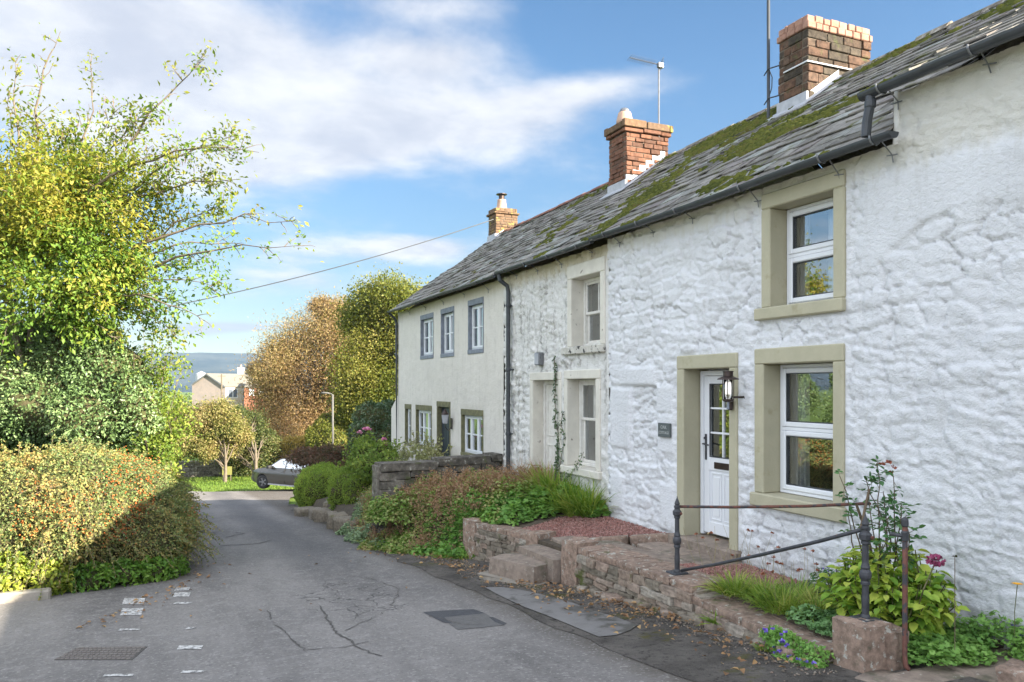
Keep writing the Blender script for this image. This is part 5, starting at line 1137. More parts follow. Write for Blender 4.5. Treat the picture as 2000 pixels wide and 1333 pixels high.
# ---- berried hedge round the corner of the side lane
def hedge():
    r = np.random.default_rng(9); g = lambda y: gz(y)
    C, Rr = [], []
    for x in np.arange(-6.2, -1.0, 0.55):
        y = 12.55 + 0.1 * math.sin(x * 2.1); C.append((x, y, g(y) + 0.95 + 0.06 * math.sin(x * 3.7))); Rr.append((0.75, 1.05, 0.98 + 0.05 * math.sin(x * 5)))
    C += [(-0.50, 12.95, g(13) + 0.50), (-0.42, 13.6, g(13.5) + 0.55), (-0.95, 12.85, g(12.8) + 0.82), (-0.85, 13.6, g(13.6) + 0.9), (-0.3, 14.4, g(14.4) + 0.45)]; Rr += [(0.84, 0.85, 0.62), (0.86, 1.0, 0.66), (0.72, 0.9, 0.92), (0.7, 0.9, 0.92), (0.7, 0.9, 0.55)]
    for y in np.arange(14.4, 30, 0.9): C.append((-0.68 + 0.08 * math.sin(y * 1.7), y, g(y) + 0.78)); Rr.append((0.92, 0.9, 0.92 + 0.10 * math.sin(y * 2.3)))
    C = [np.array(c) for c in C]; root = thing('hedge', (-1.5, 13.5, g(13.5)), 'sunlit rounded cotoneaster hedge full of orange berries on the lane corner', 'hedge')
    near = [i for i, c in enumerate(C) if c[1] < 19]; far = [i for i, c in enumerate(C) if c[1] >= 18]
    P, N = shell_points([C[i] for i in near], [Rr[i] for i in near], 1700, r, 0.13, 2.2, 4); P2, N2 = shell_points([C[i] for i in far], [Rr[i] for i in far], 500, r, 0.12, 2.2, 4)
    P = np.concatenate([P, P2]); N = np.concatenate([N, N2]); k = (P[:, 2] > zr(P[:, 1]) + 0.02) & ~((P[:, 1] > 13.2) & (P[:, 0] < -2.2)); P, N = P[k], N[k]
    D, Nn = orient(P, N, r, 0.35, 0.8); L = r.uniform(0.028, 0.055, len(P)); parts = [leaves_mesh(P, D, Nn, L, L * 0.27, 'simple', 0.12)]
    vis = np.where((N[:, 1] < 0.3) | (N[:, 0] > 0.1) | (N[:, 2] > .3))[0]; idx = r.choice(vis, 3600, replace=False); tw, lm = sprays(P[idx], N[idx], r, (0.18, 0.5), 75, (0.025, 0.045), 0.55, 'simple', 0.28, 0.1)
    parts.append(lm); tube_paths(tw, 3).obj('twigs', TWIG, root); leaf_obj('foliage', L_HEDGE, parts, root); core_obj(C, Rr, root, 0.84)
    # berries come in clusters
    seeds = P[r.choice(vis, 2600, replace=False)]; cl = fbm(seeds[:, 0] * 0.8, seeds[:, 2] * 1.3, 77, 3); seeds = seeds[(cl > 0.43) & (seeds[:, 1] < 16) & (seeds[:, 2] > zr(seeds[:, 1]) + 0.35)]; B_ = np.repeat(seeds, 13, 0) + r.normal(0, 0.075, (len(seeds) * 13, 3)) + 0.05 * np.array([0, -1, 0])
    oc = np.array([(1, 0, 0), (-1, 0, 0), (0, 1, 0), (0, -1, 0), (0, 0, 1), (0, 0, -1)], float); tf = np.array([(0, 2, 4), (2, 1, 4), (1, 3, 4), (3, 0, 4), (2, 0, 5), (1, 2, 5), (3, 1, 5), (0, 3, 5)])
    V = (B_[:, None] + oc[None] * r.uniform(0.009, 0.014, (len(B_), 1, 1))).reshape(-1, 3); F = (tf[None] + 6 * np.arange(len(B_))[:, None, None]).reshape(-1, 3); o = np_obj('berries', V, F, L_BERRY, root, True); o['kind'] = 'stuff'
hedge()
r = np.random.default_rng(15)
g1 = gz(11.6)
bush('plant', 'yellow variegated shrub low at the foot of the hedge, above the pale kerb', 'plant', [(-1.9, 11.62, g1 + .22), (-2.5, 11.6, g1 + .25), (-3.1, 11.6, g1 + .22), (-1.45, 11.65, g1 + 0.2), (-3.8, 11.65, g1 + .25)], [(.35, .25, .36), (.38, .26, .38), (.4, .25, .34), (.3, .22, .28), (.4, .25, .3)], L_VARIEG, 1100, (0.05, 0.10), r, 'broad', 0.26, 0.1, 3, core=0.6, zmin=g1)
bush('plant', 'low leafy green weeds under the dark corner of the hedge', 'plant', [(-0.55, 12.0, g1 + .08), (-0.2, 12.15, g1 + .06), (-0.95, 11.8, g1 + .1), (0.05, 12.45, g1 + .03)], [(.34, .22, .22), (.3, .2, .2), (.3, .2, .25), (.2, .2, .15)], leafmat('weed_leaf', [(0.03, 0.08, 0.012), (0.07, 0.14, 0.02), (0.12, 0.19, 0.03)], 0.3, 2, tone=1.7), 1000, (0.05, 0.10), r, 'broad', 0.22, 0.06, 3, core=0.5, zmin=gz(12))

# ---- trees beyond
def crown_tree(name, label, base, h, trunk_r, clumps, m, leaf, n_per, seed, group=None, sprd=0.45, droop=0.3, twiggy=0, wr=0.3, spl=None, bark=BARK):
    """tapered trunk, a limb out to every clump, leaves gathered round twigs inside the clump"""
    r = np.random.default_rng(seed); base = np.array(base, float); root = thing(name, tuple(base), label, 'tree', group); paths = []
    top = base + np.array([0, 0, h * 0.55]); P = curve(base - np.array([0, 0, .1]), top, (r.normal(0, .2), r.normal(0, .2), 0), 9, r); paths.append((P, np.linspace(trunk_r, trunk_r * 0.4, 9))); LP, LO = [], []
    for (c, q) in clumps:
        c = np.array(c, float); q = np.array(q, float); t = np.clip((c[2] - base[2]) / h * 0.9 - 0.15, 0.12, 1); s_ = pts_on(P, np.array([t]))[0]
        B_ = curve(s_, c, (0, 0, 0.12 * np.linalg.norm(c - s_)), 8, r, 0.08); paths.append((B_, np.linspace(trunk_r * 0.36, 0.02, 8)))
        ns = max(6, int(n_per / 40))
        for k in range(ns):
            u = unit(r.normal(size=3)) * r.uniform(0.35, 1.0) ** 0.6; e = c + u * q; a = pts_on(B_, np.array([r.uniform(0.5, 1.0)]))[0]; Q = curve(a, e, (0, 0, .1 * q[2]), 5, r, 0.1)
            if k % 3 == 0: paths.append((Q, np.linspace(0.022, 0.006, 5)))
            mm = n_per // ns; X = e + r.normal(0, 1, (mm, 3)) * q * sprd * 0.55; X[:, 2] -= np.abs(r.normal(0, droop * q[2] * .3, mm)); LP.append(X); LO.append(np.repeat(unit(e - c)[None], mm, 0))
            if twiggy and r.random() < twiggy: Q2 = curve(e, e + unit(u + np.array([0, 0, .8])) * r.uniform(.4, 1.1), (0, 0, 0), 4, r); paths.append((Q2, np.linspace(0.012, 0.005, 4)))
    tube_paths(paths, 5).obj('trunk', bark, root, True); X = np.concatenate(LP); O = np.concatenate(LO); D, N = orient(X, O, r, 0.3, 0.8); L = r.uniform(*leaf, len(X)); leaf_obj('crown', m, [leaves_mesh(X, D, N, L, L * wr, 'simple', 0.12)], root); return root
def clumps_px(lst, d, spread, r, s=1.0):
    out = []
    for (px, py, rad) in lst:
        dd = d + r.normal(0, spread); q = rad / FPX * d * s; out.append((atZ(px, py, dd), (q, q, q * 0.85)))
    return out
L_LARCH = leafmat('brown_needles', [(0.14, 0.095, 0.055), (0.22, 0.15, 0.08), (0.31, 0.215, 0.11), (0.24, 0.205, 0.08), (0.36, 0.28, 0.14)], 0.45, 0.22, tone=1.3)
L_ASH = leafmat('gold_green_leaf', [(0.065, 0.10, 0.018), (0.13, 0.155, 0.025), (0.20, 0.20, 0.045), (0.28, 0.24, 0.07)], 0.45, 0.25, tone=1.15)
L_CRAB = leafmat('crab_apple_leaf', [(0.05, 0.075, 0.016), (0.11, 0.125, 0.028), (0.20, 0.185, 0.065), (0.26, 0.21, 0.09), (0.22, 0.15, 0.08)], 0.4, 0.5, tone=1.35)
L_DARKG = leafmat('dark_green_leaf', [(0.020, 0.040, 0.014), (0.04, 0.065, 0.02), (0.075, 0.10, 0.03), (0.12, 0.13, 0.045), (0.16, 0.13, 0.06)], 0.35, 0.5, tone=1.2)
L_OCHRE = leafmat('ochre_shrub_leaf', [(0.16, 0.13, 0.035), (0.25, 0.19, 0.05), (0.34, 0.25, 0.08), (0.18, 0.18, 0.05)], 0.45, 0.5, tone=1.5)
r = np.random.default_rng(31)
crown_tree('tree', 'small crab apple tree with ochre and green leaves on the verge beyond the lane', (2.95, 47.8, gz(47.8)), 3.6, 0.12,
           clumps_px([(400, 812, 30), (430, 805, 30), (370, 836, 32), (352, 862, 28), (420, 846, 36), (392, 862, 32), (362, 815, 22), (455, 836, 26), (440, 868, 24), (402, 880, 18), (340, 845, 20), (470, 850, 18)], 45.5, 0.5, r), L_CRAB, (0.08, 0.15), 4200, 1, sprd=0.5)
crown_tree('tree', 'darker green and brown round tree just right of the crab apple', (4.6, 47.6, gz(47.6)), 3.6, 0.14,
           clumps_px([(462, 842, 32), (490, 826, 28), (480, 866, 38), (455, 885, 28), (500, 884, 32), (475, 905, 24), (515, 858, 24), (470, 810, 16)], 49, 0.5, r), L_CRAB if False else L_DARKG, (0.08, 0.15), 4200, 2, sprd=0.5)
crown_tree('tree', 'tall feathery copper-brown larch beyond the junction', (10.2, 61.0, gz(61)), 11.5, 0.35,
           clumps_px([(640, 640, 42), (600, 650, 40), (560, 680, 44), (540, 715, 36), (530, 745, 30), (680, 660, 36), (610, 700, 52), (660, 700, 46), (560, 740, 50), (528, 775, 34), (610, 760, 52), (670, 750, 46), (570, 800, 46), (630, 810, 46), (690, 790, 40), (660, 610, 22), (630, 600, 18), (550, 690, 26), (505, 725, 14), (700, 720, 30), (560, 840, 40), (610, 850, 40), (655, 855, 36), (530, 815, 30), (690, 845, 30)], 60, 1.1, r), L_LARCH, (0.10, 0.24), 4600, 3, sprd=0.85, twiggy=0.35, wr=0.17)
crown_tree('tree', 'broad golden-green tree rising behind the far gable', (13.4, 48.8, gz(48.8)), 12.5, 0.35,
           clumps_px([(760, 575, 40), (800, 590, 40), (720, 590, 36), (700, 625, 32), (745, 625, 48), (795, 640, 48), (830, 600, 34), (720, 670, 44), (770, 690, 50), (700, 720, 40), (740, 745, 46), (780, 760, 44), (690, 770, 36), (725, 800, 36), (840, 660, 40), (690, 800, 30)], 50, 0.9, r), L_ASH, (0.09, 0.20), 5200, 4, sprd=0.66)
for (lab, px, py, d, qx, qz, m, sd) in (('ochre bush behind the parked car, under the larch', 545, 880, 52, 2.2, 1.5, L_OCHRE, 3), ('pale ochre bush below the larch, left of the lamp post', 610, 875, 53, 2.4, 1.2, L_OCHRE, 4), ('golden bush directly behind the street lamp', 665, 840, 50, 2.0, 1.7, L_ASH, 5), ('dark green bush between the small verge trees and the ochre bush', 500, 905, 51, 1.6, 1.0, L_DARKG, 6), ('green-gold bush at the far end of the berried hedge', 318, 880, 50, 1.2, 1.0, L_ASH, 7)):
    c = atZ(px, py, d); r = np.random.default_rng(60 + sd); n_ = 7
    C = [c + np.array([r.uniform(-.6, .6) * qx, r.uniform(-.4, .4) * qx, r.uniform(-.5, .4) * qz]) for _ in range(n_)]; Rr = [(qx * .55, qx * .5, qz * .6)] * n_
    bush('bush', lab, 'bush', C, Rr, m, 330, (0.10, 0.18), r, lump=0.35, freq=1.2, core=0.8)
L_IVY = leafmat('ivy_leaf', [(0.016, 0.030, 0.014), (0.026, 0.048, 0.02), (0.045, 0.07, 0.03), (0.06, 0.085, 0.04)], 0.15, 0.8, 0.35, 0.5)
r = np.random.default_rng(70)
bush('bush', 'dark rounded ivy bush against the far gable', 'bush', [atZ(735, 830, 26), atZ(715, 860, 25.5), atZ(755, 820, 26.5), atZ(740, 880, 25.5), atZ(765, 870, 25.5), atZ(720, 815, 26)], [(.66, .6, .72), (.62, .5, .7), (.55, .55, .66), (.7, .5, .8), (.5, .5, .8), (.5, .45, .5)], L_IVY, 600, (0.06, 0.10), r, lump=0.12, core=0.85)
L_ACER = leafmat('purple_acer_leaf', [(0.03, 0.028, 0.022), (0.06, 0.045, 0.03), (0.10, 0.05, 0.035), (0.045, 0.06, 0.04)], 0.3, 0.9)
bush('bush', 'low purple-brown weeping acer spreading above the parked car', 'bush', [atZ(610, 890, 27), atZ(640, 885, 26.5), atZ(590, 895, 27), atZ(665, 890, 26.5), atZ(625, 900, 26), atZ(690, 900, 26)], [(.6, .55, .22), (.6, .5, .25), (.5, .5, .18), (.5, .5, .25), (.5, .5, .2), (.4, .4, .2)], L_ACER, 500, (0.06, 0.12), r, wr=0.2, lump=0.1, core=0.75, spr=dict(n=300, ln=(.2, .45), nl=40, droop=.7))
# ------------------------------------------------------------------ garden walls, steps, paving
def stone_wall(name, label, a, b_, zt, thick, m, copem, seed, sl=(0.14, 0.36), sh=(0.07, 0.13), cope=(0.07, 0.30, 0.62), capover=0.03, zt2=None, group=None, zb=None, upright=False):
    """dry-laid wall: every face stone its own lump, core behind, flat coping slabs on top"""
    r = np.random.default_rng(seed); a = np.array(a, float); b_ = np.array(b_, float); L = np.linalg.norm(b_ - a); u = (b_ - a) / L; nrm = np.array([-u[1], u[0]]); rot = math.atan2(u[1], u[0])
    ztf = lambda s_: zt + ((zt2 if zt2 is not None else zt) - zt) * s_ / L
    zbf = (lambda s_: gz((a + u * s_)[1]) - 0.12) if zb is None else (lambda s_: zb)
    mid = (a + b_) / 2; root = thing(name, (mid[0], mid[1], zbf(L / 2)), label, 'wall', group); st = MB(); k = 0
    for side in (-1, 1):
        z = 0.0; H = max(ztf(0) - zbf(0), ztf(L) - zbf(L)) - cope[0]
        while z < H:
            h = r.uniform(*sh); s_ = -r.uniform(0, 0.1)
            while s_ < L:
                w = r.uniform(*sl); c_ = s_ + w / 2; top = ztf(min(max(c_, 0), L)) - cope[0]; zc = top - z - h / 2
                if 0 <= c_ <= L and zc > zbf(c_) - 0.03:
                    p = a + u * min(max(c_, w / 2 - .02), L - w / 2 + .02) + nrm * side * (thick / 2 - 0.06 + r.normal(0, 0.012)); st.rock((p[0], p[1], zc), (w * 0.99, 0.17 + r.uniform(0, .05), h * 0.97), seed * 1000 + k, rot + r.normal(0, 0.05), 0.10, r.normal(0, 0.05)); k += 1
                s_ += w
            z += h
    for e in (0.05, L - 0.05):
        z = zbf(e)
        while z < ztf(e) - cope[0] - 0.04:
            h = r.uniform(*sh) * 1.2; p = a + u * e; st.rock((p[0], p[1], z + h / 2), (0.18, thick * 0.9, h), seed * 1000 + k, rot, 0.09); k += 1; z += h
    st.obj('stonework', m, root, False)
    co = MB(); P = []
    for s_ in (0.06, L - 0.06):
        for sd_ in (-1, 1):
            p = a + u * s_ + nrm * sd_ * (thick / 2 - 0.10); P += [(p[0], p[1], zbf(s_) - 0.1, ztf(s_) - cope[0] * 0.7)]
    q = [(P[i][0], P[i][1], P[i][2]) for i in (0, 1, 2, 3)] + [(P[i][0], P[i][1], P[i][3]) for i in (0, 1, 2, 3)]; co.hexa(q); co.obj('core', SOIL, root)
    cp = MB(); s_ = 0
    while s_ < L - 0.02:
        w = min(r.uniform(cope[1], cope[2]), L - s_)
        if L - s_ - w < 0.15: w = L - s_
        p = a + u * (s_ + w / 2) - nrm * capover * 0.5; cp.rock((p[0], p[1], ztf(s_ + w / 2) - cope[0] / 2), (w - 0.012, thick + capover, cope[0]), seed * 77 + k, rot + r.normal(0, 0.015), 0.03, r.normal(0, 0.012), 5, 0.025); k += 1; s_ += w
    cp.obj('coping', copem, root, False); return root
def block(name, label, cat, parts, m, group=None, rough=0.06):
    c0 = parts[0][0]; b = MB(); 
    for i, (c, s_, rot) in enumerate(parts): b.rock(c, s_, int(abs(c[0] * 1000 + c[1] * 77)) + i, rot, rough, 0.0, 5, 0.035)
    return tag(b.obj(name, m, None, False), label, cat, group)
# near wall along the verge, in two builds
stone_wall('garden_wall', 'low drystone retaining wall with worn sandstone coping, nearest the camera', (4.62, 4.45), (4.75, 6.15), -1.99, 0.36, WALLSTONE, SANDSTONE, 3, capover=0.05)
stone_wall('garden_wall', 'lichened drystone retaining wall beside the door steps, holding the red gravel', (4.79, 6.18), (4.65, 8.22), -1.90, 0.42, WALLSTONE, SANDSTONE, 4, sl=(0.12, 0.30), sh=(0.05, 0.10), capover=0.05)
stone_wall('garden_wall', 'short drystone wall between two upright stones, left of the steps', (4.80, 10.0), (4.47, 11.25), -2.08, 0.36, WALLSTONE, SANDSTONE, 5, sl=(0.10, 0.26), sh=(0.05, 0.09), capover=0.03)
stone_wall('garden_wall', 'dark lichened stone wall with thick flat coping, running from the lane to the cottage', (3.45, 14.0), (5.86, 14.1), -1.40, 0.40, DARKSTONE, DARKSTONE, 6, sl=(0.2, 0.6), sh=(0.09, 0.2), cope=(0.14, 0.8, 1.3), zt2=-1.27, capover=0.06, zb=-2.6)
gp = 'upright gate stones'
block('gatepost_stone', 'squat sandstone gate stone just right of the steps', 'stone post', [((4.60, 8.42, -2.17), (0.34, 0.36, 0.62), 0.05)], SANDSTONE, None, 0.05)
block('gatepost_stone', 'squat sandstone gate stone just left of the steps', 'stone post', [((4.72, 9.78, -2.27), (0.36, 0.24, 0.54), 0.3)], SANDSTONE, None, 0.05)
block('gatepost_stone', 'leaning upright stone at the far end of the short wall', 'stone post', [((4.40, 11.42, -2.38), (0.30, 0.34, 0.66), 0.25)], SANDSTONE, None, 0.06)
block('step', 'lowest sandstone step standing out on the verge', 'step', [((4.16, 9.15, -2.345), (0.44, 0.82, 0.28), 0.36)], FLAG, None, 0.025)
block('step', 'upper sandstone step between the gate stones', 'step', [((4.57, 9.12, -2.27), (0.52, 0.98, 0.29), 0.04)], FLAG, None, 0.025)
block('concrete_apron', 'low worn concrete footing under the lowest step', 'footing', [((4.10, 9.16, -2.465), (0.50, 0.98, 0.09), 0.42)], simple('worn_pale_concrete', (0.27, 0.24, 0.20), (0.20, 0.18, 0.15), 7, 0.9, 30, 0.01), None, 0.05)
block('post_base', 'big mottled sandstone block carrying the iron post', 'stone block', [((4.66, 4.24, -1.97), (0.27, 0.30, 0.52), 0.0), ((4.83, 4.19, -1.99), (0.20, 0.28, 0.45), 0.05)], SANDSTONE, None, 0.09)
# terraces: red gravel, flags, soil
GRAVEL = island('red_gravel_stone', [(0, (0.24, 0.10, 0.085)), (0.4, (0.34, 0.17, 0.14)), (0.7, (0.42, 0.26, 0.22)), (1, (0.17, 0.085, 0.075))], 0.9, 0.3, 20, 60, 0.003)
GRBED = simple('red_gravel_bed', (0.20, 0.10, 0.085), (0.12, 0.065, 0.055), 40, 0.95, 80, 0.02)
def gravel(label, pts, zf, n, seed):
    z = float(zf(np.array(5.5)))
    r = np.random.default_rng(seed); P = np.array(pts); root = thing('gravel', (P[:, 0].mean(), P[:, 1].mean(), z), None, None); root['kind'] = 'structure'
    np_obj('gravel_bed', [(x, y, float(zf(np.array(x)))) for x, y in pts], [tuple(range(len(pts)))], GRBED, root)
    x0, y0 = P.min(0); x1, y1 = P.max(0); Q = r.uniform((x0, y0), (x1, y1), (n * 3, 2)); ins = np.zeros(len(Q), bool); j = len(P) - 1
    for i in range(len(P)):
        c_ = ((P[i, 1] > Q[:, 1]) != (P[j, 1] > Q[:, 1])) & (Q[:, 0] < (P[j, 0] - P[i, 0]) * (Q[:, 1] - P[i, 1]) / (P[j, 1] - P[i, 1] + 1e-9) + P[i, 0]); ins ^= c_; j = i
    Q = Q[ins][:n]; n = len(Q); oc = np.array([(1, 0, 0), (-1, 0, 0), (0, 1, 0), (0, -1, 0), (0, 0, 1), (0, 0, -1)], float); tf = np.array([(0, 2, 4), (2, 1, 4), (1, 3, 4), (3, 0, 4), (2, 0, 5), (1, 2, 5), (3, 1, 5), (0, 3, 5)])
    S = r.uniform(0.008, 0.02, (n, 1, 1)); A = unit(r.normal(size=(n, 3))); B_ = unit(np.cross(A, r.normal(size=(n, 3)))); Cc = np.cross(A, B_); M_ = np.stack([A, B_ * .8, Cc * .6], 1); V = np.einsum('kj,njm->nkm', oc, M_) * S
    V = (V + np.c_[Q, zf(Q[:, 0]) + 0.006][:, None]).reshape(-1, 3); F = (tf[None] + 6 * np.arange(n)[:, None, None]).reshape(-1, 3); o = np_obj('gravel_stones', V, F, GRAVEL, root); o['kind'] = 'stuff'
def prism(name, pts, z0, z1, m, kind='structure'):
    n = len(pts); V = [(x, y, z0) for x, y in pts] + [(x, y, z1) for x, y in pts]; F = [tuple(range(n - 1, -1, -1)), tuple(range(n, 2 * n))] + [(i, (i + 1) % n, n + (i + 1) % n, n + i) for i in range(n)]
    o = np_obj(name, V, F, m); o['kind'] = kind; return o
o = np_obj('terrace', [(4.70, 11.3, -2.14), (4.70, 9.62, -2.135), (5.95, 8.28, -1.885), (5.95, 11.3, -1.885), (4.70, 11.3, -2.7), (4.70, 9.62, -2.7), (5.95, 8.28, -2.7)], [(0, 1, 2, 3), (0, 4, 5, 1), (1, 5, 6, 2)], SOIL); o['kind'] = 'structure'
gravel('g', [(4.72, 11.1), (4.72, 9.62), (5.86, 8.38), (5.86, 10.2), (5.4, 10.6)], lambda X: -1.875 - 0.2 * (5.9 - X), 5200, 1)
b = MB(); rr = np.random.default_rng(2); e0, e1 = np.array([4.74, 9.54]), np.array([5.86, 8.30]); s_ = 0
for i in range(3):
    p = e0 + (e1 - e0) * (i + .5) / 3; b.rock((p[0], p[1], -1.925 - 0.2 * (5.9 - p[0])), (0.53, 0.11, 0.17), 40 + i, math.atan2(-1.2, 1.0), 0.03, -0.14, 5)
tag(b.obj('edging_stone', SANDSTONE, None, True), 'dark stone edging along the raised red gravel', 'edging')
prism('path', [(4.70, 8.3), (5.95, 8.0), (5.95, 9.65), (4.60, 9.65)], -2.7, -2.075, SOIL)
prism('path', [(4.85, 6.2), (5.95, 6.0), (5.95, 8.0), (4.72, 8.0)], -2.7, -1.992, SOIL)
b = MB()
for i, (x0, x1, ya, yb_) in enumerate(((4.90, 5.37, 7.22, 8.02), (5.39, 5.88, 7.62, 8.40), (5.39, 5.88, 6.98, 7.6), (4.80, 5.37, 8.04, 8.9), (4.74, 5.25, 8.92, 9.5))): b.box(x0, x1, ya, yb_, -2.3, (-1.966, -1.963, -1.96, -2.0, -2.03)[i], 0.012)
o = b.obj('path', FLAG); o['kind'] = 'structure'
gravel('g', [(4.95, 6.25), (5.86, 6.0), (5.86, 6.95), (5.36, 6.98), (5.34, 7.2), (4.98, 7.2)], lambda X: -1.968 + 0 * X, 3300, 2)
prism('garden_bed', [(4.75, 4.15), (5.97, 4.0), (5.97, 6.05), (4.88, 6.25)], -2.7, -1.96, SOIL)
b = MB()
for i, (x0, x1, ya, yb_) in enumerate(((4.46, 5.12, 3.42, 3.98), (5.14, 5.88, 3.30, 4.02), (4.50, 5.3, 2.2, 3.40), (5.32, 5.88, 2.2, 3.28))): b.box(x0, x1, ya, yb_, -2.3, -2.005 + 0.004 * i, 0.02)
o = b.obj('path', FLAG); o['kind'] = 'structure'
b = MB(); b.rock((4.58, 3.78, -2.13), (0.34, 0.62, 0.22), 5, 0.1, 0.05, 0, 5); tag(b.obj('step', FLAG, None, True), 'worn threshold stone below the iron post block, bottom of the photo', 'step')
tag(MB().rock((5.25, 3.42, -1.95), (0.30, 0.26, 0.16), 8, 0.3, 0.1, 0, 5).obj('rock', SANDSTONE, None, True), 'pinkish rounded stone on the flags at the right edge', 'stone')
for i, (x, y, s_) in enumerate(((3.62, 21.0, (.45, .6, .35)), (3.72, 19.9, (.5, .7, .4)), (3.75, 18.8, (.5, .6, .4)), (3.7, 17.9, (.5, .7, .45)), (3.95, 20.6, (.5, .5, .6)), (3.6, 17.0, (.5, .6, .4)), (3.75, 16.3, (.45, .5, .4)), (3.62, 22.3, (.5, .8, .3)))):
    lab = ('rounded boulder on the lane edge below the box shrubs', 'flat-topped boulder beside the lane, between the two box shrubs')[i == 4]
    tag(MB().rock((x, y, gz(y) + s_[2] * 0.25), s_, 300 + i, i * 0.7, 0.10, 0, 5).obj('boulder', WALLSTONE, None, True), lab, 'boulder', 'boulders along the lane edge')

# ---- iron railing
def iron_post(x, y, z0, h, label):
    root = thing('railing_post', (x, y, z0), label, 'post'); k = h / 0.75
    P = [(0.036, 0.0), (0.036, 0.02), (0.026, 0.04), (0.028, 0.14), (0.024, 0.22), (0.026, 0.25), (0.034, 0.26), (0.034, 0.275), (0.03, 0.285), (0.042, 0.31), (0.044, 0.33), (0.042, 0.35), (0.03, 0.37), (0.034, 0.385), (0.030, 0.395), (0.024, 0.42), (0.023, 0.55), (0.032, 0.56), (0.032, 0.575), (0.028, 0.58)]
    b = MB(); b.lathe((x, y, z0), [(a * k, c_ * k) for a, c_ in P], 16)
    b.lathe((x, y, z0), [(0.03 * k, 0.578 * k), (0.044 * k, 0.592 * k), (0.046 * k, 0.628 * k), (0.03 * k, 0.645 * k), (0.028 * k, 0.66 * k), (0.034 * k, 0.668 * k), (0.034 * k, 0.682 * k), (0.022 * k, 0.69 * k), (0.028 * k, 0.705 * k), (0.02 * k, 0.73 * k), (0.006 * k, 0.765 * k), (0.002 * k, 0.785 * k)], 8)
    b.obj('shaft', IRON, root, False); b = MB(); b.box(x - 0.085, x + 0.085, y - 0.085, y + 0.085, z0 - 0.015, z0 + 0.012, 0.01); b.obj('base_plate', IRON, root)
    if h > 0.7: b = MB(); b.lathe((0, 0, 0), [(0.008, 0), (0.014, 0.001), (0.014, 0.01), (0.008, 0.011)], 10); vv = b.v[0]; b.v[0] = np.stack([x + 0.01 + vv[:, 0], y - 0.048 * k - vv[:, 2], z0 + 0.61 * k + vv[:, 1]], 1); b.obj('rail_socket', RUST, root)
    return root
iron_post(4.72, 4.26, -1.715, 0.75, 'tall black cast-iron railing post on the mottled sandstone block')
iron_post(4.76, 6.66, -1.895, 0.75, 'black cast-iron railing post with pointed finial, in front of the glazed door')
b = MB(); b.tube([(4.78, 6.66, -1.22), (5.1, 6.26, -1.19), (5.55, 5.70, -1.13), (5.90, 5.24, -1.06)], 0.0145, 8); tag(b.obj('rail', RUST, None, True), 'rusty upper iron rail running from the far post to the wall', 'rail')
b = MB(); b.tube([(4.79, 6.62, -1.865), (4.79, 6.1, -1.70), (4.78, 5.4, -1.46), (4.76, 4.75, -1.23), (4.73, 4.30, -1.06)], 0.0155, 8); tag(b.obj('rail', IRON, None, True), 'sagging lower iron rail sloping up to the near post', 'rail')
gt = thing('gate_stile', (4.80, 4.03, -2.0), 'rusty red leaning iron pipe beside the near black post', 'pipe')
b = MB(); b.tube([(4.84, 4.02, -0.99), (4.84, 4.02, -1.35), (4.815, 4.0, -1.65), (4.79, 3.98, -1.90), (4.785, 3.97, -1.975), (4.80, 3.95, -2.0)], [0.019, 0.019, 0.019, 0.0175, 0.017, 0.016], 9); b.obj('pipe', RUST, gt, True)
b = MB(); b.lathe((4.84, 4.02, -1.0), [(0.02, 0), (0.026, 0.01), (0.024, 0.05), (0.008, 0.07)], 10); b.lathe((4.84, 4.02, -1.10), [(0.026, 0), (0.027, 0.06), (0.02, 0.07)], 10); b.tube([(4.84, 4.02, -1.07), (4.76, 4.08, -1.055)], 0.014, 8); b.obj('hinge', IRON, gt)
mc = thing('manhole_cover', (-0.55, 7.97, gz(7.97)), 'rectangular iron drain cover set in the tarmac of the side lane', 'manhole cover')
Q = [gpx(105, 1290), gpx(258, 1290), gpx(288, 1264), gpx(150, 1266)]; Q = [np.array(q) for q in Q]
b = MB(); b.hexa([(*Q[0], gz(Q[0][1]) - .05), (*Q[1], gz(Q[1][1]) - .05), (*Q[3], gz(Q[3][1]) - .05), (*Q[2], gz(Q[2][1]) - .05)] + [(*Q[0], gz(Q[0][1]) + .004), (*Q[1], gz(Q[1][1]) + .004), (*Q[3], gz(Q[3][1]) + .004), (*Q[2], gz(Q[2][1]) + .004)]); b.obj('frame', TAR, mc)
b = MB()
for i in range(16):
    for j in range(6):
        a_, c_ = (i + 0.5 + 0.25 * (j % 2)) / 16.6, (j + 0.5) / 6; p = (Q[0] * (1 - a_) + Q[1] * a_) * (1 - c_) + (Q[3] * (1 - a_) + Q[2] * a_) * c_; b.box(p[0] - .016, p[0] + .016, p[1] - .018, p[1] + .018, gz(p[1]) + .003, gz(p[1]) + .011, 0.003)
o = b.obj('tread', simple('worn_cast_iron', (0.13, 0.11, 0.10), (0.18, 0.16, 0.145), 20, 0.6, 40, 0.003), mc)

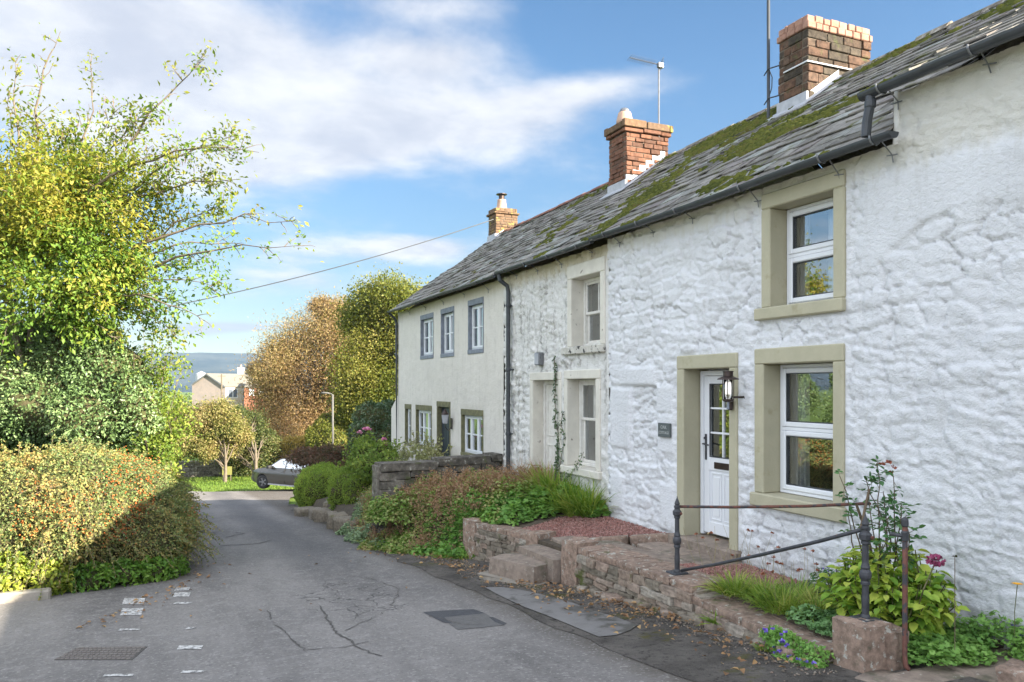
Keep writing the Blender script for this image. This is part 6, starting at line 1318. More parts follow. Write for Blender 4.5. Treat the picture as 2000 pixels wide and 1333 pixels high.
# ------------------------------------------------------------------ plants in the front garden
L_HYD = leafmat('hydrangea_leaf', [(0.05, 0.12, 0.02), (0.11, 0.20, 0.025), (0.20, 0.28, 0.04), (0.30, 0.34, 0.06), (0.06, 0.13, 0.03)], 0.35, 3.0, 0.45, 0.3, tone=1.7)
L_GER = leafmat('cranesbill_leaf', [(0.045, 0.10, 0.025), (0.08, 0.15, 0.035), (0.12, 0.20, 0.05)], 0.35, 2.5, tone=2.5)
L_GRASS = leafmat('grass_blade', [(0.05, 0.11, 0.015), (0.10, 0.17, 0.025), (0.17, 0.22, 0.04), (0.28, 0.24, 0.09)], 0.35, 2.0, tone=1.8)
L_ROSE = leafmat('rose_leaf', [(0.016, 0.050, 0.016), (0.028, 0.075, 0.022), (0.05, 0.10, 0.03)], 0.25, 4.0, 0.4, 0.4)
L_DEAD = leafmat('dead_brown_flower_spray', [(0.16, 0.085, 0.05), (0.24, 0.15, 0.085), (0.30, 0.20, 0.13), (0.20, 0.10, 0.075)], 0.3, 2.0, 0.9, tone=1.5)
L_BOX = leafmat('box_leaf', [(0.05, 0.085, 0.016), (0.085, 0.125, 0.022), (0.12, 0.16, 0.028), (0.16, 0.19, 0.03)], 0.4, 1.2, tone=3.0)
PURPLE = simple('violet_petal', (0.16, 0.10, 0.48), (0.22, 0.15, 0.58), 20, 0.6, 10, 0); PINK = simple('pink_petal', (0.62, 0.20, 0.36), (0.72, 0.34, 0.48), 20, 0.6, 10, 0); MAG = simple('dusky_magenta_petal', (0.34, 0.055, 0.14), (0.24, 0.05, 0.11), 30, 0.7, 10, 0)
YEL = simple('orange_yellow_petal', (0.72, 0.32, 0.02), (0.80, 0.42, 0.03), 20, 0.6, 10, 0); RUSTP = simple('faded_russet_petal', (0.36, 0.14, 0.075), (0.26, 0.10, 0.06), 20, 0.7, 10, 0)
def blob_flower(root, name, pts, m, rad, r, n=14):
    """each bloom a rosette of petals and a part of its own"""
    groups = [np.asarray(pts)] if name in ('flower_head', 'head') else [np.asarray(p)[None] for p in pts]
    for g in groups:
        P = np.repeat(g, n, 0); D = rand_dirs(len(P), r); D[:, 2] = np.abs(D[:, 2]) * .8; L = np.full(len(P), rad); leaf_obj({'flowers': 'flower', 'red_shoots': 'red_shoot'}.get(name, name), m, [leaves_mesh(P, D, unit(D + r.normal(size=D.shape) * .8 + [0, 0, .5]), L, L * 0.42, 'simple', 0.15)], root)
def hydrangea():
    r = np.random.default_rng(80); root = thing('hydrangea', (5.2, 4.45, -1.96), 'lush lime-green hydrangea with one faded magenta flower head', 'hydrangea'); stems = []; LP, LD, LN, LL = [], [], [], []
    for i in range(105):
        a = r.uniform(0, 6.283); q = r.uniform(0.08, 1.0) ** 0.6; e = np.array([5.22 + 0.44 * q * math.cos(a), 4.50 + 0.52 * q * math.sin(a), -1.25 - 0.42 * q ** 2 + r.normal(0, .05)]); s_ = np.array([5.22 + .1 * math.cos(a), 4.5 + .14 * math.sin(a), -1.98]); P = curve(s_, e, (0.1 * math.cos(a), .1 * math.sin(a), 0.05), 7, r, .05); stems.append((P, np.linspace(0.008, 0.004, 7)))
        for t in np.linspace(0.45, 1.0, 6):
            p = pts_on(P, np.array([t]))[0]; az0 = r.uniform(0, 3.14)
            for z_ in (0, 1):
                az = az0 + z_ * math.pi + r.normal(0, .3); d = np.array([math.cos(az), math.sin(az), r.uniform(-.75, .25)]); LP.append(p + d * .012); LD.append(d); LN.append(np.array([.75 * d[0], .75 * d[1], .9]) + r.normal(0, .25, 3)); LL.append(r.uniform(.085, .16) * (0.75 + 0.4 * (1 - t)))
    tube_paths(stems, 5).obj('stems', GREENSTEM, root, True); LL = np.array(LL); leaf_obj('foliage', L_HYD, [leaves_mesh(np.array(LP), np.array(LD), np.array(LN), LL, LL * 0.34, 'broad', 0.12)], root)
    f = atZ(1828, 1097, 5.45); P = f + unit(r.normal(size=(70, 3))) * np.array([.05, .05, .035]); blob_flower(root, 'flower_head', P, MAG, 0.024, r, 3); b = MB(); b.tube([f, f + np.array([-.06, .05, -.2]), (5.28, 4.3, -1.8)], 0.005, 5); b.obj('flower_stem', GREENSTEM, root)
hydrangea()
def mound(name, label, cat, pts, hgt, n, m, leaf, shape, wr, seed, group=None, parent=None, curl=.15, upn=1.0, zf=None):
    """low spreading plant: leaves held up over a patch of ground"""
    r = np.random.default_rng(seed); P0 = np.array([[p[0], p[1]] for p in pts]); Rd = np.array([p[2] for p in pts]); k = r.integers(0, len(pts), n); a = r.uniform(0, 6.283, n); q = np.sqrt(r.uniform(0, 1, n)); X = P0[k, 0] + Rd[k] * q * np.cos(a); Y = P0[k, 1] + Rd[k] * q * np.sin(a)
    zg = zf(X, Y); H = np.array([p[3] if len(p) > 3 else hgt for p in pts])[k] * (1 - 0.75 * q ** 2) * (0.6 + 0.8 * fbm(X * 6, Y * 6, seed)); Z = zg + H * r.uniform(0.45, 1.0, n); P = np.stack([X, Y, Z], 1); D = np.stack([np.cos(a + r.normal(0, 1, n)), np.sin(a + r.normal(0, 1, n)), r.normal(0, .3, n)], 1); N = np.stack([np.cos(a) * .5 * q, np.sin(a) * .5 * q, np.full(n, upn)], 1) + r.normal(0, .35, (n, 3)); L = r.uniform(*leaf, n)
    root = parent or thing(name, (P0[:, 0].mean(), P0[:, 1].mean(), float(zg.min())), label, cat, group); leaf_obj('foliage', m, [leaves_mesh(P, D, N, L, L * wr, shape, curl)], root); return root, P, r
flat = lambda z: (lambda X, Y: np.full(np.shape(X), z))
slopeg = lambda X, Y: zr(Y) + 0.01
rt, P, r = mound('plant', 'bright green cranesbill spilling onto the flags beside the rusty pipe', 'plant', [(5.1, 4.05, .26, .22), (5.35, 4.0, .24, .16), (4.98, 4.2, .2, .25)], .2, 1900, L_GER, (.03, .055), 'lobed', .5, 1, zf=flat(-2.0))
rt, P, r = mound('plant', 'dark green clump with tiny violet flowers at the right edge, against the white wall', 'plant', [(5.72, 3.95, .26, .30), (5.82, 3.65, .22, .22), (5.6, 4.15, .2, .22)], .25, 2100, L_GER, (.025, .045), 'lobed', .5, 2, zf=flat(-2.0))
blob_flower(rt, 'flowers', P[r.choice(len(P), 7)] + [0, 0, .05], PURPLE, .022, r, 6)
# campanula hanging over the low wall
r = np.random.default_rng(91); rt = thing('plant', (4.48, 4.55, -2.05), 'trailing bellflower with violet blooms hanging over the low wall', 'plant'); n = 2800; Y = r.uniform(4.36, 5.0, n); f_ = smoothstep(4.98, 4.5, Y); t = r.uniform(0, 1, n) ; Z = -1.95 - t * (0.48 * f_ + .05) ; X = 4.52 - 0.10 * np.sin(t * 2.4) - .05 * f_ + r.normal(0, .03, n); P = np.stack([X, Y, np.maximum(Z, zr(Y) + .01)], 1)
D, N = orient(P, np.tile([-1.0, -.3, .2], (n, 1)), r, .3); leaf_obj('foliage', L_GER, [leaves_mesh(P, D, N, r.uniform(.02, .04, n), np.full(n, .012), 'broad', .1)], rt); fl = P[(P[:, 2] > -2.2)]; fl = fl[r.choice(len(fl), 20)] + [-.03, -.01, .02]; fl = np.concatenate([fl, np.array([[4.40, 4.75, -2.02]]) + r.normal(0, .03, (9, 3))]); blob_flower(rt, 'flowers', fl, PURPLE, .026, r, 6)
# grass and poppies inside the railing
def grass_clump(name, label, pts, z, n, hmin, hmax, seed, m=None, w=.004, lean=.5, zf=None, group=None, cat='grass clump'):
    r = np.random.default_rng(seed); k = r.integers(0, len(pts), n); a = r.uniform(0, 6.283, n); q = np.sqrt(r.uniform(0, 1, n)); P0 = np.array(pts); X = P0[k, 0] + P0[k, 2] * q * np.cos(a); Y = P0[k, 1] + P0[k, 2] * q * np.sin(a); Z = zf(X, Y) if zf else np.full(n, z); P = np.stack([X, Y, Z], 1); D = unit(np.stack([np.cos(a) * lean * q, np.sin(a) * lean * q, np.ones(n)], 1) + r.normal(0, .22, (n, 3))); N = unit(np.stack([np.cos(a), np.sin(a), np.full(n, -.3)], 1) + r.normal(0, .2, (n, 3))); L = r.uniform(hmin, hmax, n)
    root = thing(name, (P0[:, 0].mean(), P0[:, 1].mean(), float(Z.min())), label, cat, group); leaf_obj('blades', m or L_GRASS, [leaves_mesh(P, D, N, L, np.full(n, w), 'blade', r.uniform(.2, .7, n)[:, None])], root); return root
grass_clump('grass_tuft', 'bright spiky grass clump along the wall top behind the lower rail', [(4.95, 5.35, .22), (5.05, 5.7, .22), (4.92, 5.95, .16), (5.1, 5.1, .2), (5.25, 5.5, .2)], -1.95, 2000, .06, .26, 3, lean=1.1, w=.0055)
grass_clump('grass_tuft', 'small green tuft growing from the face of the near drystone wall', [(4.50, 5.72, .03)], -2.13, 70, .10, .19, 4, lean=1.6, w=.006)
grass_clump('grass_tuft', 'small weed at the foot of the near drystone wall', [(4.38, 4.95, .04)], gz(4.95), 50, .05, .10, 5, lean=1.3, w=.006)
rt, P, r = mound('plant', 'grey-green columbine clump beside the hydrangea', 'plant', [(4.92, 5.0, .2, .16), (5.0, 4.8, .16, .16), (4.85, 4.75, .14, .1)], .2, 1100, leafmat('columbine_leaf', [(0.06, 0.13, 0.045), (0.10, 0.18, 0.07), (0.13, 0.21, 0.09)], .3, 3, tone=1.8), (.025, .045), 'lobed', .5, 6, zf=flat(-1.96))
rt, P, r = mound('plant', 'dusky green catmint with violet flecks against the white wall', 'plant', [(5.6, 5.35, .22, .32), (5.7, 5.6, .2, .26), (5.5, 5.1, .2, .26)], .3, 1500, L_ROSE, (.02, .04), 'broad', .3, 7, zf=flat(-1.96)); blob_flower(rt, 'flowers', P[r.choice(len(P), 16)] + [-.02, 0, .03], PURPLE, .016, r, 6)
r = np.random.default_rng(95); rt = thing('flower_stems', (5.1, 6.2, -1.96), 'thin dry stems with faded russet flowers in front of the glazed door', 'plant'); st = []; heads = []
for i in range(46):
    p = np.array([r.uniform(4.92, 5.5), r.uniform(5.3, 6.75), -1.97]); e = p + np.array([r.normal(0, .08), r.normal(0, .08), r.uniform(.22, .52)]); Q = curve(p, e, (r.normal(0, .03), r.normal(0, .03), 0), 6, r, .03); st.append((Q, np.linspace(.0028, .0016, 6)))
    if i % 2: heads.append(e)
tube_paths(st, 4).obj('stems', simple('dry_straw_stem', (0.30, 0.24, 0.13), (0.22, 0.19, 0.09), 9, .9, 10, 0), rt); blob_flower(rt, 'flowers', heads, RUSTP, .026, r, 9)
# rose against the wall
def rose():
    r = np.random.default_rng(97); root = thing('rose_bush', (5.45, 4.75, -1.96), 'sparse climbing rose with dark leaves and red-tipped shoots against the white wall', 'rose'); st, LP, LD, LN = [], [], [], []
    b0 = np.array([5.5, 4.75, -1.96])
    for (px, py, d, lf) in ((1712, 905, 6.1, 1), (1640, 930, 6.2, .9), (1760, 985, 6.0, 1), (1725, 960, 6.2, 1), (1770, 1025, 5.9, 1), (1695, 955, 6.2, .35), (1745, 930, 6.1, .8), (1660, 985, 6.3, .15), (1735, 1050, 5.9, .8), (1690, 930, 6.2, .9), (1735, 1010, 6.0, .9)):
        e = atZ(px, py, d); P = curve(b0 + r.normal(0, .05, 3) * [1, 1, 0], e, (r.normal(0, .08), r.normal(0, .08), .1), 9, r, .05); st.append((P, np.linspace(.009, .003, 9)))
        for k in range(int(13 * lf)):
            p = pts_on(P, np.array([r.uniform(.58, 1)]))[0]; d_ = unit(r.normal(size=3) + np.array([-.3, 0, .25])); l = r.uniform(.06, .12); st.append((np.array([p, p + d_ * l * .5, p + d_ * l]), np.array([.002, .0016, .001])))
            side = unit(np.cross(d_, [0, 0, 1.0])); 
            for t, s_ in ((.45, 1), (.45, -1), (.8, 1), (.8, -1), (1, 0)): LP.append(p + d_ * l * t); LD.append(unit(d_ * (.5 if s_ else 1) + side * s_ * .9)); LN.append(np.array([0, 0, 1.0]) + r.normal(0, .4, 3))
    e = atZ(1655, 985, 6.3); st.append((curve(b0, atZ(1672, 985, 6.15), (0, 0, .1), 6, r), np.linspace(.016, .011, 6))); st.append((np.array([atZ(1680, 1040, 6.1), atZ(1690, 990, 6.1), atZ(1698, 955, 6.1)]), np.array([.012, .011, .010])))
    tube_paths(st, 5).obj('stems', RUST if False else TWIG, root, True); n = len(LP); L = r.uniform(.035, .058, n); leaf_obj('foliage', L_ROSE, [leaves_mesh(np.array(LP), np.array(LD), np.array(LN), L, L * .33, 'broad', .08)], root)
    tips = np.array([atZ(1735, 905, 6.1), atZ(1745, 915, 6.1), atZ(1722, 908, 6.1), atZ(1738, 925, 6.1)]); blob_flower(root, 'red_shoots', tips, leafmat('red_young_leaf', [(0.20, 0.05, 0.03), (0.28, 0.09, 0.05)], .3, 3, tone=1.0), .034, r, 5)
rose()
r = np.random.default_rng(99); f = atZ(1987, 1143, 5.75); rt = thing('poppy', (float(f[0]), float(f[1]), -1.98), 'single orange-yellow poppy on a thin stem at the right edge', 'flower'); b = MB(); b.tube([f, f + [0, .02, -.2], (f[0], f[1] + .02, -1.98)], .003, 5); b.obj('stem', GREENSTEM, rt)
a = np.arange(10) * 2 * math.pi / 10; D = np.stack([np.cos(a), np.sin(a), np.full(10, .35)], 1); leaf_obj('petals', YEL, [leaves_mesh(np.tile(f, (10, 1)), D, np.tile([0, 0, 1.0], (10, 1)), np.full(10, .042), np.full(10, .02), 'broad', .1)], rt)
f = atZ(1865, 1088, 5.6); rt = thing('seed_head', (float(f[0]), float(f[1]), -1.98), 'dark dried seed head on a straight stem against the white wall', 'flower'); b = MB(); b.tube([f, (f[0], f[1], -1.98)], .0028, 5); b.obj('stem', TWIG, rt); blob_flower(rt, 'head', [f], CORE, .02, r, 16)

# ------------------------------------------------------------------ the wild bank in front of the middle and far cottages
bz = bankz
def onbank(px, py, lo=9.0, hi=30.0):
    """where the sight line through a pixel meets the bank"""
    for d in np.arange(lo, hi, .05):
        p = atZ(px, py, d)
        if p[0] > BX(p[1]) - .3 and p[0] < 5.95 and p[1] > 9.9 and float(bankz(p[0], p[1])) >= p[2]: return p
    return atZ(px, py, 12)
G_BANK = 'wild plants on the bank below the cottages'
def bank_plants():
    L_CAT = leafmat('catmint_leaf', [(0.07, 0.11, 0.06), (0.11, 0.15, 0.085), (0.14, 0.18, 0.11)], .3, 2, tone=2.4); L_MIX = leafmat('mixed_bank_leaf', [(0.035, 0.085, 0.016), (0.075, 0.13, 0.024), (0.13, 0.165, 0.055), (0.19, 0.175, 0.075), (0.20, 0.14, 0.075)], .35, 1.6, tone=2.3)
    global MAT_LEAF_MIX; MAT_LEAF_MIX = L_MIX
    for i, (lab, spec, m, n, leaf, shp, wr) in enumerate((
        ('big-leaved green cranesbill mound hanging over the leaning upright stone', [(905, 1015, .34, .42), (890, 1050, .34, .34), (860, 1040, .36, .34), (920, 1005, .3, .36), (840, 1065, .32, .3), (880, 1075, .28, .25), (905, 1060, .26, .3)], L_GER, 5200, (.04, .08), 'lobed', .5),
        ('round-leaved green mound at the edge of the red gravel', [(1010, 990, .34, .25), (1060, 985, .34, .28), (1110, 975, .34, .3), (1150, 985, .28, .28), (960, 1000, .3, .22), (1170, 995, .2, .2)], L_GER, 3800, (.05, .095), 'lobed', .5),
        ('pale grey-green catmint clump beside the lane', [(700, 1005, .4, .42), (730, 1025, .42, .42), (715, 1045, .4, .36), (760, 1050, .4, .36), (690, 1030, .35, .3)], L_CAT, 3800, (.04, .075), 'broad', .26),
        ('mixed green weeds at the foot of the bank beside the lane', [(770, 1035, .45, .4), (800, 1060, .45, .34), (820, 1025, .45, .42), (740, 1065, .35, .25)], L_MIX, 4400, (.04, .08), 'broad', .3),
        ('bright green weeds in the middle of the bank', [(860, 985, .5, .38), (920, 975, .5, .36), (990, 965, .5, .32), (800, 1000, .5, .38), (1050, 958, .4, .28), (930, 950, .4, .34)], L_MIX, 6500, (.04, .085), 'broad', .3),
        ('leafy green plants along the foot of the dark stone wall', [(725, 985, .3, .5), (745, 965, .4, .5), (770, 950, .45, .45), (790, 960, .4, .5), (830, 955, .4, .35), (960, 935, .35, .3), (930, 945, .4, .35)], L_MIX, 3600, (.04, .085), 'broad', .3))):
        pts = []
        for (px, py, q, h) in spec: p = onbank(px, py + 12); pts.append((p[0], p[1], q, h))
        mound('plant', lab, 'plant', pts, .3, n, m, leaf, shp, wr, 200 + i, zf=lambda X, Y: bz(np.minimum(X, 5.85), Y), group=None)
    for i, (lab, spec, n) in enumerate((('pinkish-brown dead astilbe plumes in the middle of the bank', [(790, 985, .42), (830, 970, .42), (760, 1010, .3), (880, 955, .4), (850, 1000, .35), (900, 975, .35), (760, 990, .35)], 3000), ('brown faded flower sprays under the downpipe', [(960, 955, .4), (1010, 945, .4), (1060, 945, .35), (930, 985, .35)], 2200), ('brown dead sprays at the lane end of the dark stone wall', [(735, 985, .36), (750, 965, .34), (790, 945, .3), (715, 990, .26)], 1700), ('reddish-brown dock stems low on the bank', [(830, 1040, .3), (850, 1020, .3), (790, 1020, .26)], 1000))):
        r = np.random.default_rng(300 + i); pts = [onbank(px, py + 14) for px, py, q in spec]; root = thing('plant', tuple(np.mean(pts, 0)), lab, 'plant'); st = []; X = []
        for (p, (_, _, q)) in zip(pts, spec):
            for k in range(int(70 * q / .4)):
                a = r.uniform(0, 6.28); d = q * math.sqrt(r.uniform(0, 1)); s_ = np.array([min(p[0] + d * math.cos(a), 5.85), p[1] + d * math.sin(a), 0]); s_[2] = float(bz(s_[0], s_[1])); e = s_ + np.array([r.normal(0, .07), r.normal(0, .07), r.uniform(.16, .42)]); Q = curve(s_, e, (0, 0, 0), 5, r); st.append((Q, np.linspace(.003, .0015, 5))); X.append(pts_on(Q, r.uniform(.55, 1.05, max(4, n // 100))) + r.normal(0, .03, (max(4, n // 100), 3)))
        tube_paths(st, 3).obj('stems', TWIG, root); X = np.concatenate(X); D = rand_dirs(len(X), r) + [0, 0, .4]; leaf_obj('seed_heads', L_DEAD, [leaves_mesh(X, D, rand_dirs(len(X), r), r.uniform(.02, .055, len(X)), np.full(len(X), .009), 'simple', .1)], root)
    zf = lambda X, Y: bz(np.minimum(X, 5.85), Y)
    grass_clump('grass_tuft', 'tall rank grass below the lower sash window of the middle cottage', [(5.7, 10.5, .22), (5.65, 10.9, .25), (5.6, 11.3, .2), (5.75, 10.2, .15)], 0, 1100, .2, .75, 8, w=.008, lean=.8, zf=zf)
    grass_clump('grass_tuft', 'dry thin grass stalks before the white middle door', [(5.7, 12.0, .25), (5.7, 12.5, .25), (5.65, 11.6, .2)], 0, 500, .25, .65, 9, w=.004, lean=.35, zf=zf, m=L_DEAD)
    grass_clump('grass_tuft', 'grass straggling over the middle of the bank', [(4.8, 11.8, .5), (4.6, 12.8, .5), (5.2, 12.4, .5), (4.4, 11.6, .4)], 0, 1700, .10, .28, 10, w=.005, lean=.9, zf=zf)
    grass_clump('grass_tuft', 'grassy fringe where the bank meets the tarmac', [(4.05, 11.8, .2), (3.75, 12.6, .2), (3.5, 13.4, .2), (3.5, 14.5, .2), (3.6, 15.5, .2)], 0, 800, .06, .2, 11, w=.005, lean=1.2, zf=lambda X, Y: np.maximum(bz(X, Y), zr(Y)))
bank_plants()
mound('plant', 'mixed leafy clump hiding the foot of the dark wall at its lane end', 'plant', [(3.45, 13.45, .3, .62), (3.7, 13.3, .35, .66), (4.0, 13.35, .35, .66), (3.4, 13.75, .2, .5), (4.35, 13.5, .35, .6)], .5, 4200, MAT_LEAF_MIX, (.04, .085), 'broad', .3, 401, zf=lambda X, Y: np.full(np.shape(X), -2.42))
# ivy up the middle cottage
r = np.random.default_rng(120); rt = thing('ivy', (5.86, 11.5, -1.75), 'thin ivy strand climbing between the middle door and window', 'climber'); P1 = curve((5.86, 11.5, -1.8), (5.85, 11.62, .50), (0, -.05, 0), 14, r, .1); P2 = curve((5.85, 11.5, -1.75), (5.85, 11.3, -.4), (0, -.05, 0), 8, r, .1); P3 = curve((5.85, 11.4, -1.5), (5.84, 10.6, -1.0), (0, 0, -.25), 8, r, .08)
tube_paths([(P1, np.full(14, .007)), (P2, np.full(8, .006)), (P3, np.full(8, .005))], 4).obj('stem', TWIG, rt); X = np.concatenate([pts_on(P1, r.uniform(0, 1, 420) ** 1.2) + r.normal(0, .03, (420, 3)) * [.4, 1, 1], pts_on(P2, r.uniform(0, 1, 120)) + r.normal(0, .03, (120, 3)) * [.4, 1, 1], pts_on(P3, r.uniform(0, 1, 60)) + r.normal(0, .03, (60, 3)) * [.4, 1, 1]]); X[:, 0] = np.minimum(X[:, 0], 5.86)
D = r.normal(size=X.shape) + [-.3, 0, -.5]; leaf_obj('foliage', L_IVY, [leaves_mesh(X, D, np.tile([-1.0, 0, .3], (len(X), 1)) + r.normal(0, .4, X.shape), r.uniform(.03, .055, len(X)), np.full(len(X), .016), 'broad', .1)], rt)
# clipped box shrubs and the rose bed by the far cottage
r = np.random.default_rng(130)
def boxs(lab, cs, rs, sd): bush('box_shrub', lab, 'shrub', cs, rs, L_BOX, 2300, (.025, .05), np.random.default_rng(sd), lump=.09, freq=3.2, droop=-.3, core=.86, spr=dict(n=900, ln=(.04, .11), nl=140, droop=-.1, up=.5))
boxs('left rounded clipped box shrub at the lane bend', [(3.95, 23.4, -3.0), (4.05, 22.8, -2.95), (4.3, 23.9, -2.9)], [(.62, .8, .68), (.55, .6, .6), (.6, .7, .62)], 1)
boxs('right rounded clipped box shrub, nearer the dark stone wall', [(4.12, 19.5, -2.62), (4.25, 18.9, -2.62), (4.2, 20.0, -2.55)], [(.52, .65, .60), (.45, .5, .52), (.5, .55, .52)], 2)
boxs('low box hedge running back behind the two rounded box shrubs', [(4.7, 21.4, -2.75), (4.75, 22.3, -2.8), (4.7, 20.6, -2.7)], [(.5, .7, .5), (.5, .7, .5), (.5, .6, .5)], 3)
L_ROSEY = leafmat('rose_bed_leaf', [(0.05, 0.09, 0.02), (0.10, 0.15, 0.03), (0.18, 0.21, 0.045)], .35, 2)
rt, P, N = bush('rose_bush', 'rose bush with pink blooms before the dark ivy bush', 'rose', [atZ(715, 885, 19.5), atZ(745, 890, 19), atZ(700, 905, 19.5), atZ(760, 905, 18.6), atZ(725, 912, 18.6)], [(.34, .34, .4), (.3, .3, .36), (.3, .3, .3), (.3, .3, .3), (.4, .4, .3)], L_ROSEY, 700, (.05, .085), r, 'broad', .32, .1, core=.6, spr=dict(n=120, ln=(.2, .5), nl=24, droop=.1, up=.9))
blob_flower(rt, 'flowers', [atZ(702, 846, 19.3), atZ(716, 838, 19.3), atZ(720, 841, 19.2), atZ(750, 860, 19), atZ(752, 869, 19), atZ(712, 840, 19.2)], PINK, .085, r, 12)
bush('bush', 'small airy grey-leaved shrub under the far cottage window', 'shrub', [atZ(815, 888, 18), atZ(840, 892, 17.6), atZ(795, 895, 18)], [(.3, .25, .22), (.25, .25, .2), (.25, .25, .2)], leafmat('grey_shrub_leaf', [(0.10, 0.12, 0.06), (0.17, 0.18, 0.08), (0.22, 0.21, 0.12)], .35, 2), 400, (.05, .08), r, lump=.1, core=0, spr=dict(n=110, ln=(.2, .4), nl=26, droop=0, up=.9))
# fallen leaves and scraps on lane and verge
r = np.random.default_rng(140); n = 900; side = r.uniform(size=n); Y = np.where(side < .55, r.uniform(4.3, 14, n), r.uniform(6, 13.5, n)); side = np.where((side >= .55) & (Y < 9), 0.54, side); X = np.where(side < .55, np.interp(Y, [4, 6.2, 8, 11, 14], [4.3, 4.5, 4.35, 4.1, 3.6]) - np.abs(r.normal(0, .35, n)), r.uniform(-2.5, 3.4, n)); keep = (side < .55) | (r.uniform(size=n) < .16); cl = (side >= .55) & (r.uniform(size=n) < .35); X = np.where(cl, np.interp(Y, [6, 12, 13.5], [-2, .2, .5]) + np.abs(r.normal(0, .25, n)), X); keep |= cl; X, Y = X[keep], Y[keep]
P = np.stack([X, Y, zr(Y) + .035 * (X > 3.3) + .012], 1); a = r.uniform(0, 6.28, len(P)); D = np.stack([np.cos(a), np.sin(a), r.normal(0, .15, len(P))], 1); N = np.tile([0, 0, 1.0], (len(P), 1)) + r.normal(0, .3, P.shape); L = r.uniform(.025, .075, len(P)); o = leaf_obj('fallen_leaves', leafmat('fallen_leaf', [(0.10, 0.055, 0.03), (0.18, 0.10, 0.05), (0.28, 0.17, 0.08), (0.36, 0.26, 0.12)], .1, 3, tone=1.2), [leaves_mesh(P, D, N, L, L * .32, 'broad', .15)]); o['kind'] = 'stuff'
# debris and pebbles in the gutter
n = 1500; Y = r.uniform(4.2, 12.5, n); X = np.interp(Y, [4, 6.2, 8, 9, 11, 12.5], [4.38, 4.52, 4.35, 3.95, 4.1, 3.8]) - np.abs(r.normal(0, .18, n)); b = MB(); V = []; oc = np.array([(1, 0, 0), (-1, 0, 0), (0, 1, 0), (0, -1, 0), (0, 0, 1), (0, 0, -1)], float); tf = np.array([(0, 2, 4), (2, 1, 4), (1, 3, 4), (3, 0, 4), (2, 0, 5), (1, 2, 5), (3, 1, 5), (0, 3, 5)])
S = r.uniform(.004, .016, (n, 1, 3)) * [1, 1, .7]; V = (np.stack([X, Y, zr(Y) + .012], 1)[:, None] + oc[None] * S).reshape(-1, 3); F = (tf[None] + 6 * np.arange(n)[:, None, None]).reshape(-1, 3); o = np_obj('gravel', V, F, WALLSTONE); o['kind'] = 'stuff'
# moss and crumbled stones at the wall foot
b = MB()
for i in range(26):
    y = r.uniform(4.6, 8.1); x = np.interp(y, [4.4, 6.2, 8.1], [4.42, 4.58, 4.42]) - r.uniform(0, .07); b.rock((x, y, gz(y) + .02), (r.uniform(.06, .2), r.uniform(.08, .24), r.uniform(.05, .12)), 700 + i, r.uniform(0, 3), .12, 0, 3)
o = b.obj('rubble', WALLSTONE, None, True); o['kind'] = 'stuff'

# ------------------------------------------------------------------ verge beyond the junction, street lamp, car, farm
VG = leafmat('verge_grass', [(0.06, 0.11, 0.018), (0.10, 0.155, 0.026), (0.15, 0.20, 0.035)], .3, .5, tone=1.5)
r = np.random.default_rng(150); n = 26000; Y = r.uniform(40.5, 56, n); X = r.uniform(-4, 14, n); k = Y > np.interp(X, [.3, 2.2, 3.9, 6.5, 14], [43.6, 41.8, 40.4, 39.8, 39.2]); X, Y = X[k], Y[k]; n = len(X); P = np.stack([X, Y, zr(Y) - .06], 1); a = r.uniform(0, 6.28, n); D = unit(np.stack([np.cos(a) * .5, np.sin(a) * .5, np.ones(n)], 1)); o = leaf_obj('grass', VG, [leaves_mesh(P, D, np.stack([np.cos(a), np.sin(a), np.zeros(n)], 1), r.uniform(.06, .17, n), np.full(n, .012), 'blade', .4)]); o['kind'] = 'stuff'
stone_wall('field_wall', 'low grey field wall on the verge behind the crab apple tree', (-3.0, 53.0), (3.6, 52.4), -4.55, .5, DARKSTONE, DARKSTONE, 9, sl=(.3, .6), sh=(.16, .26), cope=(.14, .5, .9), zt2=-4.6, zb=-5.8)
yb = thing('notice_board', (3.1, 48.9, gz(48.9)), 'small yellow-green notice board by the verge trees', 'sign'); b = MB(); b.box(2.85, 3.4, 48.88, 48.92, gz(48.9) + .28, gz(48.9) + .78, .01); b.obj('board', simple('yellow_green_panel', (0.15, 0.15, 0.035), (0.12, 0.125, 0.03), 6, .6, 20, 0), yb)
for x in (2.92, 3.33): b = MB(); b.tube([(x, 48.9, gz(48.9) - .1), (x, 48.9, gz(48.9) + .28)], .025, 8); b.obj('leg', BARK, yb)
lx, ly = 7.66, 40.31; zt = -.33; sl_ = thing('street_lamp', (lx, ly, gz(ly)), 'slim grey street lamp post with a short arm beyond the acer', 'street lamp')
GALV = simple('pale_galvanised_post', (0.12, 0.118, 0.112), (0.10, 0.098, 0.094), 12, .7, 30, 0)
b = MB(); b.tube([(lx, ly, gz(ly) - .2), (lx, ly, gz(ly) + 1.2)], .075, 10); b.tube([(lx, ly, gz(ly) + 1.2), (lx, ly, zt - .04)], .05, 10); b.obj('post', GALV, sl_, True)
b = MB(); b.tube([(lx, ly, zt - .06), (lx - .08, ly + .03, zt), (lx - .22, ly + .08, zt + .02)], .03, 8); b.obj('arm', GALV, sl_)
b = MB(); P = np.array([(lx - .15, ly + .05, zt + .02), (lx - .22, ly + .08, zt + .035), (lx - .45, ly + .16, zt + .05), (lx - .55, ly + .2, zt + .04)]); b.tube(P, [.04, .085, .09, .05], 10, flat=.55); b.obj('lamp_head', GALV, sl_, True)

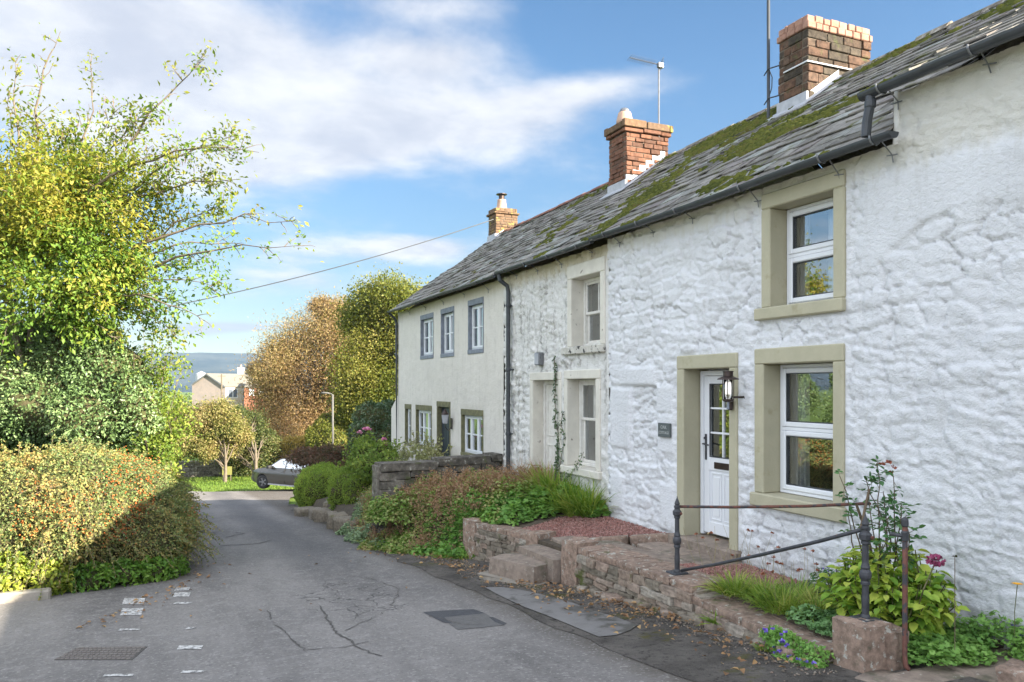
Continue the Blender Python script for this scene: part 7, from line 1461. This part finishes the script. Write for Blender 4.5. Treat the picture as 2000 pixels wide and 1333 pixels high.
def car():
    cx, cy = 5.65, 39.0; yaw = R(125); zg = gz(cy) + 0.06; root = thing('parked_car', (cx, cy, zg), 'grey-bronze estate car parked at the junction, half hidden by the box shrubs', 'car')
    CARP, t, bs, v, out = newmat('grey_bronze_car_paint'); bs.inputs['Base Color'].default_value = (0.06, 0.057, 0.05, 1); bs.inputs['Metallic'].default_value = .5; bs.inputs['Roughness'].default_value = .33; bs.inputs['Coat Weight'].default_value = .8
    TYRE = simple('black_tyre_rubber', (0.025, 0.025, 0.026), None, 9, .8, 40, .002); CG = glassmat('tinted_car_glass', .03, (0.25, 0.28, 0.30), 0.55); TRIM = simple('black_plastic_trim', (0.03, 0.03, 0.032), None, 9, .6, 40, .001)
    ca, sa = math.cos(yaw), math.sin(yaw)
    def wv(V): V = np.asarray(V, float); return np.stack([cx + ca * V[:, 0] - sa * V[:, 1], cy + sa * V[:, 0] + ca * V[:, 1], zg + V[:, 2]], 1)
    def arc(x0, z0, rad, n=9): return [(x0 + rad * math.cos(a), z0 + rad * math.sin(a)) for a in np.linspace(math.pi, 0, n)]
    # x forward (nose at +2.25); the sides are skinned station by station, so the flanks curve
    def top(x): return float(np.interp(x, [-2.25, -2.16, -1.5, 0, 1.10, 1.75, 2.1, 2.22, 2.28], [.80, 1.05, 1.07, 1.06, 1.04, .96, .85, .72, .55]))
    def bot(x):
        z = float(np.interp(x, [-2.25, -2.1, -1.8, 1.85, 2.2, 2.28], [.45, .30, .25, .25, .32, .45]))
        for x0 in (-1.36, 1.36):
            if abs(x - x0) < .40: z = max(z, .34 + math.sqrt(.16 - (x - x0) ** 2))
        return z
    def ww(x, z): return .92 * (1 - .16 * smoothstep(1.5, 2.3, abs(x))) * (1 - .07 * smoothstep(.75, 1.07, z) - .05 * smoothstep(.5, .25, z)) - .012 * math.exp(-((z - .62) / .06) ** 2)
    xs = np.concatenate([np.linspace(-2.25, -1.80, 8), -1.36 - .40 * np.cos(np.linspace(0, math.pi, 13)), np.linspace(-.9, .9, 10), 1.36 - .40 * np.cos(np.linspace(0, math.pi, 13)), np.linspace(1.80, 2.28, 9)]); nr = 9; b = MB()
    for s_ in (-1, 1):
        V = []
        for x in xs:
            z0, z1 = bot(x), top(x)
            for k in range(nr): z = z0 + (z1 - z0) * k / (nr - 1); V.append((x, s_ * ww(x, z), z))
        b.add(wv(V), [((i * nr + k), (i + 1) * nr + k, (i + 1) * nr + k + 1, i * nr + k + 1)[::s_] for i in range(len(xs) - 1) for k in range(nr - 1)])
    V = []
    for x in xs:
        z = top(x)
        for k in range(7): u = k / 3 - 1; V.append((x, u * ww(x, z), z + .035 * (1 - u * u)))
    b.add(wv(V), [(i * 7 + k, (i + 1) * 7 + k, (i + 1) * 7 + k + 1, i * 7 + k + 1) for i in range(len(xs) - 1) for k in range(6)])
    for x in (xs[0], xs[-1]): b.add(wv([(x, -ww(x, bot(x)), bot(x)), (x, ww(x, bot(x)), bot(x)), (x, ww(x, top(x)), top(x)), (x, -ww(x, top(x)), top(x))]), [(0, 1, 2, 3)])
    b.obj('body', CARP, root, True)
    b = MB(); b.hexa(wv([(-2.1, -.8, .3), (2.1, -.8, .3), (-2.1, .8, .3), (2.1, .8, .3), (-2.1, -.8, .7), (2.1, -.8, .7), (-2.1, .8, .7), (2.1, .8, .7)])); b.obj('underbody', TRIM, root)
    ww0, ww1 = .86, .66; cab = [(1.05, 1.04), (.28, 1.50), (-.5, 1.60), (-1.5, 1.54), (-2.12, 1.06)]
    def wc(z): return ww0 + (ww1 - ww0) * (z - 1.04) / .56
    b = MB(); b.add(wv([(x, s_ * wc(z), z) for s_ in (-1, 1) for x, z in cab]), [(0, 1, 2, 3, 4), (9, 8, 7, 6, 5), (1, 6, 7, 2), (2, 7, 8, 3), (0, 5, 6, 1), (3, 8, 9, 4)]); b.obj('cabin', CARP, root)
    for s_ in (-1, 1):
        for q in ([(.92, 1.07), (.24, 1.46), (-.15, 1.52), (-.15, 1.07)], [(-.22, 1.07), (-.22, 1.52), (-.6, 1.54), (-1.1, 1.52), (-1.1, 1.07)], [(-1.17, 1.07), (-1.17, 1.50), (-1.5, 1.47), (-1.95, 1.09)]):
            np_obj('side_window', wv([(x, s_ * (wc(z) + .006), z) for x, z in q]), [tuple(range(len(q)))], CG, root)
        b = MB(); c_ = wv([(.78, s_ * .98, 1.10)])[0]; b.rock(tuple(c_), (.16, .22, .14), 5, yaw, .05, 0, 3); b.obj('wing_mirror', TRIM, root, True)
        b = MB(); b.add(wv([(2.1, s_ * .60, .66), (2.1, s_ * .80, .66), (2.1, s_ * .78, .82), (2.1, s_ * .60, .78), (2.265, s_ * .55, .66), (2.0, s_ * .84, .68), (1.9, s_ * .82, .84), (2.2, s_ * .56, .78)]), [(4, 5, 6, 7)]); b.obj('headlight', LEAD, root)
        b = MB(); b.hexa(wv([(-.95, s_ * .89, .24), (.95, s_ * .89, .24), (-.95, s_ * .915, .24), (.95, s_ * .915, .24), (-.95, s_ * .89, .30), (.95, s_ * .89, .30), (-.95, s_ * .92, .30), (.95, s_ * .92, .30)])); b.obj('sill_trim', LEAD, root)
        for x in (-.18, ): b = MB(); b.hexa(wv([(x, s_ * .90, .35), (x + .012, s_ * .90, .35), (x, s_ * .925, .35), (x + .012, s_ * .925, .35), (x, s_ * .87, 1.03), (x + .012, s_ * .87, 1.03), (x, s_ * .905, 1.03), (x + .012, s_ * .905, 1.03)])); b.obj('door_gap', TRIM, root)
        b = MB(); b.hexa(wv([(-.1, s_ * .9, .90), (.08, s_ * .9, .90), (-.1, s_ * .935, .90), (.08, s_ * .935, .90), (-.1, s_ * .9, .925), (.08, s_ * .9, .925), (-.1, s_ * .93, .925), (.08, s_ * .93, .925)])); b.obj('door_handle', CARP, root)
    np_obj('windscreen', wv([(1.06, -.80, 1.07), (1.06, .80, 1.07), (.30, .64, 1.49), (.30, -.64, 1.49)]) + np.array([0, 0, .006]), [(0, 1, 2, 3)], CG, root)
    for x in (-1.36, 1.36):
        for s_ in (-1, 1):
            steer = (.35 if x > 0 else 0); a = np.arange(24) * 2 * math.pi / 24; b = MB(); V = []
            pr = [(.20, -.11), (.31, -.11), (.34, -.08), (.34, .08), (.31, .11), (.20, .11)]
            for rr_, w in pr: V += [(rr_ * math.cos(q), w, rr_ * math.sin(q)) for q in a]
            F = [(i * 24 + j, i * 24 + (j + 1) % 24, (i + 1) * 24 + (j + 1) % 24, (i + 1) * 24 + j) for i in range(5) for j in range(24)]
            def pl(V): V = np.array(V); c1, s1 = math.cos(steer), math.sin(steer); X, Y = V[:, 0] * c1 - V[:, 1] * s1, V[:, 0] * s1 + V[:, 1] * c1; return wv(np.stack([X + x, Y + s_ * .80, V[:, 2] + .34], 1))
            b.add(pl(V), F); wh = b.obj('wheel', TYRE, root, True)
            b = MB(); y_ = s_ * .10; V = []
            for k in range(5):
                q = k * 2 * math.pi / 5
                for dq, rr_ in ((-.26, .06), (-.22, .205), (.22, .205), (.26, .06)): V.append((rr_ * math.cos(q + dq), y_, rr_ * math.sin(q + dq)))
            b.add(pl(V), [tuple(range(4 * k, 4 * k + 4)) for k in range(5)]); V = [(rr_ * math.cos(q), y_, rr_ * math.sin(q)) for rr_ in (.19, .225) for q in a]; b.add(pl(V), [(j, (j + 1) % 24, 24 + (j + 1) % 24, 24 + j) for j in range(24)]); V = [(.07 * math.cos(q), y_ * 1.05, .07 * math.sin(q)) for q in a]; b.add(pl(V), [tuple(range(24))]); b.obj('rim', STEEL, wh)
            b = MB(); b.add(pl([(.2 * math.cos(q), y_ * .7, .2 * math.sin(q)) for q in a]), [tuple(range(24))]); b.obj('hub', TRIM, wh)
car()

def farm():
    HARL = simple('grey_pink_harled_gable', (0.24, 0.20, 0.18), (0.20, 0.175, 0.16), 1.5, .9, 6, .02); CREAMW = simple('cream_house_render', (0.50, 0.44, 0.36), (0.45, 0.4, 0.33), 2, .9, 6, 0); FSL = simple('far_slate', (0.13, 0.125, 0.11), (0.17, 0.155, 0.125), .8, .8, 6, .02); REDB = simple('far_red_brick', (0.24, 0.09, 0.05), (0.20, 0.08, 0.05), 3, .9, 10, 0); DARKG = simple('far_window_glass', (0.12, 0.14, 0.17), None, 3, .2, 10, 0)
    d = 130.0; S = d / FPX
    fwd = np.array([sT, cT, 0]); rgt = np.array([cT, -sT, 0]); o0 = atZ(405, 757, d)
    def wp(px, z_py, back): return o0 + rgt * (px - 405) * S + fwd * back + np.array([0, 0, (757 - z_py) * S])
    gr = -9.2
    def low(p): return np.array([p[0], p[1], gr])
    root = thing('farmhouse', tuple(low(wp(440, 800, 4))), 'distant slate-roofed farmhouse with cream front and white chimney below the fells', 'house')
    A, B, T = wp(375, 752, 0), wp(440, 756, 0), wp(404, 731, 0)
    b = MB(); b.add([low(A), low(B), B, T, A], [(0, 1, 2, 3, 4)]); b.add([low(A), A, A + fwd * 9 + rgt * 2, low(A + fwd * 9)], [(0, 1, 2, 3)]); b.obj('gable_wall', HARL, root)
    E_ = wp(560, 757, 9); b = MB(); b.add([low(B), low(E_), E_, B], [(0, 1, 2, 3)]); b.obj('wall', CREAMW, root)
    e2 = wp(560, 731, 12); b = MB(); b.add([B + [0, 0, .0] - fwd * .3, E_ + [0, 0, .15], e2, T - fwd * .3 + [0, 0, .12]], [(0, 1, 2, 3)]); b.add([A - fwd * .3, T - fwd * .3 + [0, 0, .12], e2, A + fwd * 16], [(0, 1, 2, 3)]); b.obj('roof', FSL, root)
    for (p, q) in ((A, T), (T, B)):
        b = MB(); b.add([p - fwd * .35 + [0, 0, .06], q - fwd * .35 + [0, 0, .08], q - fwd * .35 - [0, 0, .14], p - fwd * .35 - [0, 0, .14], p - fwd * .2 + [0, 0, .12], q - fwd * .2 + [0, 0, .14], q - fwd * .2 - [0, 0, .16], p - fwd * .2 - [0, 0, .16]], [(0, 1, 2, 3), (7, 6, 5, 4), (0, 4, 5, 1), (3, 2, 6, 7)]); b.obj('bargeboard', STEEL, root)
    c = wp(446, 735, 6); b = MB(); b.box(c[0] - .55, c[0] + .55, c[1] - .5, c[1] + .5, c[2] - 1.2, c[2] + 1.35, .02); b.box(c[0] - .65, c[0] + .65, c[1] - .6, c[1] + .6, c[2] + 1.36, c[2] + 1.5); ch = b.obj('chimney', PVC, root); MB().lathe((c[0], c[1], c[2] + 1.5), [(.2, 0), (.15, .5), (.16, .55)], 10).obj('chimney_pot', TERRACOTTA, ch)
    for px in (448, 455, 470, 478, 505, 520, 538):
        t_ = (px - 440) / 120; p = B + (E_ - B) * t_ + [0, 0, -.9] - fwd * .03; q = .33
        u = unit(E_ - B); fr = np_obj('window', [p - u * (q + .1) - [0, 0, .9], p + u * (q + .1) - [0, 0, .9], p + u * (q + .1) + [0, 0, .6], p - u * (q + .1) + [0, 0, .6]], [(0, 1, 2, 3)], PVC, root); pp = p - fwd * .03
        np_obj('glass', [pp - u * q - [0, 0, .8], pp + u * q - [0, 0, .8], pp + u * q + [0, 0, .5], pp - u * q + [0, 0, .5]], [(0, 1, 2, 3)], DARKG, fr)
    r2 = thing('farm_building', tuple(low(wp(520, 800, -4))), 'distant red-brick farm building half hidden by the larch', 'house'); A, B = wp(485, 757, -2), wp(545, 760, 1)
    b = MB(); b.add([low(A), low(B), B, A, low(A) + fwd * 6, low(B) + fwd * 6, B + fwd * 6, A + fwd * 6], [(0, 1, 2, 3), (0, 3, 7, 4), (1, 5, 6, 2), (4, 7, 6, 5)]); b.obj('wall', REDB, r2); b = MB(); b.add([A - fwd * .2, B - fwd * .2, B + fwd * 3 + [0, 0, 1.8], A + fwd * 3 + [0, 0, 1.8], A + fwd * 6, B + fwd * 6], [(0, 1, 2, 3), (3, 2, 5, 4)]); b.obj('roof', FSL, r2)
    for t_ in (.2, .45, .7): p = A + (B - A) * t_ - fwd * .04 - [0, 0, .5]; u = unit(B - A); np_obj('window', [p - u * .4 - [0, 0, .8], p + u * .4 - [0, 0, .8], p + u * .4 + [0, 0, .3], p - u * .4 + [0, 0, .3]], [(0, 1, 2, 3)], PVC, r2)
    s0 = wp(365, 757, 6); r3 = thing('silo', (s0[0], s0[1], gr), 'pale round metal silo left of the distant farmhouse', 'silo'); SILO = simple('pale_silo_metal', (0.34, 0.36, 0.38), (0.28, 0.30, 0.32), 2, .5, 10, 0)
    b = MB(); b.lathe((s0[0], s0[1], gr), [(.95, 0), (.95, gr * -1 + 2.3), (.9, -gr + 2.4), (.15, -gr + 2.75), (.1, -gr + 2.8)], 20); b.obj('drum', SILO, r3, True); b = MB(); 
    for dx in (1.05, 1.3): b.tube([s0 + rgt * dx + [0, 0, gr], s0 + rgt * dx + [0, 0, 2.4]], .06, 6)
    b.obj('pipes', STEEL, r3)
    r4 = thing('barn', tuple(low(wp(390, 760, 14))), 'long low ochre barn roof behind the silo', 'barn'); A, B = wp(372, 745, 14), wp(440, 745, 14); b = MB(); b.add([low(A), low(B), B, A], [(0, 1, 2, 3)]); b.obj('wall', HARL, r4); b = MB(); b.add([A - fwd * .3, B - fwd * .3, wp(435, 728, 20), wp(380, 728, 20)], [(0, 1, 2, 3)]); b.obj('roof', simple('ochre_barn_roof', (0.20, 0.16, 0.09), (0.16, 0.13, 0.08), 1, .9, 5, 0), r4)
    pl = wp(459, 800, -6); r5 = thing('telegraph_pole', (pl[0], pl[1], gr), 'wooden telegraph pole in front of the distant farmhouse', 'pole'); b = MB(); b.tube([(pl[0], pl[1], gr), (pl[0], pl[1], 2.1)], [.16, .11], 8); b.obj('pole', BARK, r5); b = MB(); b.tube([(pl[0] - .6, pl[1], 1.8), (pl[0] + .6, pl[1], 1.8)], .06, 6); b.obj('crossarm', BARK, r5)
    FARG = leafmat('distant_leaf', [(0.03, 0.05, 0.018), (0.05, 0.07, 0.025), (0.075, 0.09, 0.03)], .2, .1)
    r = np.random.default_rng(160); LP = []
    for i in range(60):
        c = atZ(r.uniform(300, 700), 757, r.uniform(230, 420)); h = r.uniform(3, 6.0); c[2] = -9 + h * .6; LP.append(c + r.normal(0, 1, (90, 3)) * [h * .5, h * .5, h * .3])
    X = np.concatenate(LP); D = rand_dirs(len(X), r); o = leaf_obj('far_woods', FARG, [leaves_mesh(X, D, rand_dirs(len(X), r), r.uniform(.9, 1.8, len(X)), np.full(len(X), .5), 'simple', .1)]); o['kind'] = 'stuff'
farm()
# ------------------------------------------------------------------ haze: the air over the valley
m = bpy.data.materials.new('valley_haze'); m.use_nodes = True; t = NT(m.node_tree); t.n.clear(); out = t.new('ShaderNodeOutputMaterial'); pv = t.new('ShaderNodeVolumePrincipled')
pv.inputs['Color'].default_value = (0.55, 0.75, 1.0, 1); pv.inputs['Density'].default_value = 0.0001; pv.inputs['Anisotropy'].default_value = 0.0; t.l.new(pv.outputs[0], out.inputs['Volume'])
b = MB(); b.box(-3100, 3100, -80, 3500, -12, 150); o = b.obj('haze', m); o['kind'] = 'stuff'
